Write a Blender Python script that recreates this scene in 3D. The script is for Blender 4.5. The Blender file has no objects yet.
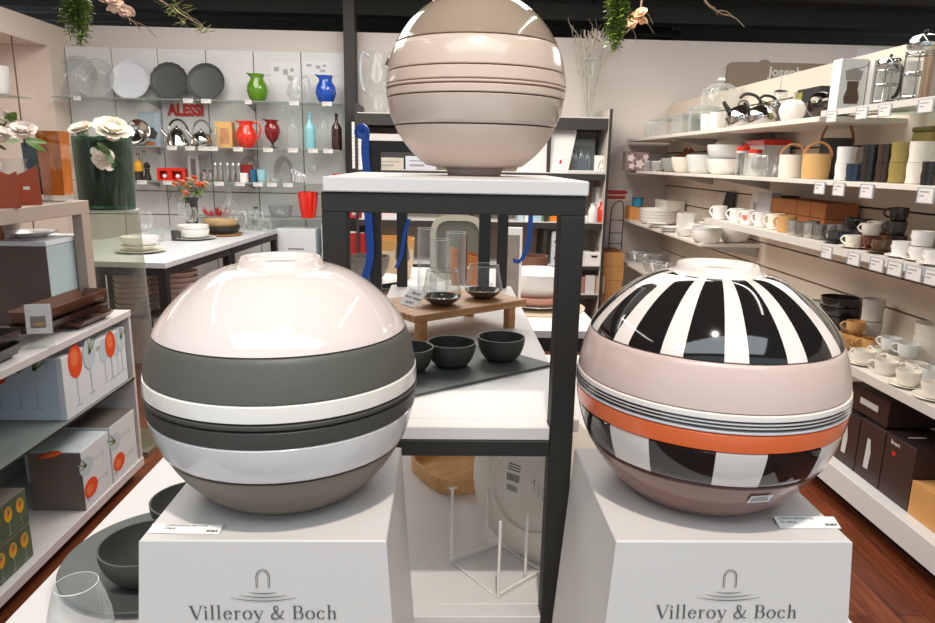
import bpy, math, random
from mathutils import Vector, Matrix, Euler
random.seed(7)
PI = math.pi
sc = bpy.context.scene
COL = sc.collection

# ------------------------------------------------------------------ camera
FPX, CAMH = 680.0, 1.45
_Y = Vector((-20.5, 150.5, -680.0)).normalized()
_r = 0.020
_Z = Vector((_r, 1.0, (-20.5*_r + 150.5)/680.0)).normalized()
_X = _Y.cross(_Z).normalized()
ROT = Matrix((_X, _Y, _Z))               # camera space -> world
CAMP = Vector((0, 0, CAMH))
cd = bpy.data.cameras.new('camera')
cd.sensor_width = 36.0
cd.lens = FPX/935.0*36.0
cd.clip_start = 0.02
cd.clip_end = 60
cam = bpy.data.objects.new('camera', cd)
COL.objects.link(cam)
cam.matrix_world = Matrix.Translation(CAMP) @ ROT.to_4x4()
sc.camera = cam

def ray(px, py): return ROT @ Vector((px-467.5, -(py-311.5), -FPX))
def ax(px, py, x): d = ray(px, py); return CAMP + d*(x/d.x)
def ay(px, py, y): d = ray(px, py); return CAMP + d*(y/d.y)
def az(px, py, z): d = ray(px, py); return CAMP + d*((z-CAMH)/d.z)
def pj(p):
    c = ROT.transposed() @ (Vector(p)-CAMP)
    return 467.5 + FPX*c.x/-c.z, 311.5 - FPX*c.y/-c.z
def ypx(px, x, z):
    """depth along a wall-side shelf (fixed x, z) that is seen at column px"""
    lo, hi = 0.6, 14.0
    s = 1 if x > 0 else -1
    for _ in range(50):
        m = (lo+hi)/2
        if (pj((x, m, z))[0]-px)*s > 0: lo = m
        else: hi = m
    return (lo+hi)/2
def xpx(px, y, z):
    lo, hi = -6.0, 6.0
    for _ in range(50):
        m = (lo+hi)/2
        if pj((m, y, z))[0] < px: lo = m
        else: hi = m
    return (lo+hi)/2

# ------------------------------------------------------------------ materials
def lin(c):
    c = c/255.0
    return c/12.92 if c <= 0.04045 else ((c+0.055)/1.055)**2.4
def rgb(c): return (lin(c[0]), lin(c[1]), lin(c[2]), 1.0)
_M = {}
def M(key, col=(200,200,200), rough=0.5, metal=0.0, coat=0.0, noise=0.0, nscale=20.0, stretch=None, bump=0.0, emit=0.0):
    if key in _M: return _M[key]
    m = bpy.data.materials.new(key); m.use_nodes = True
    nt = m.node_tree; b = nt.nodes['Principled BSDF']
    b.inputs['Base Color'].default_value = rgb(col)
    b.inputs['Roughness'].default_value = rough
    b.inputs['Metallic'].default_value = metal
    b.inputs['Coat Weight'].default_value = coat
    b.inputs['Coat Roughness'].default_value = 0.04
    if emit:
        b.inputs['Emission Color'].default_value = rgb(col); b.inputs['Emission Strength'].default_value = emit
    if noise or bump:
        tc = nt.nodes.new('ShaderNodeTexCoord')
        mp = nt.nodes.new('ShaderNodeMapping')
        if stretch: mp.inputs['Scale'].default_value = stretch
        nz = nt.nodes.new('ShaderNodeTexNoise'); nz.inputs['Scale'].default_value = nscale; nz.inputs['Detail'].default_value = 5
        nt.links.new(tc.outputs['Object'], mp.inputs['Vector']); nt.links.new(mp.outputs['Vector'], nz.inputs['Vector'])
        if noise:
            mx = nt.nodes.new('ShaderNodeMix'); mx.data_type = 'RGBA'
            k = 1.0-noise
            mx.inputs[6].default_value = rgb((col[0]*k, col[1]*k, col[2]*k))
            k = 1.0+noise*0.6
            mx.inputs[7].default_value = rgb((min(255,col[0]*k), min(255,col[1]*k), min(255,col[2]*k)))
            nt.links.new(nz.outputs['Fac'], mx.inputs[0]); nt.links.new(mx.outputs[2], b.inputs['Base Color'])
        if bump:
            bp = nt.nodes.new('ShaderNodeBump'); bp.inputs['Strength'].default_value = bump; bp.inputs['Distance'].default_value = 0.01
            nt.links.new(nz.outputs['Fac'], bp.inputs['Height']); nt.links.new(bp.outputs['Normal'], b.inputs['Normal'])
    _M[key] = m
    return m
def G(key, tint=(235,240,240), refl=0.10, edge=0.5, dens=1.0):
    """thin clear or tinted glass: see-through with fresnel-like reflections that grow at the rim, partly painted as pale diffuse"""
    if key in _M: return _M[key]
    m = bpy.data.materials.new(key); m.use_nodes = True
    nt = m.node_tree; nt.nodes.clear()
    out = nt.nodes.new('ShaderNodeOutputMaterial')
    tr = nt.nodes.new('ShaderNodeBsdfTransparent')
    gl = nt.nodes.new('ShaderNodeBsdfGlossy'); gl.inputs['Roughness'].default_value = 0.03
    gl.inputs['Color'].default_value = (0.95,0.97,0.97,1)
    lw = nt.nodes.new('ShaderNodeLayerWeight'); lw.inputs['Blend'].default_value = 0.35
    ra = nt.nodes.new('ShaderNodeMapRange')
    ra.inputs[1].default_value = 0.0; ra.inputs[2].default_value = 1.0; ra.inputs[3].default_value = refl; ra.inputs[4].default_value = edge
    mt = nt.nodes.new('ShaderNodeMix'); mt.data_type = 'RGBA'
    c = rgb(tint)
    mt.inputs[6].default_value = c
    mt.inputs[7].default_value = (c[0]**1.4*0.92, c[1]**1.4*0.92, c[2]**1.4*0.92, 1)
    nt.links.new(lw.outputs['Facing'], mt.inputs[0]); nt.links.new(mt.outputs[2], tr.inputs['Color'])
    mx = nt.nodes.new('ShaderNodeMixShader')
    nt.links.new(lw.outputs['Facing'], ra.inputs[0]); nt.links.new(ra.outputs[0], mx.inputs[0])
    df = nt.nodes.new('ShaderNodeBsdfDiffuse'); df.inputs['Color'].default_value = (min(.95,c[0]*0.5+0.45), min(.95,c[1]*0.5+0.45), min(.95,c[2]*0.5+0.45), 1)  # pale diffuse colour stands in for bright reflections
    gm = nt.nodes.new('ShaderNodeMixShader'); gm.inputs[0].default_value = 0.65
    nt.links.new(gl.outputs[0], gm.inputs[1]); nt.links.new(df.outputs[0], gm.inputs[2])
    nt.links.new(tr.outputs[0], mx.inputs[1]); nt.links.new(gm.outputs[0], mx.inputs[2])
    nt.links.new(mx.outputs[0], out.inputs['Surface'])
    _M[key] = m
    return m
def wood(key, c1, c2, rough=0.5, scale=6.0, stretch=(1,8,8)):
    if key in _M: return _M[key]
    m = bpy.data.materials.new(key); m.use_nodes = True
    nt = m.node_tree; b = nt.nodes['Principled BSDF']; b.inputs['Roughness'].default_value = rough
    tc = nt.nodes.new('ShaderNodeTexCoord'); mp = nt.nodes.new('ShaderNodeMapping'); mp.inputs['Scale'].default_value = stretch
    nz = nt.nodes.new('ShaderNodeTexNoise'); nz.inputs['Scale'].default_value = scale; nz.inputs['Detail'].default_value = 8; nz.inputs['Distortion'].default_value = 0.6
    cr = nt.nodes.new('ShaderNodeValToRGB')
    cr.color_ramp.elements[0].position = 0.3; cr.color_ramp.elements[0].color = rgb(c1)
    cr.color_ramp.elements[1].position = 0.7; cr.color_ramp.elements[1].color = rgb(c2)
    nt.links.new(tc.outputs['Object'], mp.inputs['Vector']); nt.links.new(mp.outputs['Vector'], nz.inputs['Vector'])
    nt.links.new(nz.outputs['Fac'], cr.inputs['Fac']); nt.links.new(cr.outputs['Color'], b.inputs['Base Color'])
    _M[key] = m
    return m

# ------------------------------------------------------------------ mesh builder
class MB:
    def __init__(s): s.v=[]; s.f=[]; s.mi=[]; s.sm=[]; s.m=0
    def add(s, vs, fs, smooth=True, mats=None):
        o=len(s.v); s.v += [Vector(v) for v in vs]
        for i,f in enumerate(fs):
            s.f.append([o+k for k in f]); s.sm.append(smooth); s.mi.append(mats[i] if mats else s.m)
        return s
    def mark(s): return len(s.v)
    def xf(s, start, mat):
        for i in range(start, len(s.v)): s.v[i] = mat @ s.v[i]
        return s
    def bx(s, x0,x1,y0,y1,z0,z1, c=0.0):
        """box; c chamfers all twelve edges"""
        if c <= 0:
            v=[(x,y,z) for z in (z0,z1) for y in (y0,y1) for x in (x0,x1)]
            return s.add(v,[(0,2,3,1),(4,5,7,6),(0,1,5,4),(2,6,7,3),(0,4,6,2),(1,3,7,5)],False)
        X=(x0,x1);Y=(y0,y1);Z=(z0,z1); v=[]; idx={}
        for i in (0,1):
            for j in (0,1):
                for k in (0,1):
                    sx=c*(1-2*i);sy=c*(1-2*j);sz=c*(1-2*k)
                    idx[i,j,k,0]=len(v);v.append((X[i],Y[j]+sy,Z[k]+sz))
                    idx[i,j,k,1]=len(v);v.append((X[i]+sx,Y[j],Z[k]+sz))
                    idx[i,j,k,2]=len(v);v.append((X[i]+sx,Y[j]+sy,Z[k]))
        I=idx;f=[]
        f+= [(I[0,0,0,0],I[0,0,1,0],I[0,1,1,0],I[0,1,0,0]),(I[1,0,0,0],I[1,1,0,0],I[1,1,1,0],I[1,0,1,0])]
        f+= [(I[0,0,0,1],I[1,0,0,1],I[1,0,1,1],I[0,0,1,1]),(I[0,1,0,1],I[0,1,1,1],I[1,1,1,1],I[1,1,0,1])]
        f+= [(I[0,0,0,2],I[0,1,0,2],I[1,1,0,2],I[1,0,0,2]),(I[0,0,1,2],I[1,0,1,2],I[1,1,1,2],I[0,1,1,2])]
        for k in (0,1):
            for j in (0,1): f.append((I[0,j,k,1],I[1,j,k,1],I[1,j,k,2],I[0,j,k,2]))
            for i in (0,1): f.append((I[i,0,k,0],I[i,1,k,0],I[i,1,k,2],I[i,0,k,2]))
        for i in (0,1):
            for j in (0,1): f.append((I[i,j,0,0],I[i,j,1,0],I[i,j,1,1],I[i,j,0,1]))
        for i in (0,1):
            for j in (0,1):
                for k in (0,1): f.append((I[i,j,k,0],I[i,j,k,1],I[i,j,k,2]))
        return s.add(v,f,False)
    def lathe(s, prof, seg=32, o=(0,0,0), matf=None, sx=1.0, sy=1.0):
        ox,oy,oz=o; v=[]; rows=[]
        for r,z in prof:
            if r<1e-6: rows.append([len(v)]); v.append((ox,oy,oz+z))
            else:
                rows.append(list(range(len(v),len(v)+seg)))
                v += [(ox+sx*r*math.cos(2*PI*i/seg), oy+sy*r*math.sin(2*PI*i/seg), oz+z) for i in range(seg)]
        f=[]; mm=[]
        for j in range(len(rows)-1):
            a,b=rows[j],rows[j+1]
            for i in range(seg):
                i2=(i+1)%seg
                if len(a)==1 and len(b)==1: continue
                if len(a)==1: f.append((a[0],b[i2],b[i]))
                elif len(b)==1: f.append((a[i],a[i2],b[0]))
                else: f.append((a[i],a[i2],b[i2],b[i]))
                mm.append(matf(j,i) if matf else s.m)
        return s.add(v,f,True,mm)
    def tube(s, pts, r, seg=8, closed=False, caps=True, flat=1.0):
        pts=[Vector(p) for p in pts]; n=len(pts)
        rs=[r]*n if not isinstance(r,(list,tuple)) else r
        tan=[]
        for i in range(n):
            a=pts[(i-1)%n] if (closed or i>0) else pts[i]; b=pts[(i+1)%n] if (closed or i<n-1) else pts[i]
            t=(b-a); tan.append(t.normalized() if t.length>1e-9 else Vector((0,0,1)))
        u=tan[0].orthogonal().normalized()
        v=[]
        for i in range(n):
            u=(u-tan[i]*u.dot(tan[i])); u=u.normalized() if u.length>1e-6 else tan[i].orthogonal().normalized()
            w=tan[i].cross(u)
            for k in range(seg):
                a=2*PI*k/seg; v.append(pts[i]+(u*math.cos(a)+w*math.sin(a)*flat)*rs[i])
        f=[]
        for i in range(n if closed else n-1):
            for k in range(seg):
                k2=(k+1)%seg; j=(i+1)%n
                f.append((i*seg+k,i*seg+k2,j*seg+k2,j*seg+k))
        if caps and not closed:
            f.append(tuple(range(seg-1,-1,-1))); f.append(tuple((n-1)*seg+k for k in range(seg)))
        return s.add(v,f,True)
    def prism(s, poly, z0, z1, smooth=False):
        n=len(poly); v=[(x,y,z0) for x,y in poly]+[(x,y,z1) for x,y in poly]
        f=[tuple(range(n-1,-1,-1)),tuple(range(n,2*n))]+[(i,(i+1)%n,n+(i+1)%n,n+i) for i in range(n)]
        return s.add(v,f,smooth)
    def ball(s, c, r, seg=12, sz=1.0, sx=1.0, sy=1.0):
        n=max(4,seg//2)
        return s.lathe([(r*math.sin(PI*i/n), -r*sz*math.cos(PI*i/n)) for i in range(n+1)], seg, c, None, sx, sy)
    def quad(s, a,b,c,d): return s.add([a,b,c,d],[(0,1,2,3)],False)
    def mesh(s, name, mats):
        me=bpy.data.meshes.new(name)
        me.from_pydata([tuple(v) for v in s.v],[],s.f)
        if not isinstance(mats,(list,tuple)): mats=[mats]
        for m in mats: me.materials.append(m)
        me.polygons.foreach_set('material_index', s.mi)
        me.polygons.foreach_set('use_smooth', s.sm)
        me.update()
        me.set_sharp_from_angle(angle=math.radians(42))
        return me

# ------------------------------------------------------------------ objects
_labels = {}
def put(name, me, parent=None, loc=None, rot=None):
    o=bpy.data.objects.new(name, me); COL.objects.link(o)
    if parent is not None: o.parent=parent
    if loc is not None: o.location=loc
    if rot is not None: o.rotation_euler=rot
    return o
def tag(o, label, cat, group=None, kind=None):
    if label:
        if label in _labels: print('DUP LABEL', label)
        _labels[label]=1; o['label']=label
    if cat: o['category']=cat
    if group: o['group']=group
    if kind: o['kind']=kind
    return o
def thing(name, label, cat, loc=(0,0,0), rz=0.0, group=None, rot=None):
    e=bpy.data.objects.new(name, None); COL.objects.link(e)
    e.empty_display_size=0.02
    e.location=loc; e.rotation_euler=rot if rot else (0,0,rz)
    return tag(e,label,cat,group)
def inst(name, label, cat, loc, parts, rz=0.0, group=None, rot=None, sc=None):
    """parts: [(part_name, mesh, [(sub_name, mesh)...])]; copies share their meshes"""
    if len(parts)==1 and not (len(parts[0])>2 and parts[0][2]):
        o=put(name, parts[0][1], None, loc, rot if rot else (0,0,rz)); tag(o,label,cat,group)
    else:
        o=thing(name,label,cat,loc,rz,group,rot)
        for p in parts:
            c=put(p[0],p[1],o)
            for q in (p[2] if len(p)>2 else ()): put(q[0],q[1],c)
    if sc: o.scale=(sc,sc,sc) if not isinstance(sc,tuple) else sc
    return o
def struct(name, mb, mats, kindname='structure', parent=None):
    o=put(name, mb.mesh(name,mats), parent)
    if parent is None: o['kind']='structure'
    return o
def text_mesh(s, size, mat, bold=0.0, extr=0.0004, shear=0.0, align='CENTER'):
    cu=bpy.data.curves.new('txt','FONT'); cu.body=s; cu.size=size; cu.extrude=extr; cu.offset=bold; cu.shear=shear
    cu.align_x=align; cu.align_y='CENTER'; cu.resolution_u=3
    ob=bpy.data.objects.new('txt',cu); COL.objects.link(ob)
    me=bpy.data.meshes.new_from_object(ob); bpy.data.objects.remove(ob); 
    me.materials.clear(); me.materials.append(mat)
    return me
FRONT=(PI/2,0,0); TO_R=(PI/2,0,PI/2); TO_L=(PI/2,0,-PI/2)
def vessel(outer, t=0.003, bottom=0.004):
    """closed thin-walled profile from an outer (r,z) profile given bottom to top"""
    o=[(0,outer[0][1])]+list(outer)
    inn=[]
    for i,(r,z) in enumerate(outer):
        inn.append((max(r-t,0.0005), max(z, outer[0][1]+bottom)))
    inn=inn[::-1]
    return o+inn+[(0,outer[0][1]+bottom)]
def arc(cx,cz,r,a0,a1,n=10,y=0.0,rz=None):
    rz=rz or r
    return [(cx+r*math.cos(a0+(a1-a0)*i/n), y, cz+rz*math.sin(a0+(a1-a0)*i/n)) for i in range(n+1)]
def smooth(pts,n=6):
    pts=[Vector(p) for p in pts]; out=[]
    for i in range(len(pts)-1):
        p0=pts[max(i-1,0)];p1=pts[i];p2=pts[i+1];p3=pts[min(i+2,len(pts)-1)]
        for k in range(n):
            t=k/n
            out.append(0.5*((2*p1)+(p2-p0)*t+(2*p0-5*p1+4*p2-p3)*t*t+(3*p1-p0-3*p2+p3)*t**3))
    out.append(pts[-1]); return out
_cache={}
def cached(fn):
    def w(*a,**k):
        key=(fn.__name__,)+tuple(repr(x) for x in a)+tuple(sorted((q,repr(z)) for q,z in k.items()))
        if key not in _cache: _cache[key]=fn(*a,**k)
        return _cache[key]
    return w
WORLD_S=0.82; KEY=115.0; TUBE=11.0; FILL=88.0; EXPO=0.0
# ------------------------------------------------------------------ palette
WHITE = M('white_laminate',(215,210,207),0.45)
PLINTH= M('plinth_paint',(214,208,203),0.5)
BLACKM= M('black_powder_coat',(31,29,25),0.6)
SHELFB= M('black_shelf_board',(52,50,46),0.5)
PORC  = M('white_porcelain',(238,234,229),0.15,coat=0.3)
CREAM = M('cream_glaze',(236,229,214),0.18,coat=0.3)
PALEB = M('pale_blue_glaze',(222,224,220),0.2,coat=0.3)
ANTH  = M('anthracite_stoneware',(66,68,62),0.6,noise=0.12,nscale=60)
SLATE = M('slate_grey_stoneware',(84,90,86),0.62,noise=0.10,nscale=40)
STEEL = M('polished_steel',(205,203,198),0.12,metal=1.0)
DSTEEL= M('dark_steel',(92,86,80),0.2,metal=1.0)
DARK  = M('dark_plastic',(40,38,36),0.4)
TAGW  = M('white_card',(240,238,234),0.6)
INK   = M('dark_grey_ink',(84,84,80),0.6)
INKF  = M('faint_grey_ink',(150,150,150),0.6)
KRAFT = M('kraft_card',(190,138,84),0.7,noise=0.06,nscale=30)
KRAFTD= M('brown_kraft_card',(150,88,50),0.7,noise=0.06,nscale=30)
REDG  = M('red_enamel',(226,44,26),0.2,coat=0.5)
ORANGE= M('orange_glaze',(236,112,60),0.25,coat=0.4)
CLEAR = G('clear_glass',(248,250,249),0.06,0.55)
PANE  = G('glass_shelf_pane',(240,246,243),0.04,0.35)
GREENG= G('green_glass',(104,150,30),0.08,0.5)
DGREEN= G('dark_green_glass',(120,176,136),0.06,0.35)
BLUEG = G('blue_glass',(30,88,190),0.08,0.5)
REDGL = G('ruby_glass',(170,26,32),0.10,0.5)
AQUA  = G('aqua_glass',(150,212,216),0.08,0.5)
BROWNG= G('brown_glass',(74,36,28),0.10,0.5)
AMBER = G('amber_glass',(214,112,46),0.08,0.45)
SMOKE = G('smoked_glass',(170,168,150),0.10,0.6)
OAK   = wood('oak_wood',(176,118,66),(208,156,98),0.5,5,(2,14,14))
ACACIA= wood('acacia_wood',(164,110,64),(208,156,104),0.5,5,(2,14,14))
BEECH = wood('bent_plywood',(196,142,86),(222,176,120),0.45,4,(2,16,16))
LEAF  = M('leaf_green',(92,128,44),0.5,noise=0.3,nscale=40)
LEAFD = M('dark_leaf_green',(64,88,40),0.5,noise=0.3,nscale=30)
PETAL = M('ivory_petal',(240,230,212),0.7,noise=0.05,nscale=30)
TWIG  = M('bare_twig',(150,126,100),0.7,noise=0.15)

# ------------------------------------------------------------------ makers (all return part lists, origin at the base)
@cached
def mk_cup(r,h,mat,foot=0.72,flare=0.0,handle=True,hs=1.0,t=0.0025,ha=0.0):
    m=MB(); m.lathe(vessel([(r*foot,0),(r*foot*1.12,h*0.04),(r*(0.92-flare),h*0.3),(r*(1.0-flare*0.5),h*0.7),(r,h)],t),28)
    p=[('body',m.mesh('cup_body',mat))]
    if handle:
        m=MB(); m.tube(smooth([(r*0.9,0,h*0.8),(r*1.25,0,h*0.86),(r*(1.35+0.25*hs),0,h*0.58),(r*1.25,0,h*0.3),(r*0.86,0,h*0.24)],5),h*0.055+0.0012,8)
        m.xf(0,Matrix.Rotation(ha,4,'Z')); p.append(('handle',m.mesh('cup_handle',mat)))
    return p
@cached
def mk_bowl(r,h,mat,foot=0.45,t=0.003,power=0.5,rib=0):
    pr=[(r*foot,0)]
    for i in range(1,9):
        u=i/8; pr.append((r*(foot+(1-foot)*math.sin(u*PI/2)**(power*2)),h*(1-math.cos(u*PI/2))**0.9 if power<1 else h*u))
    m=MB(); m.lathe(vessel(pr,t),40); return [('bowl',m.mesh('bowl',mat))]
@cached
def mk_plate(r,h,mat,well=0.62,t=0.003,seg=48):
    m=MB(); o=[(0,0),(r*well*0.9,0),(r*well,h*0.25),(r,h)]
    m.lathe(o+[(r-0.0015,h+t*0.6),(r*well*1.02,h*0.25+t),(r*well*0.86,t*0.9),(0,t*0.9)],seg)
    return [('plate',m.mesh('plate',mat))]
@cached
def mk_glasspart(prof,mat,seg=28,name='bowl'):
    m=MB(); m.lathe(list(prof),seg); return [(name,m.mesh(name,mat))]
@cached
def mk_wineglass(h,r,mat=CLEAR,red=None):
    b=h*0.5
    m=MB(); m.lathe([(0.0028,b),(r*0.6,b+h*0.06),(r,b+h*0.2),(r*0.93,b+h*0.34),(r*0.72,h)],24)
    s=MB(); s.lathe([(0,0.004),(0.0035,0.006),(0.0028,h*0.2),(0.0028,b)],12)
    f=MB(); f.lathe([(0,0),(r*0.86,0),(r*0.86,0.002),(r*0.3,0.004),(0,0.006)],24)
    return [('bowl',m.mesh('wine_bowl',mat)),('stem',s.mesh('wine_stem',mat)),('foot',f.mesh('wine_foot',mat))]
@cached
def mk_bottle(r,h,mat,stop=None,neck=0.28):
    m=MB(); m.lathe([(0,0.002),(r*0.95,0),(r,h*0.03),(r,h*0.55),(r*0.92,h*0.62),(r*neck*1.3,h*0.74),(r*neck,h*0.8),(r*neck,h*0.93),(r*neck*1.25,h*0.94),(r*neck*1.25,h*0.96),(0,h*0.96)],24)
    s=MB(); s.lathe([(0,h*0.95),(r*neck*0.9,h*0.95),(r*neck*1.05,h*0.97),(r*neck*0.8,h),(0,h)],16)
    return [('bottle',m.mesh('bottle',mat)),('stopper',s.mesh('stopper',stop or mat))]
@cached
def mk_pitcher(r,h,mat,hmat=None,side=1):
    m=MB(); a=m.mark()
    m.lathe([(0,0.002),(r*0.55,0),(r*0.8,h*0.12),(r,h*0.38),(r*0.92,h*0.6),(r*0.62,h*0.8),(r*0.62,h*0.88),(r*0.72,h)],28)
    for v in m.v:
        if v.z>h*0.9 and v.x*side<0 and abs(v.y)<r*0.32: v.x-=side*r*0.32; v.z+=h*0.03
    k=MB(); k.tube(smooth([(side*r*0.6,0,h*0.92),(side*r*1.1,0,h*0.98),(side*r*1.3,0,h*0.72),(side*r*1.15,0,h*0.45),(side*r*0.93,0,h*0.36)],6),h*0.03+0.001,8)
    return [('body',m.mesh('pitcher_body',mat)),('handle',k.mesh('pitcher_handle',hmat or mat))]
@cached
def mk_kettle(r,h,mat=STEEL,hmat=DARK,arch=1.0,kind=0):
    m=MB()
    if kind==0: m.lathe([(0,0),(r*0.92,0),(r,h*0.06),(r*0.86,h*0.34),(r*0.5,h*0.6),(r*0.3,h*0.66)],32)
    else: m.lathe([(0,0),(r*0.85,0),(r,h*0.1),(r*1.0,h*0.28),(r*0.8,h*0.45),(r*0.45,h*0.55),(r*0.3,h*0.57)],32)
    l=MB(); z=h*0.66 if kind==0 else h*0.57
    l.lathe([(0,z),(r*0.32,z),(r*0.3,z+h*0.02),(r*0.1,z+h*0.05),(0,z+h*0.05)],24)
    k=MB(); k.ball((0,0,z+h*0.08),h*0.045,12)
    s=MB(); s.tube([(-r*0.7,0,h*0.3),(-r*1.15,0,h*0.5),(-r*1.35,0,h*0.62)],[h*0.09,h*0.06,h*0.04],12)
    g=MB(); g.tube(arc(r*0.1,h*0.45,r*0.86,0.15,PI*0.8,14,0,h*0.55),h*0.04,8)
    w=MB(); w.tube(arc(r*0.1,h*0.45,r*0.86,PI*0.8,PI*1.02,6,0,h*0.55),h*0.016,6)
    return [('body',m.mesh('kettle_body',mat)),('lid',l.mesh('kettle_lid',mat),[('knob',k.mesh('kettle_knob',hmat))]),('spout',s.mesh('kettle_spout',mat)),('handle',g.mesh('kettle_handle',hmat)),('handle_bracket',w.mesh('kettle_bracket',mat))]
@cached
def mk_press(r,h):
    g=MB(); g.lathe([(0,h*0.06),(r*0.9,h*0.06),(r*0.94,h*0.1),(r*0.94,h*0.78)],28)
    f=MB()
    for k in range(4):
        a=PI/4+k*PI/2; f.tube([(r*1.15*math.cos(a),r*1.15*math.sin(a),0),(r*math.cos(a),r*math.sin(a),h*0.08),(r*math.cos(a),r*math.sin(a),h*0.72)],h*0.012,6)
    for z in (0.1,0.42,0.68): f.tube([(r*math.cos(2*PI*i/24),r*math.sin(2*PI*i/24),h*z) for i in range(24)],h*0.014,6,closed=True)
    l=MB(); l.lathe([(0,h*0.76),(r*1.02,h*0.76),(r*1.06,h*0.78),(r*1.06,h*0.84),(r*0.9,h*0.91),(r*0.4,h*0.945),(0,h*0.95)],28)
    k=MB(); k.lathe([(0,h*0.94),(r*0.07,h*0.94),(r*0.07,h*0.96)],10); k.ball((0,0,h*0.98),h*0.03,12)
    hd=MB(); hd.tube(smooth([(0,-r*1.0,h*0.74),(0,-r*1.7,h*0.7),(0,-r*1.85,h*0.45),(0,-r*1.5,h*0.22),(0,-r*1.0,h*0.16)],6),h*0.035,8)
    return [('carafe',g.mesh('press_glass',CLEAR)),('frame',f.mesh('press_frame',STEEL)),('lid',l.mesh('press_lid',STEEL),[('plunger_knob',k.mesh('press_knob',DARK))]),('handle',hd.mesh('press_handle',DARK))]
@cached
def mk_carton(w,d,h,mat,lidmat=None,flap=True):
    """closed carton w (x) d (y) h (z), centred on its base, a lid flap with a tucked seam"""
    m=MB(); m.bx(-w/2,w/2,-d/2,d/2,0,h-0.002,0.0012)
    l=MB(); l.bx(-w/2+0.001,w/2-0.001,-d/2+0.001,d/2-0.004,h-0.002,h,0.0006)
    return [('body',m.mesh('carton_body',mat)),('lid_flap',l.mesh('carton_flap',lidmat or mat))]
def ptag(name,label,loc,rot,w=0.06,h=0.03,group=None,lines=2,price=None):
    t=thing(name,label,'price tag',loc,0,group,rot)
    m=MB(); m.bx(-w/2,w/2,-h/2,h/2,-0.0006,0,0.0)
    put('card',m.mesh('tag_card',M('tag_paper',(224,220,214),0.6)),t)
    m=MB()
    for k in range(lines):
        ww=w*(0.36 if k==0 else 0.22); m.bx(-w*0.42,-w*0.42+ww*2*(0.9-0.2*k),h*(0.2-0.28*k),h*(0.2-0.28*k)+h*0.1,0,0.0003)
    put('printed_lines',m.mesh('tag_lines',INKF),t)
    return t
def peony(r=0.045, mat=PETAL, seed=1):
    rnd=random.Random(seed); m=MB()
    m.ball((0,0,r*0.5),r*0.5,10)
    for ring,(n,rr,op) in enumerate(((5,0.70,0.12),(7,0.92,0.36),(8,1.05,0.66),(8,1.08,1.0))):
        for k in range(n):
            a=2*PI*k/n+ring*0.5+rnd.uniform(-.15,.15); L=r*rr; W=r*rr*0.95
            rows=[]
            for i in range(5):
                u=i/4; ang=op*u*1.1
                px=L*math.sin(ang)*0.9*u+r*0.12; pz=L*(0.1+1.05*u*math.cos(ang*0.8))
                w=W*math.sin(PI*(0.18+0.66*u))*0.5
                rows.append([(px-0.25*w*abs(s)*1.0,w*s,pz+r*0.04*rnd.uniform(-1,1)) for s in (-1,-0.5,0,0.5,1)])
            vs=[Matrix.Rotation(a,4,'Z')@Vector(p) for row in rows for p in row]
            fs=[(i*5+j,i*5+j+1,(i+1)*5+j+1,(i+1)*5+j) for i in range(4) for j in range(4)]
            m.add(vs,fs,True)
    return m.mesh('peony_head',mat)
def leafblade(m, base, tip, w, n=5, up=Vector((0,0,1)), sag=0.0):
    base=Vector(base);tip=Vector(tip);d=tip-base;s=d.cross(up); s=s.normalized() if s.length>1e-6 else Vector((1,0,0))
    vs=[];fs=[]
    for i in range(n+1):
        u=i/n; c=base+d*u+Vector((0,0,-sag*u*u)); ww=w*math.sin(PI*min(0.98,0.06+0.92*u))**0.8*0.5
        vs += [c-s*ww, c+Vector((0,0,-ww*0.35)), c+s*ww]
    for i in range(n):
        a=i*3; fs += [(a,a+1,a+4,a+3),(a+1,a+2,a+5,a+4)]
    m.add(vs,fs,True)
def strokes(m, pts, ws, z0=0.0, z1=0.0004):
    """flat pen stroke through pts with widths ws, as a thin slab"""
    n=len(pts); P=[Vector((p[0],p[1])) for p in pts]
    if not isinstance(ws,(list,tuple)): ws=[ws]*n
    vs=[]
    for i in range(n):
        a=P[max(i-1,0)];b=P[min(i+1,n-1)];t=(b-a).normalized();q=Vector((-t.y,t.x))*ws[i]/2
        vs += [(P[i].x+q.x,P[i].y+q.y,z1),(P[i].x-q.x,P[i].y-q.y,z1)]
    m.add(vs,[(2*i,2*i+1,2*i+3,2*i+2) for i in range(n-1)],False)
def serif_line(m, x, y, w=0.2, t=0.028):
    strokes(m,[(x-w/2,y),(x+w/2,y)],t)
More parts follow.
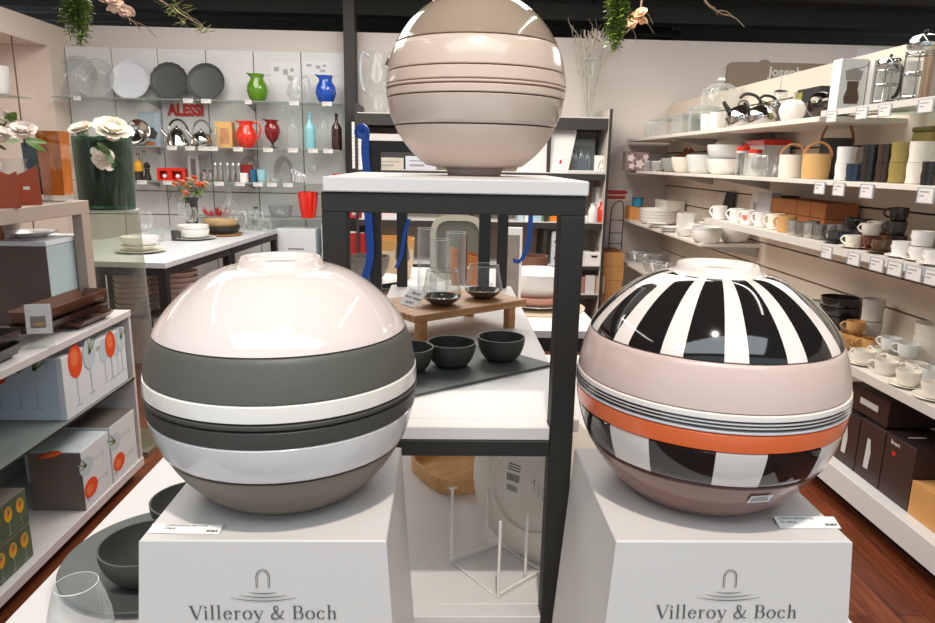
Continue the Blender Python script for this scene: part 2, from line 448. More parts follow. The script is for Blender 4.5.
def glyph(m, ch, x):
    """transitional serif letters drawn with the pen; returns the advance (cap height 0.7, x height 0.45)"""
    TK,TN=0.085,0.03
    S=lambda p,w: strokes(m,[(x+a,b) for a,b in p],w)
    SF=lambda a,b,w=0.2: serif_line(m,x+a,b,w)
    def ring(cx,cy,rx,ry,a0=0,a1=2*PI,thick=TK,n=28,thin=TN):
        pts=[];ws=[]
        for i in range(n+1):
            a=a0+(a1-a0)*i/n; pts.append((cx+rx*math.cos(a),cy+ry*math.sin(a))); ws.append(thin+(thick-thin)*abs(math.cos(a))**1.3)
        S(pts,ws)
    if ch=='V':
        S([(0.09,0.69),(0.345,0.0)],TK+0.01); S([(0.345,0.0),(0.58,0.69)],TN); SF(0.09,0.685,0.22); SF(0.58,0.685,0.19); return 0.62
    if ch=='i':
        S([(0.13,0.0),(0.13,0.44)],TK); SF(0.13,0.014); S([(0.04,0.425),(0.15,0.44)],TN); ring(0.125,0.61,0.026,0.026,thick=0.055,thin=0.055,n=12); return 0.27
    if ch=='l':
        S([(0.13,0.0),(0.13,0.72)],TK); SF(0.13,0.014); S([(0.04,0.705),(0.15,0.72)],TN); return 0.27
    if ch=='e':
        ring(0.24,0.22,0.165,0.215,0.25,2*PI-0.55); S([(0.1,0.265),(0.41,0.265)],TN); S([(0.395,0.265),(0.40,0.3),(0.385,0.34)],[TK,TK,TN]); return 0.47
    if ch=='r':
        S([(0.13,0.0),(0.13,0.44)],TK); SF(0.13,0.014); S([(0.04,0.425),(0.15,0.44)],TN); S([(0.15,0.33),(0.21,0.41),(0.28,0.43),(0.335,0.395)],[TN,TN,0.05,0.08]); return 0.38
    if ch=='o': ring(0.25,0.22,0.185,0.215); return 0.5
    if ch=='c': ring(0.24,0.22,0.17,0.215,0.75,2*PI-0.6); S([(0.345,0.33),(0.36,0.365)],[0.08,0.06]); return 0.45
    if ch=='y':
        S([(0.07,0.43),(0.25,0.02)],TK); S([(0.42,0.43),(0.22,-0.12),(0.14,-0.2),(0.05,-0.185)],[TN,TN,0.04,0.07]); SF(0.075,0.43,0.19); SF(0.41,0.43,0.16); return 0.48
    if ch=='h':
        S([(0.13,0.0),(0.13,0.72)],TK); SF(0.13,0.014); S([(0.04,0.705),(0.15,0.72)],TN)
        S([(0.15,0.33),(0.22,0.41),(0.31,0.425),(0.38,0.37),(0.395,0.28),(0.395,0.0)],[TN,TN,0.05,TK,TK,TK]); SF(0.395,0.014); return 0.53
    if ch=='B':
        S([(0.14,0.0),(0.14,0.69)],TK+0.01); S([(0.03,0.678),(0.32,0.678)],TN); S([(0.03,0.014),(0.34,0.014)],TN); S([(0.15,0.365),(0.33,0.365)],TN)
        ring(0.32,0.522,0.14,0.157,PI/2,-PI/2); ring(0.34,0.19,0.165,0.176,PI/2,-PI/2); return 0.58
    if ch=='&':
        pts=smooth([(0.60,0.40,0),(0.52,0.20,0),(0.38,0.05,0),(0.22,0.0,0),(0.09,0.07,0),(0.08,0.2,0),(0.2,0.33,0),(0.34,0.45,0),(0.38,0.57,0),(0.31,0.67,0),(0.21,0.64,0),(0.19,0.54,0),(0.28,0.36,0),(0.44,0.12,0),(0.56,0.02,0),(0.66,0.03,0)],4)
        n=len(pts); S([(p.x,p.y) for p in pts],[0.04+0.035*(0.5-0.5*math.cos(2*PI*i/n*2)) for i in range(n)]); SF(0.6,0.405,0.15); return 0.72
    return 0.24
def serif_text(s, size, mat):
    m=MB(); x=0
    for ch in s: x+=glyph(m,ch,x)+0.035
    for v in m.v: v.x=(v.x-x/2)*size; v.y*=size
    return m.mesh('lettering',mat)
# ================================================================== SETTING
def floor_material():
    m=bpy.data.materials.new('floor_planks'); m.use_nodes=True; nt=m.node_tree; b=nt.nodes['Principled BSDF']; b.inputs['Roughness'].default_value=0.42
    tc=nt.nodes.new('ShaderNodeTexCoord'); mp=nt.nodes.new('ShaderNodeMapping'); mp.inputs['Rotation'].default_value=(0,0,PI/2)
    br=nt.nodes.new('ShaderNodeTexBrick'); br.inputs['Scale'].default_value=1.0
    br.inputs['Brick Width'].default_value=1.3; br.inputs['Row Height'].default_value=0.095; br.inputs['Mortar Size'].default_value=0.0018
    br.inputs['Color1'].default_value=rgb((140,76,46)); br.inputs['Color2'].default_value=rgb((108,54,32)); br.inputs['Mortar'].default_value=rgb((52,28,18))
    mp2=nt.nodes.new('ShaderNodeMapping'); mp2.inputs['Scale'].default_value=(14,1.2,1)
    nz=nt.nodes.new('ShaderNodeTexNoise'); nz.inputs['Scale'].default_value=4; nz.inputs['Detail'].default_value=7
    mx=nt.nodes.new('ShaderNodeMix'); mx.data_type='RGBA'; mx.blend_type='MULTIPLY'; mx.inputs[0].default_value=0.75
    cr=nt.nodes.new('ShaderNodeValToRGB'); cr.color_ramp.elements[0].position=0.3; cr.color_ramp.elements[0].color=(0.35,0.3,0.28,1); cr.color_ramp.elements[1].position=0.65; cr.color_ramp.elements[1].color=(1.15,1.1,1.05,1)
    L=nt.links.new
    L(tc.outputs['Object'],mp.inputs['Vector']);L(mp.outputs['Vector'],br.inputs['Vector']);L(tc.outputs['Object'],mp2.inputs['Vector']);L(mp2.outputs['Vector'],nz.inputs['Vector'])
    L(nz.outputs['Fac'],cr.inputs['Fac']);L(br.outputs['Color'],mx.inputs[6]);L(cr.outputs['Color'],mx.inputs[7]);L(mx.outputs[2],b.inputs['Base Color'])
    return m
WALLM=M('wall_paint',(222,212,204),0.7,noise=0.02,nscale=3)
PANELM=M('wall_panel_white',(226,224,222),0.5)
CEILM=M('dark_ceiling',(74,73,67),0.7,noise=0.15,nscale=3)
CEILR=M('ceiling_rib',(104,101,92),0.7)
m=MB(); m.bx(-7,9,-1.5,12.2,-0.05,0.0); struct('floor',m,floor_material())
m=MB(); m.bx(-3.435,5.6,6.6,6.72,0,2.575); struct('wall_back',m,WALLM)
# left wall: a return beside the corner, a header over the niche, the niche itself
m=MB(); m.bx(-3.555,-3.435,6.3,6.599,0,2.54); m.bx(-3.555,-3.435,-1.5,6.3,2.35,2.54); m.bx(-4.7,-3.556,-1.5,6.72,2.351,2.54)
m.bx(-4.8,-4.68,-1.5,6.72,0,2.35); m.bx(-4.68,-3.556,6.3,6.42,0,2.35)
struct('wall_left',m,M('left_wall_paint',(224,208,196),0.7))
# right wall: slatted boards on a dark backing
m=MB(); zs=[0.056+0.151*k for k in range(14)]
for a in range(13):
    for (y0,y1) in ((-1.5,0.44),(0.448,2.435),(2.443,4.435),(4.443,6.6)):
        m.bx(2.10,2.12,y0,y1,zs[a]+0.005,zs[a+1]-0.005)
struct('wall_right',m,M('slat_board',(230,217,200),0.55))
m=MB(); m.bx(2.121,2.24,-1.5,6.599,0,2.012); struct('wall_right_backing',m,M('slat_gap_backing',(60,46,38),0.7))
# white panels behind the glass shelves
pb=[66,112,158,206,253.5,301,351]
for i in range(6):
    x0=ay(pb[i],60,6.55).x+0.004; x1=ay(pb[i+1],60,6.55).x-0.004
    m=MB()
    for z0,z1 in ((0,0.9),(0.908,1.12),(1.128,2.385)): m.bx(x0,x1,6.54,6.6,z0,z1,0.002)
    struct('trim_panel_%d'%(i+1),m,PANELM)
m=MB(); m.bx(-0.93,-0.83,6.42,6.6,0,3.1,0.003); struct('trim_column',m,M('column_paint',(52,50,47),0.6))
# ceiling: dark ribbed sheets well above the partition
m=MB(); m.bx(-7,9,-1.5,12.2,3.1,3.15); struct('ceiling',m,CEILM)
m=MB(); 
for k in range(10): m.bx(-7,9,6.9+k*0.5,7.02+k*0.5,3.02,3.1)
struct('trim_ceiling_ribs',m,CEILR)
m=MB(); m.bx(-7,9,12.05,12.2,0,3.1); struct('wall_far',m,CEILM)
m=MB(); m.bx(5.6,5.72,-1.5,6.6,0,3.1); struct('wall_side',m,WALLM)
def beam(a,b,w):
    m=MB(); m.tube([a,b],w,4); return m
struct('trim_beam_1',beam(ay(733,-2,7.4),ay(668,42,9.6),0.10),CEILR)
struct('trim_beam_2',beam(ay(592,-2,7.4),ay(634,42,9.6),0.07),CEILM)
m=MB(); m.bx(-7,9,7.3,7.5,2.86,3.02); struct('trim_beam_3',m,CEILM)
t=thing('ceiling_loudspeaker','black box loudspeaker hanging under the dark ceiling','loudspeaker',ay(655,22,8.2))
m=MB(); m.bx(-0.19,0.19,-0.12,0.12,-0.1,0.1,0.02); put('cabinet',m.mesh('spk',M('speaker_black',(34,33,31),0.5)),t)
m=MB(); m.bx(-0.02,0.06,-0.123,-0.118,-0.02,-0.005); put('badge',m.mesh('spkb',M('speaker_badge',(150,148,140),0.4)),t)
m=MB(); m.bx(-0.03,0.03,-0.03,0.03,0.1,0.52); put('bracket',m.mesh('spkm',CEILR),t)

# ------------------------------------------------------------------ light
w=bpy.data.worlds.new('world'); sc.world=w; w.use_nodes=True
bg=w.node_tree.nodes['Background']; bg.inputs['Color'].default_value=(0.76,0.89,1.0,1); bg.inputs['Strength'].default_value=WORLD_S
def area(name,loc,sx,sy,e,col=(1,0.955,0.90),rot=(0,0,0)):
    l=bpy.data.lights.new(name,'AREA'); l.shape='RECTANGLE'; l.size=sx; l.size_y=sy; l.energy=e; l.color=col
    o=bpy.data.objects.new(name,l); COL.objects.link(o); o.location=loc; o.rotation_euler=rot; return o
def spot(name,loc,target,e,ang=60,rad=0.05,col=(1,0.9,0.8),blend=0.6):
    l=bpy.data.lights.new(name,'SPOT'); l.energy=e; l.spot_size=math.radians(ang); l.spot_blend=blend; l.shadow_soft_size=rad; l.color=col
    o=bpy.data.objects.new(name,l); COL.objects.link(o); o.location=loc
    o.rotation_euler=(Vector(target)-Vector(loc)).to_track_quat('-Z','Y').to_euler(); return o
area('tube_light_a',(-1.75,1.7,3.05),0.05,2.6,TUBE*0.5)
area('tube_light_b',(1.25,1.8,3.05),0.05,2.6,TUBE*0.5)
area('fill_light_a',(-1.7,4.0,3.06),1.6,2.6,FILL)  # soft room fill added under the ceiling, not a real fixture
area('fill_light_b',(0.3,3.9,3.06),1.4,2.8,FILL*1.15)  # second added room fill, over the middle of the shop
area('fill_light_e',(3.3,4.3,3.04),1.6,2.4,FILL*0.62)  # added only to brighten the back wall beyond the shelves
area('fill_light_c',(0.0,-0.6,3.0),2.6,0.8,FILL*0.30,(0.84,0.93,1.0))  # added cool fill above the camera for the plinths and front faces
area('fill_light_d',(-3.9,4.6,2.3),0.5,2.0,FILL*0.16)  # added inside the niche to lift its darkness
spot('spot_table',(0.05,-0.12,3.02),(0.05,0.62,1.1),KEY,50,0.04)
spot('spot_back',(0.4,1.6,3.02),(0.1,2.9,0.9),KEY*0.5,70,0.06)
spot('spot_shelves',(-0.5,2.3,3.02),(2.0,2.8,0.8),KEY*0.8,70,0.12)
spot('spot_shelves_far',(-0.4,4.6,3.02),(2.0,5.4,0.8),KEY*0.7,70,0.12)
# ================================================================== DISPLAY TABLE AND THE BLACK STAND
TZ=0.87
def table(name,label,x0,x1,y0,y1,z,th=0.028,legw=0.045,group=None):
    t=thing(name,label,'table',((x0+x1)/2,(y0+y1)/2,0),0,group)
    a,b=(x1-x0)/2,(y1-y0)/2
    m=MB(); m.bx(-a,a,-b,b,z-th,z,0.002); put('table_top',m.mesh('tabletop',WHITE),t)
    m=MB(); i=0.004; f=0.045
    for (u0,u1,v0,v1) in ((-a+i,a-i,-b+i,-b+i+f),(-a+i,a-i,b-i-f,b-i),(-a+i,-a+i+f,-b+i,b-i),(a-i-f,a-i,-b+i,b-i)): m.bx(u0,u1,v0,v1,z-th-0.05,z-th)
    put('frame',m.mesh('tableframe',BLACKM),t)
    m=MB(); m.bx(-legw/2,legw/2,-legw/2,legw/2,0,z-th-0.05,0.002); lm=m.mesh('tableleg',BLACKM)
    for sx in (-1,1):
        for sy in (-1,1): put('leg',lm,t,(sx*(a-i-legw/2),sy*(b-i-legw/2),0))
    return t
table('display_table','white topped display table carrying the two plinths and the black stand',-0.552,0.54,0.36,2.02,TZ)
table('display_table','white topped table of stacked tableware behind the black stand',-0.62,0.56,2.33,3.75,TZ)

# black metal stand with white boards
t=thing('display_stand','black metal frame stand with white boards carrying the taupe globe set','stand',(0.0,0.735,TZ+0.0005))
z0=TZ+0.0005
def S_bx(m,x0,x1,y0,y1,za,zb,c=0.001): m.bx(x0,x1,y0-0.735,y1-0.735,za-z0,zb-z0,c)
XL0,XL1,XR0,XR1=-0.134,-0.107,0.124,0.151
m=MB(); S_bx(m,XL0+0.002,XR1+0.002,0.737,1.055,1.416,1.4315,0.0012); put('top_board',m.mesh('standtop',WHITE),t)
m=MB()
for yy in (0.74,1.025): S_bx(m,XL0,XR1,yy,yy+0.026,1.394,1.4155)
for xx in (XL0,XR0): S_bx(m,xx,xx+0.027,0.766,1.025,1.394,1.4155)
S_bx(m,XL1,XR0,0.74,0.766,1.113,1.1325); S_bx(m,XL0,XR1,1.63,1.654,1.113,1.1325)
for xx in (XL0,XR0): S_bx(m,xx,xx+0.027,0.766,1.63,1.113,1.1325)
S_bx(m,XL0,XR1,0.74,0.766,z0,0.8845); S_bx(m,XL0,XR1,1.63,1.654,z0,0.8845)
for xx in (XL0,XR0): S_bx(m,xx,xx+0.027,0.766,1.63,z0,0.8845)
put('frame',m.mesh('standframe',BLACKM),t)
for (xx,yy,zt) in ((XL0,0.74,1.394),(XR0,0.74,1.394)):
    for (a,b) in ((0.8845,1.394),):
        m=MB(); S_bx(m,xx,xx+0.027,yy,yy+0.026,a,b); put('post',m.mesh('standpost',BLACKM),t)
for xx in (-0.118,0.124):
    for (a,b) in ((0.8845,1.113),(1.149,1.40)):
        m=MB(); S_bx(m,xx,xx+0.025,1.63,1.654,a,b); put('post',m.mesh('standpost',BLACKM),t)
m=MB(); S_bx(m,XL1+0.0003,XR0-0.0003,0.741,0.7665,1.133,1.149); S_bx(m,XL0+0.001,XR1+0.012,0.7665,1.66,1.133,1.149); put('middle_board',m.mesh('standmid',WHITE),t)
m=MB(); S_bx(m,XL1+0.0003,XR0-0.0003,0.741,0.7665,0.885,0.899); S_bx(m,XL0+0.001,XR1-0.001,0.7665,1.66,0.885,0.899); put('lower_board',m.mesh('standlow',WHITE),t)
# second slim black rack further back
t=thing('ribbon_rack','slim black metal rack rising behind the stand with a long blue ribbon','rack',(0,1.92,TZ+0.0005))
m=MB(); m.bx(-0.212,0.118,-0.05,0.05,0,0.012,0.002); put('foot',m.mesh('rackfoot',BLACKM),t)
for px in (375.5,485):
    x=xpx(px,1.92,1.3); m=MB(); m.bx(x-0.016,x+0.016,-0.014,0.014,0.012,0.60,0.001); put('post',m.mesh('rackpost',BLACKM),t)
m=MB(); m.bx(xpx(375.5,1.92,1.3)-0.016,xpx(485,1.92,1.3)+0.016,-0.014,0.014,0.60,0.63,0.001); put('cross_bar',m.mesh('rackbar',BLACKM),t)

# ------------------------------------------------------------------ globe sets
def globe(name,label,x,y,z,bands,rim,a=0.1228,b=0.127,zc=0.107,top=0.2135,foot=0.0,group='globe shaped tableware sets'):
    """bands: (part, z0, z1, material or material function, bulge); each dish is a part of its own"""
    t=thing(name,label,'tableware set',(x,y,z),0,group)
    R=lambda q: a*math.sqrt(max(0.0,1-((q-zc)/b)**2))
    for part,za,zb,mat,grow,hook in bands:
        m=MB(); n=max(3,int((zb-za)/0.004)); pr=[]
        e=0.0011
        pr.append((max(R(za)-0.006,0.001),za+0.0002)); pr.append((R(za)+grow-e,za+0.0002)); 
        for i in range(n+1):
            q=za+e+(zb-za-2*e)*i/n; pr.append((R(q)+grow,q))
        pr.append((R(zb)+grow-e,zb-0.0002)); pr.append((max(R(zb)-0.006,0.001),zb-0.0002))
        m.lathe(pr,112,matf=hook)
        put(part,m.mesh(part,mat),t)
    part,za,mat,hook=rim      # domed lid or bowl with its ring foot
    m=MB(); pr=[(R(za)-0.006,za+0.0002),(R(za)-0.001,za+0.0002)]
    zt=0.2140; n=30; ra=R(za)
    for i in range(n+1):
        w_=math.sin(i/n*PI/2); q=za+0.001+(zt-za-0.001)*w_
        pr.append((0.0400+(ra-0.0400)*max(0.0,1-w_**1.2)**0.6,q))
    pr += [(0.0388,0.2150),(0.0372,0.2185),(0.0364,0.2208),(0.0352,0.2220),(0.0328,0.2220),(0.0315,0.2205),(0.0300,0.2180),(0.026,0.2168),(0,0.2165)]
    m.lathe(pr,112,matf=hook); put(part,m.mesh(part,mat),t)
    return t
LIDW=M('ivory_glaze',(234,220,213),0.07,coat=0.5)
GREYB=M('charcoal_matt_glaze',(92,92,84),0.5,noise=0.04,nscale=150)
GREYD=M('charcoal_rim_glaze',(70,69,63),0.45)
WHB=M('white_glaze_band',(236,232,228),0.12,coat=0.4)
TAUPB=M('warm_grey_bowl',(122,110,96),0.38)
sd=M('seam_shadow',(58,54,48),0.6)
g=globe('globe_tableware_set','white and charcoal banded globe tableware set on its grey plinth',-0.1500,0.62,1.1402,[
    ('bottom_bowl',0.0,0.0505,TAUPB,0,None),
    ('white_plate',0.0525,0.0862,WHB,0.0006,None),
    ('charcoal_plate',0.0864,0.1015,GREYD,0.0006,None),
    ('charcoal_rim',0.1025,0.1072,GREYD,0.0012,None),
    ('cream_plate',0.108,0.1226,M('cream_glaze_band',(240,234,224),0.1,coat=0.4),0.0008,None),
    ('charcoal_ring',0.1229,0.1578,GREYB,0.0002,None)],('lid',0.158,LIDW,None))
BLK=M('black_glaze',(30,28,27),0.06,coat=0.5); IV=M('ivory_glaze_two',(240,229,220),0.08,coat=0.5); MAUVE=M('pale_mauve_glaze',(214,190,180),0.18,coat=0.4)
PBL=M('pale_grey_glaze',(206,206,208),0.2,coat=0.3); BRN=M('mauve_brown_bowl',(140,104,90),0.2,coat=0.4); BRL=M('brown_rim_glaze',(96,52,40),0.3)
off=16
def wedge(j,i): return 1 if (j<30 and ((i+off)%8)<5) else 0
def blocks(j,i):
    return 1 if ((i-SQ_OFF)%14)<8 else 0
SQ_OFF=0.0
frontang=math.atan2(-0.62,-0.253)/(2*PI)%1.0        # direction of the camera seen from the globe
SQ_OFF=int(round((frontang-29/360.0)*112))+3
offs=(frontang-8/360.0)*112; off=int(round(0.5-offs))%8
def pin(j,i): return 0
t=globe('globe_tableware_set','globe tableware set with black and white fan stripes on its grey plinth',0.2530,0.62,1.1402,[
    ('bottom_bowl',0.0,0.0485,BRN,0,None),
    ('brown_rim',0.0487,0.0508,BRL,0.0006,None),
    ('block_plate',0.051,0.0852,[IV,BLK],0.0004,blocks),
    ('orange_plate',0.0854,0.1018,ORANGE,0.0008,None),
    ('grey_rim',0.1019,0.1052,PBL,0.0012,None),
    ('striped_plate',0.1055,0.1185,[IV,BLK],0.0009,(lambda j,i: 0)),
    ('mauve_ring',0.1187,0.1572,MAUVE,0.0002,None)],('lid',0.1575,[IV,BLK],wedge))
# three fine black lines round the striped plate
sp=[c for c in t.children if c.name.startswith('striped_plate')][0]
R=lambda q: 0.1228*math.sqrt(max(0.0,1-((q-0.107)/0.127)**2))
for q in (0.1068,0.1098,0.1128):
    m=MB(); m.lathe([(R(q)+0.00095,q-0.0008),(R(q)+0.00125,q-0.0007),(R(q)+0.00125,q+0.0007),(R(q)+0.00095,q+0.0008)],120); put('black_line',m.mesh('line',BLK),sp)
T1=M('taupe_lid_glaze',(160,143,124),0.1,coat=0.5); T2=M('sand_glaze',(214,193,177),0.2,coat=0.4); T3=M('greige_glaze',(196,180,167),0.12,coat=0.4); T4=M('sand_matt_glaze',(206,187,173),0.34); T5=M('rose_rim_glaze',(150,116,98),0.4)
# the top set stands on its ring foot: build it as dishes over a footed bowl
t=thing('globe_tableware_set','taupe and sand globe tableware set on top of the black stand','tableware set',(0.0365,0.935,1.4318),0,'globe shaped tableware sets')
A2,B2,C2=0.1165,0.119,0.112
R2=lambda q: A2*math.sqrt(max(0.0,1-((q-C2)/B2)**2))
m=MB(); pr=[(0,0.003),(0.028,0.003),(0.031,0.0),(0.0345,0.0),(0.0362,0.0015),(0.0375,0.0065),(0.041,0.009),(0.0484,0.0100)]
for i in range(17):
    q=0.0125+(0.0615-0.0125)*i/16; pr.append((max(R2(q),0.05+0.0),q))
pr.append((R2(0.0615)-0.006,0.0618)); m.lathe(pr,120); put('footed_bowl',m.mesh('footed',T4),t)
for part,za,zb,mat,gr in (('greige_ring',0.0632,0.0962,T3,0.0003),('sand_plate',0.0976,0.1066,T2,0.0008),('rose_rim',0.1067,0.1082,T5,-0.0006),('sand_rim',0.1083,0.1112,T2,0.0012),
        ('rose_rim',0.1113,0.1125,T5,-0.0006),('sand_dish',0.1126,0.1272,T2,0.0008),('sand_ring',0.1286,0.1625,T2,0.0003)):
    m=MB(); n=max(3,int((zb-za)/0.004)); e=min(0.0011,(zb-za)*0.3)
    pr=[(R2(za)-0.006,za),(R2(za)+gr-e,za)]+[(R2(za+e+(zb-za-2*e)*i/n)+gr,za+e+(zb-za-2*e)*i/n) for i in range(n+1)]+[(R2(zb)+gr-e,zb),(R2(zb)-0.006,zb)]
    m.lathe(pr,120); put(part,m.mesh(part,mat),t)
m=MB(); pr=[(R2(0.164)-0.006,0.1637),(R2(0.164)-0.001,0.1637)]
for i in range(15):
    q=0.1645+(0.218-0.1645)*i/14; pr.append((R2(q),q))
pr+=[(0.044,0.2222),(0.0395,0.2238),(0.0375,0.2295),(0.0358,0.231),(0.0335,0.231),(0.031,0.226),(0,0.2245)]
m.lathe(pr,120); put('lid',m.mesh('taupelid',T1),t)

# ------------------------------------------------------------------ plinths
def plinth(label,x,y0=0.5135,y1=0.703,h=0.1015):
    t=thing('display_plinth',label,'plinth',(x,(y0+y1)/2,TZ+0.0003),0,'grey flared plinths')
    H=1.14-TZ; d=(y1-y0)/2; f=0.065*H; ff=0.012
    vs=[(-h-f,-d-ff,0),(h+f,-d-ff,0),(h+f,d+f*0.3,0),(-h-f,d+f*0.3,0),(-h,-d,H),(h,-d,H),(h,d,H),(-h,d,H)]
    m=MB(); e=0.0012
    ring=lambda z,k: [((-1)**((i+1)//2%2+0)*0,0,0) for i in range(4)]
    lv=[(0.0,0.0),(H-e,0.0),(H,e)]
    V=[]
    for z,ins in lv:
        u=1-min(z,H)/H
        for (sx,sy) in ((-1,-1),(1,-1),(1,1),(-1,1)):
            V.append((sx*(h+f*u-ins),sy*(d+(ff if sy<0 else f*0.3)*u-ins),z))
    F=[(3,2,1,0),(8,9,10,11)]
    for r in (0,4):
        for i in range(4): F.append((r+i,r+(i+1)%4,r+4+(i+1)%4,r+4+i))
    m.add(V,F,False); put('body',m.mesh('plinth',PLINTH),t)
    # printed name and emblem on the front face
    tilt=math.atan2(ff,H)
    def onface(me,name,zw):
        o=put(name,me,t); z=zw-TZ
        o.location=(-0.0015,-d-ff*(1-z/H)-0.0004,z); o.rotation_euler=(PI/2-tilt,0,0); return o
    onface(serif_text('Villeroy & Boch',0.0177,INK),'brand_lettering',1.0688)
    m=MB()
    for k,(w_,h_) in enumerate(((0.0056,0.0),(0.0043,0.0))):
        pts=[(-w_,-0.008)]+[(w_*math.cos(PI-PI*i/10),0.0022+w_*1.15*math.sin(PI*i/10)) for i in range(11)]+[(w_,-0.008)]
        strokes(m,pts,0.00035 if k else 0.0006)
    for w_,zz in ((0.0110,-0.0120),(0.0196,-0.0146),(0.0276,-0.0170)):
        strokes(m,[(-w_+2*w_*i/16,zz-0.0032*(1-((i-8)/8)**2)*w_/0.029) for i in range(17)],[0.0003+0.0005*math.sin(PI*i/16) for i in range(17)])
    onface(m.mesh('emblem',INK),'printed_emblem',1.1055)
    return t
plinth('pale grey flared plinth under the charcoal banded globe set',-0.148)
plinth('pale grey flared plinth under the fan striped globe set',0.2480)
# price cards on the plinths
def pricecard(label,loc,w,h,rz,lines,price,tilt=0.5):
    t=thing('price_card',label,'price card',loc,0,'price cards on the plinths',(0,0,rz))
    m=MB(); m.add([(-w/2,-h/2,0.0003),(w/2,-h/2,0.0003),(w/2,h/2,h*tilt),(-w/2,h/2,h*tilt),(-w/2,h/2+0.004,0.0003),(w/2,h/2+0.004,0.0003)],[(0,1,2,3),(3,2,5,4)],False)
    put('card',m.mesh('card',TAGW),t)
    a=math.atan2(h*tilt,h)
    for s,px_,py_,sz in lines:
        o=put('printed_line',text_mesh(s,sz,INK,0,0.00005,align='LEFT'),t); yy=py_*h
        o.location=(px_*w,yy,0.0003+(yy+h/2)*tilt+0.0003); o.rotation_euler=(a,0,0)
    o=put('price',text_mesh(price,h*0.22,INK,0.0002,0.00005,align='RIGHT'),t); yy=-h*0.22
    o.location=(w*0.46,yy,0.0003+(yy+h/2)*tilt+0.0003); o.rotation_euler=(a,0,0)
p=az(184,533,1.1405)
pricecard('printed price card lying before the charcoal banded globe set',(p.x,p.y+0.004,1.1405),0.060,0.011,-0.03,[('LA BOULE BLACK AND WHITE',-0.30,0.30,0.0026),('7-TEILIG',-0.30,-0.02,0.0026)],'249,00 €',0.25)
p=az(808,526,1.1405)
pricecard('printed price card standing before the fan striped globe set',(p.x,p.y+0.002,1.1405),0.055,0.013,0.0,[('LA BOULE MEMPHIS, 7-TLG',-0.45,0.28,0.0027),('ZIT: 1000346',-0.44,-0.02,0.0026)],'249,00 €',0.35)
m=MB(); m.bx(-0.004,0.004,-0.006,0.006,0,0.0003); m.bx(-0.003,0.002,-0.004,-0.003,0.0003,0.0004)
p=Vector((0.253,0.62,1.1402)); d=Vector((0.42,-0.9,0)).normalized()
st=put('barcode_sticker',m.mesh('sticker',TAGW)); st.parent=t; st.location=Vector((0,0,0)); 
bpy.data.objects.remove(st)
# sticker on the fan striped globe
gl=[o for o in COL.objects if o.get('label')=='globe tableware set with black and white fan stripes on its grey plinth'][0]
q=0.0375; ph=math.atan2(-0.62,-0.253)+0.52
rr=R(q)+0.0008; sl=(R(q+0.002)-R(q-0.002))/0.004
c=Vector((rr*math.cos(ph),rr*math.sin(ph),q)); tx=Vector((-math.sin(ph),math.cos(ph),0.0)); up=Vector((sl*math.cos(ph),sl*math.sin(ph),1)).normalized(); nr=tx.cross(up)
m=MB()
def stq(u0,u1,v0,v1,k):
    m.add([c+tx*u+up*v+nr*k for u,v in ((u0,v0),(u1,v0),(u1,v1),(u0,v1))],[(0,1,2,3)],False)
stq(-0.010,0.010,-0.0055,0.0055,0.0004); put('barcode_sticker',m.mesh('sticker',TAGW),gl)
m=MB()
for i in range(9): stq(-0.008+i*0.0018,-0.0072+i*0.0018,-0.003,0.0015,0.0007)
stq(-0.008,0.006,0.0028,0.0036,0.0007); put('barcode',m.mesh('barcode',INK),gl)

# ------------------------------------------------------------------ middle board: tray, bowls, riser, oil lamps
MZ=1.1491
def rotz(a): return Matrix.Rotation(a,4,'Z')
ang=math.atan2(0.145,0.205)
c0=Vector((0.165,0.985)); c1=Vector((-0.075,0.815)); u=(c0-c1).normalized(); v=Vector((-u.y,u.x))
m=MB(); poly=[c1,c0,c0+v*0.145-u*0.02,c1+v*0.145]
m.prism([(p.x,p.y) for p in poly],0,0.004); inn=[]
o=put('slate_tray',m.mesh('slatetray',SLATE),None,(0,0,MZ)); tag(o,'dark slate serving board under three small black bowls','serving board')
BZ=MZ+0.0045
for (x,y,l) in ((0.010,0.972,'small black bowl in the middle of the slate board'),(0.0865,1.006,'small black bowl nearest the tip of the slate board'),(-0.052,0.942,'small black bowl half hidden behind the charcoal banded globe')):
    inst('small_bowl',l,'bowl',(x,y,BZ),mk_bowl(0.0365,0.036,ANTH,0.5,0.002),0,'small black bowls on the slate board')
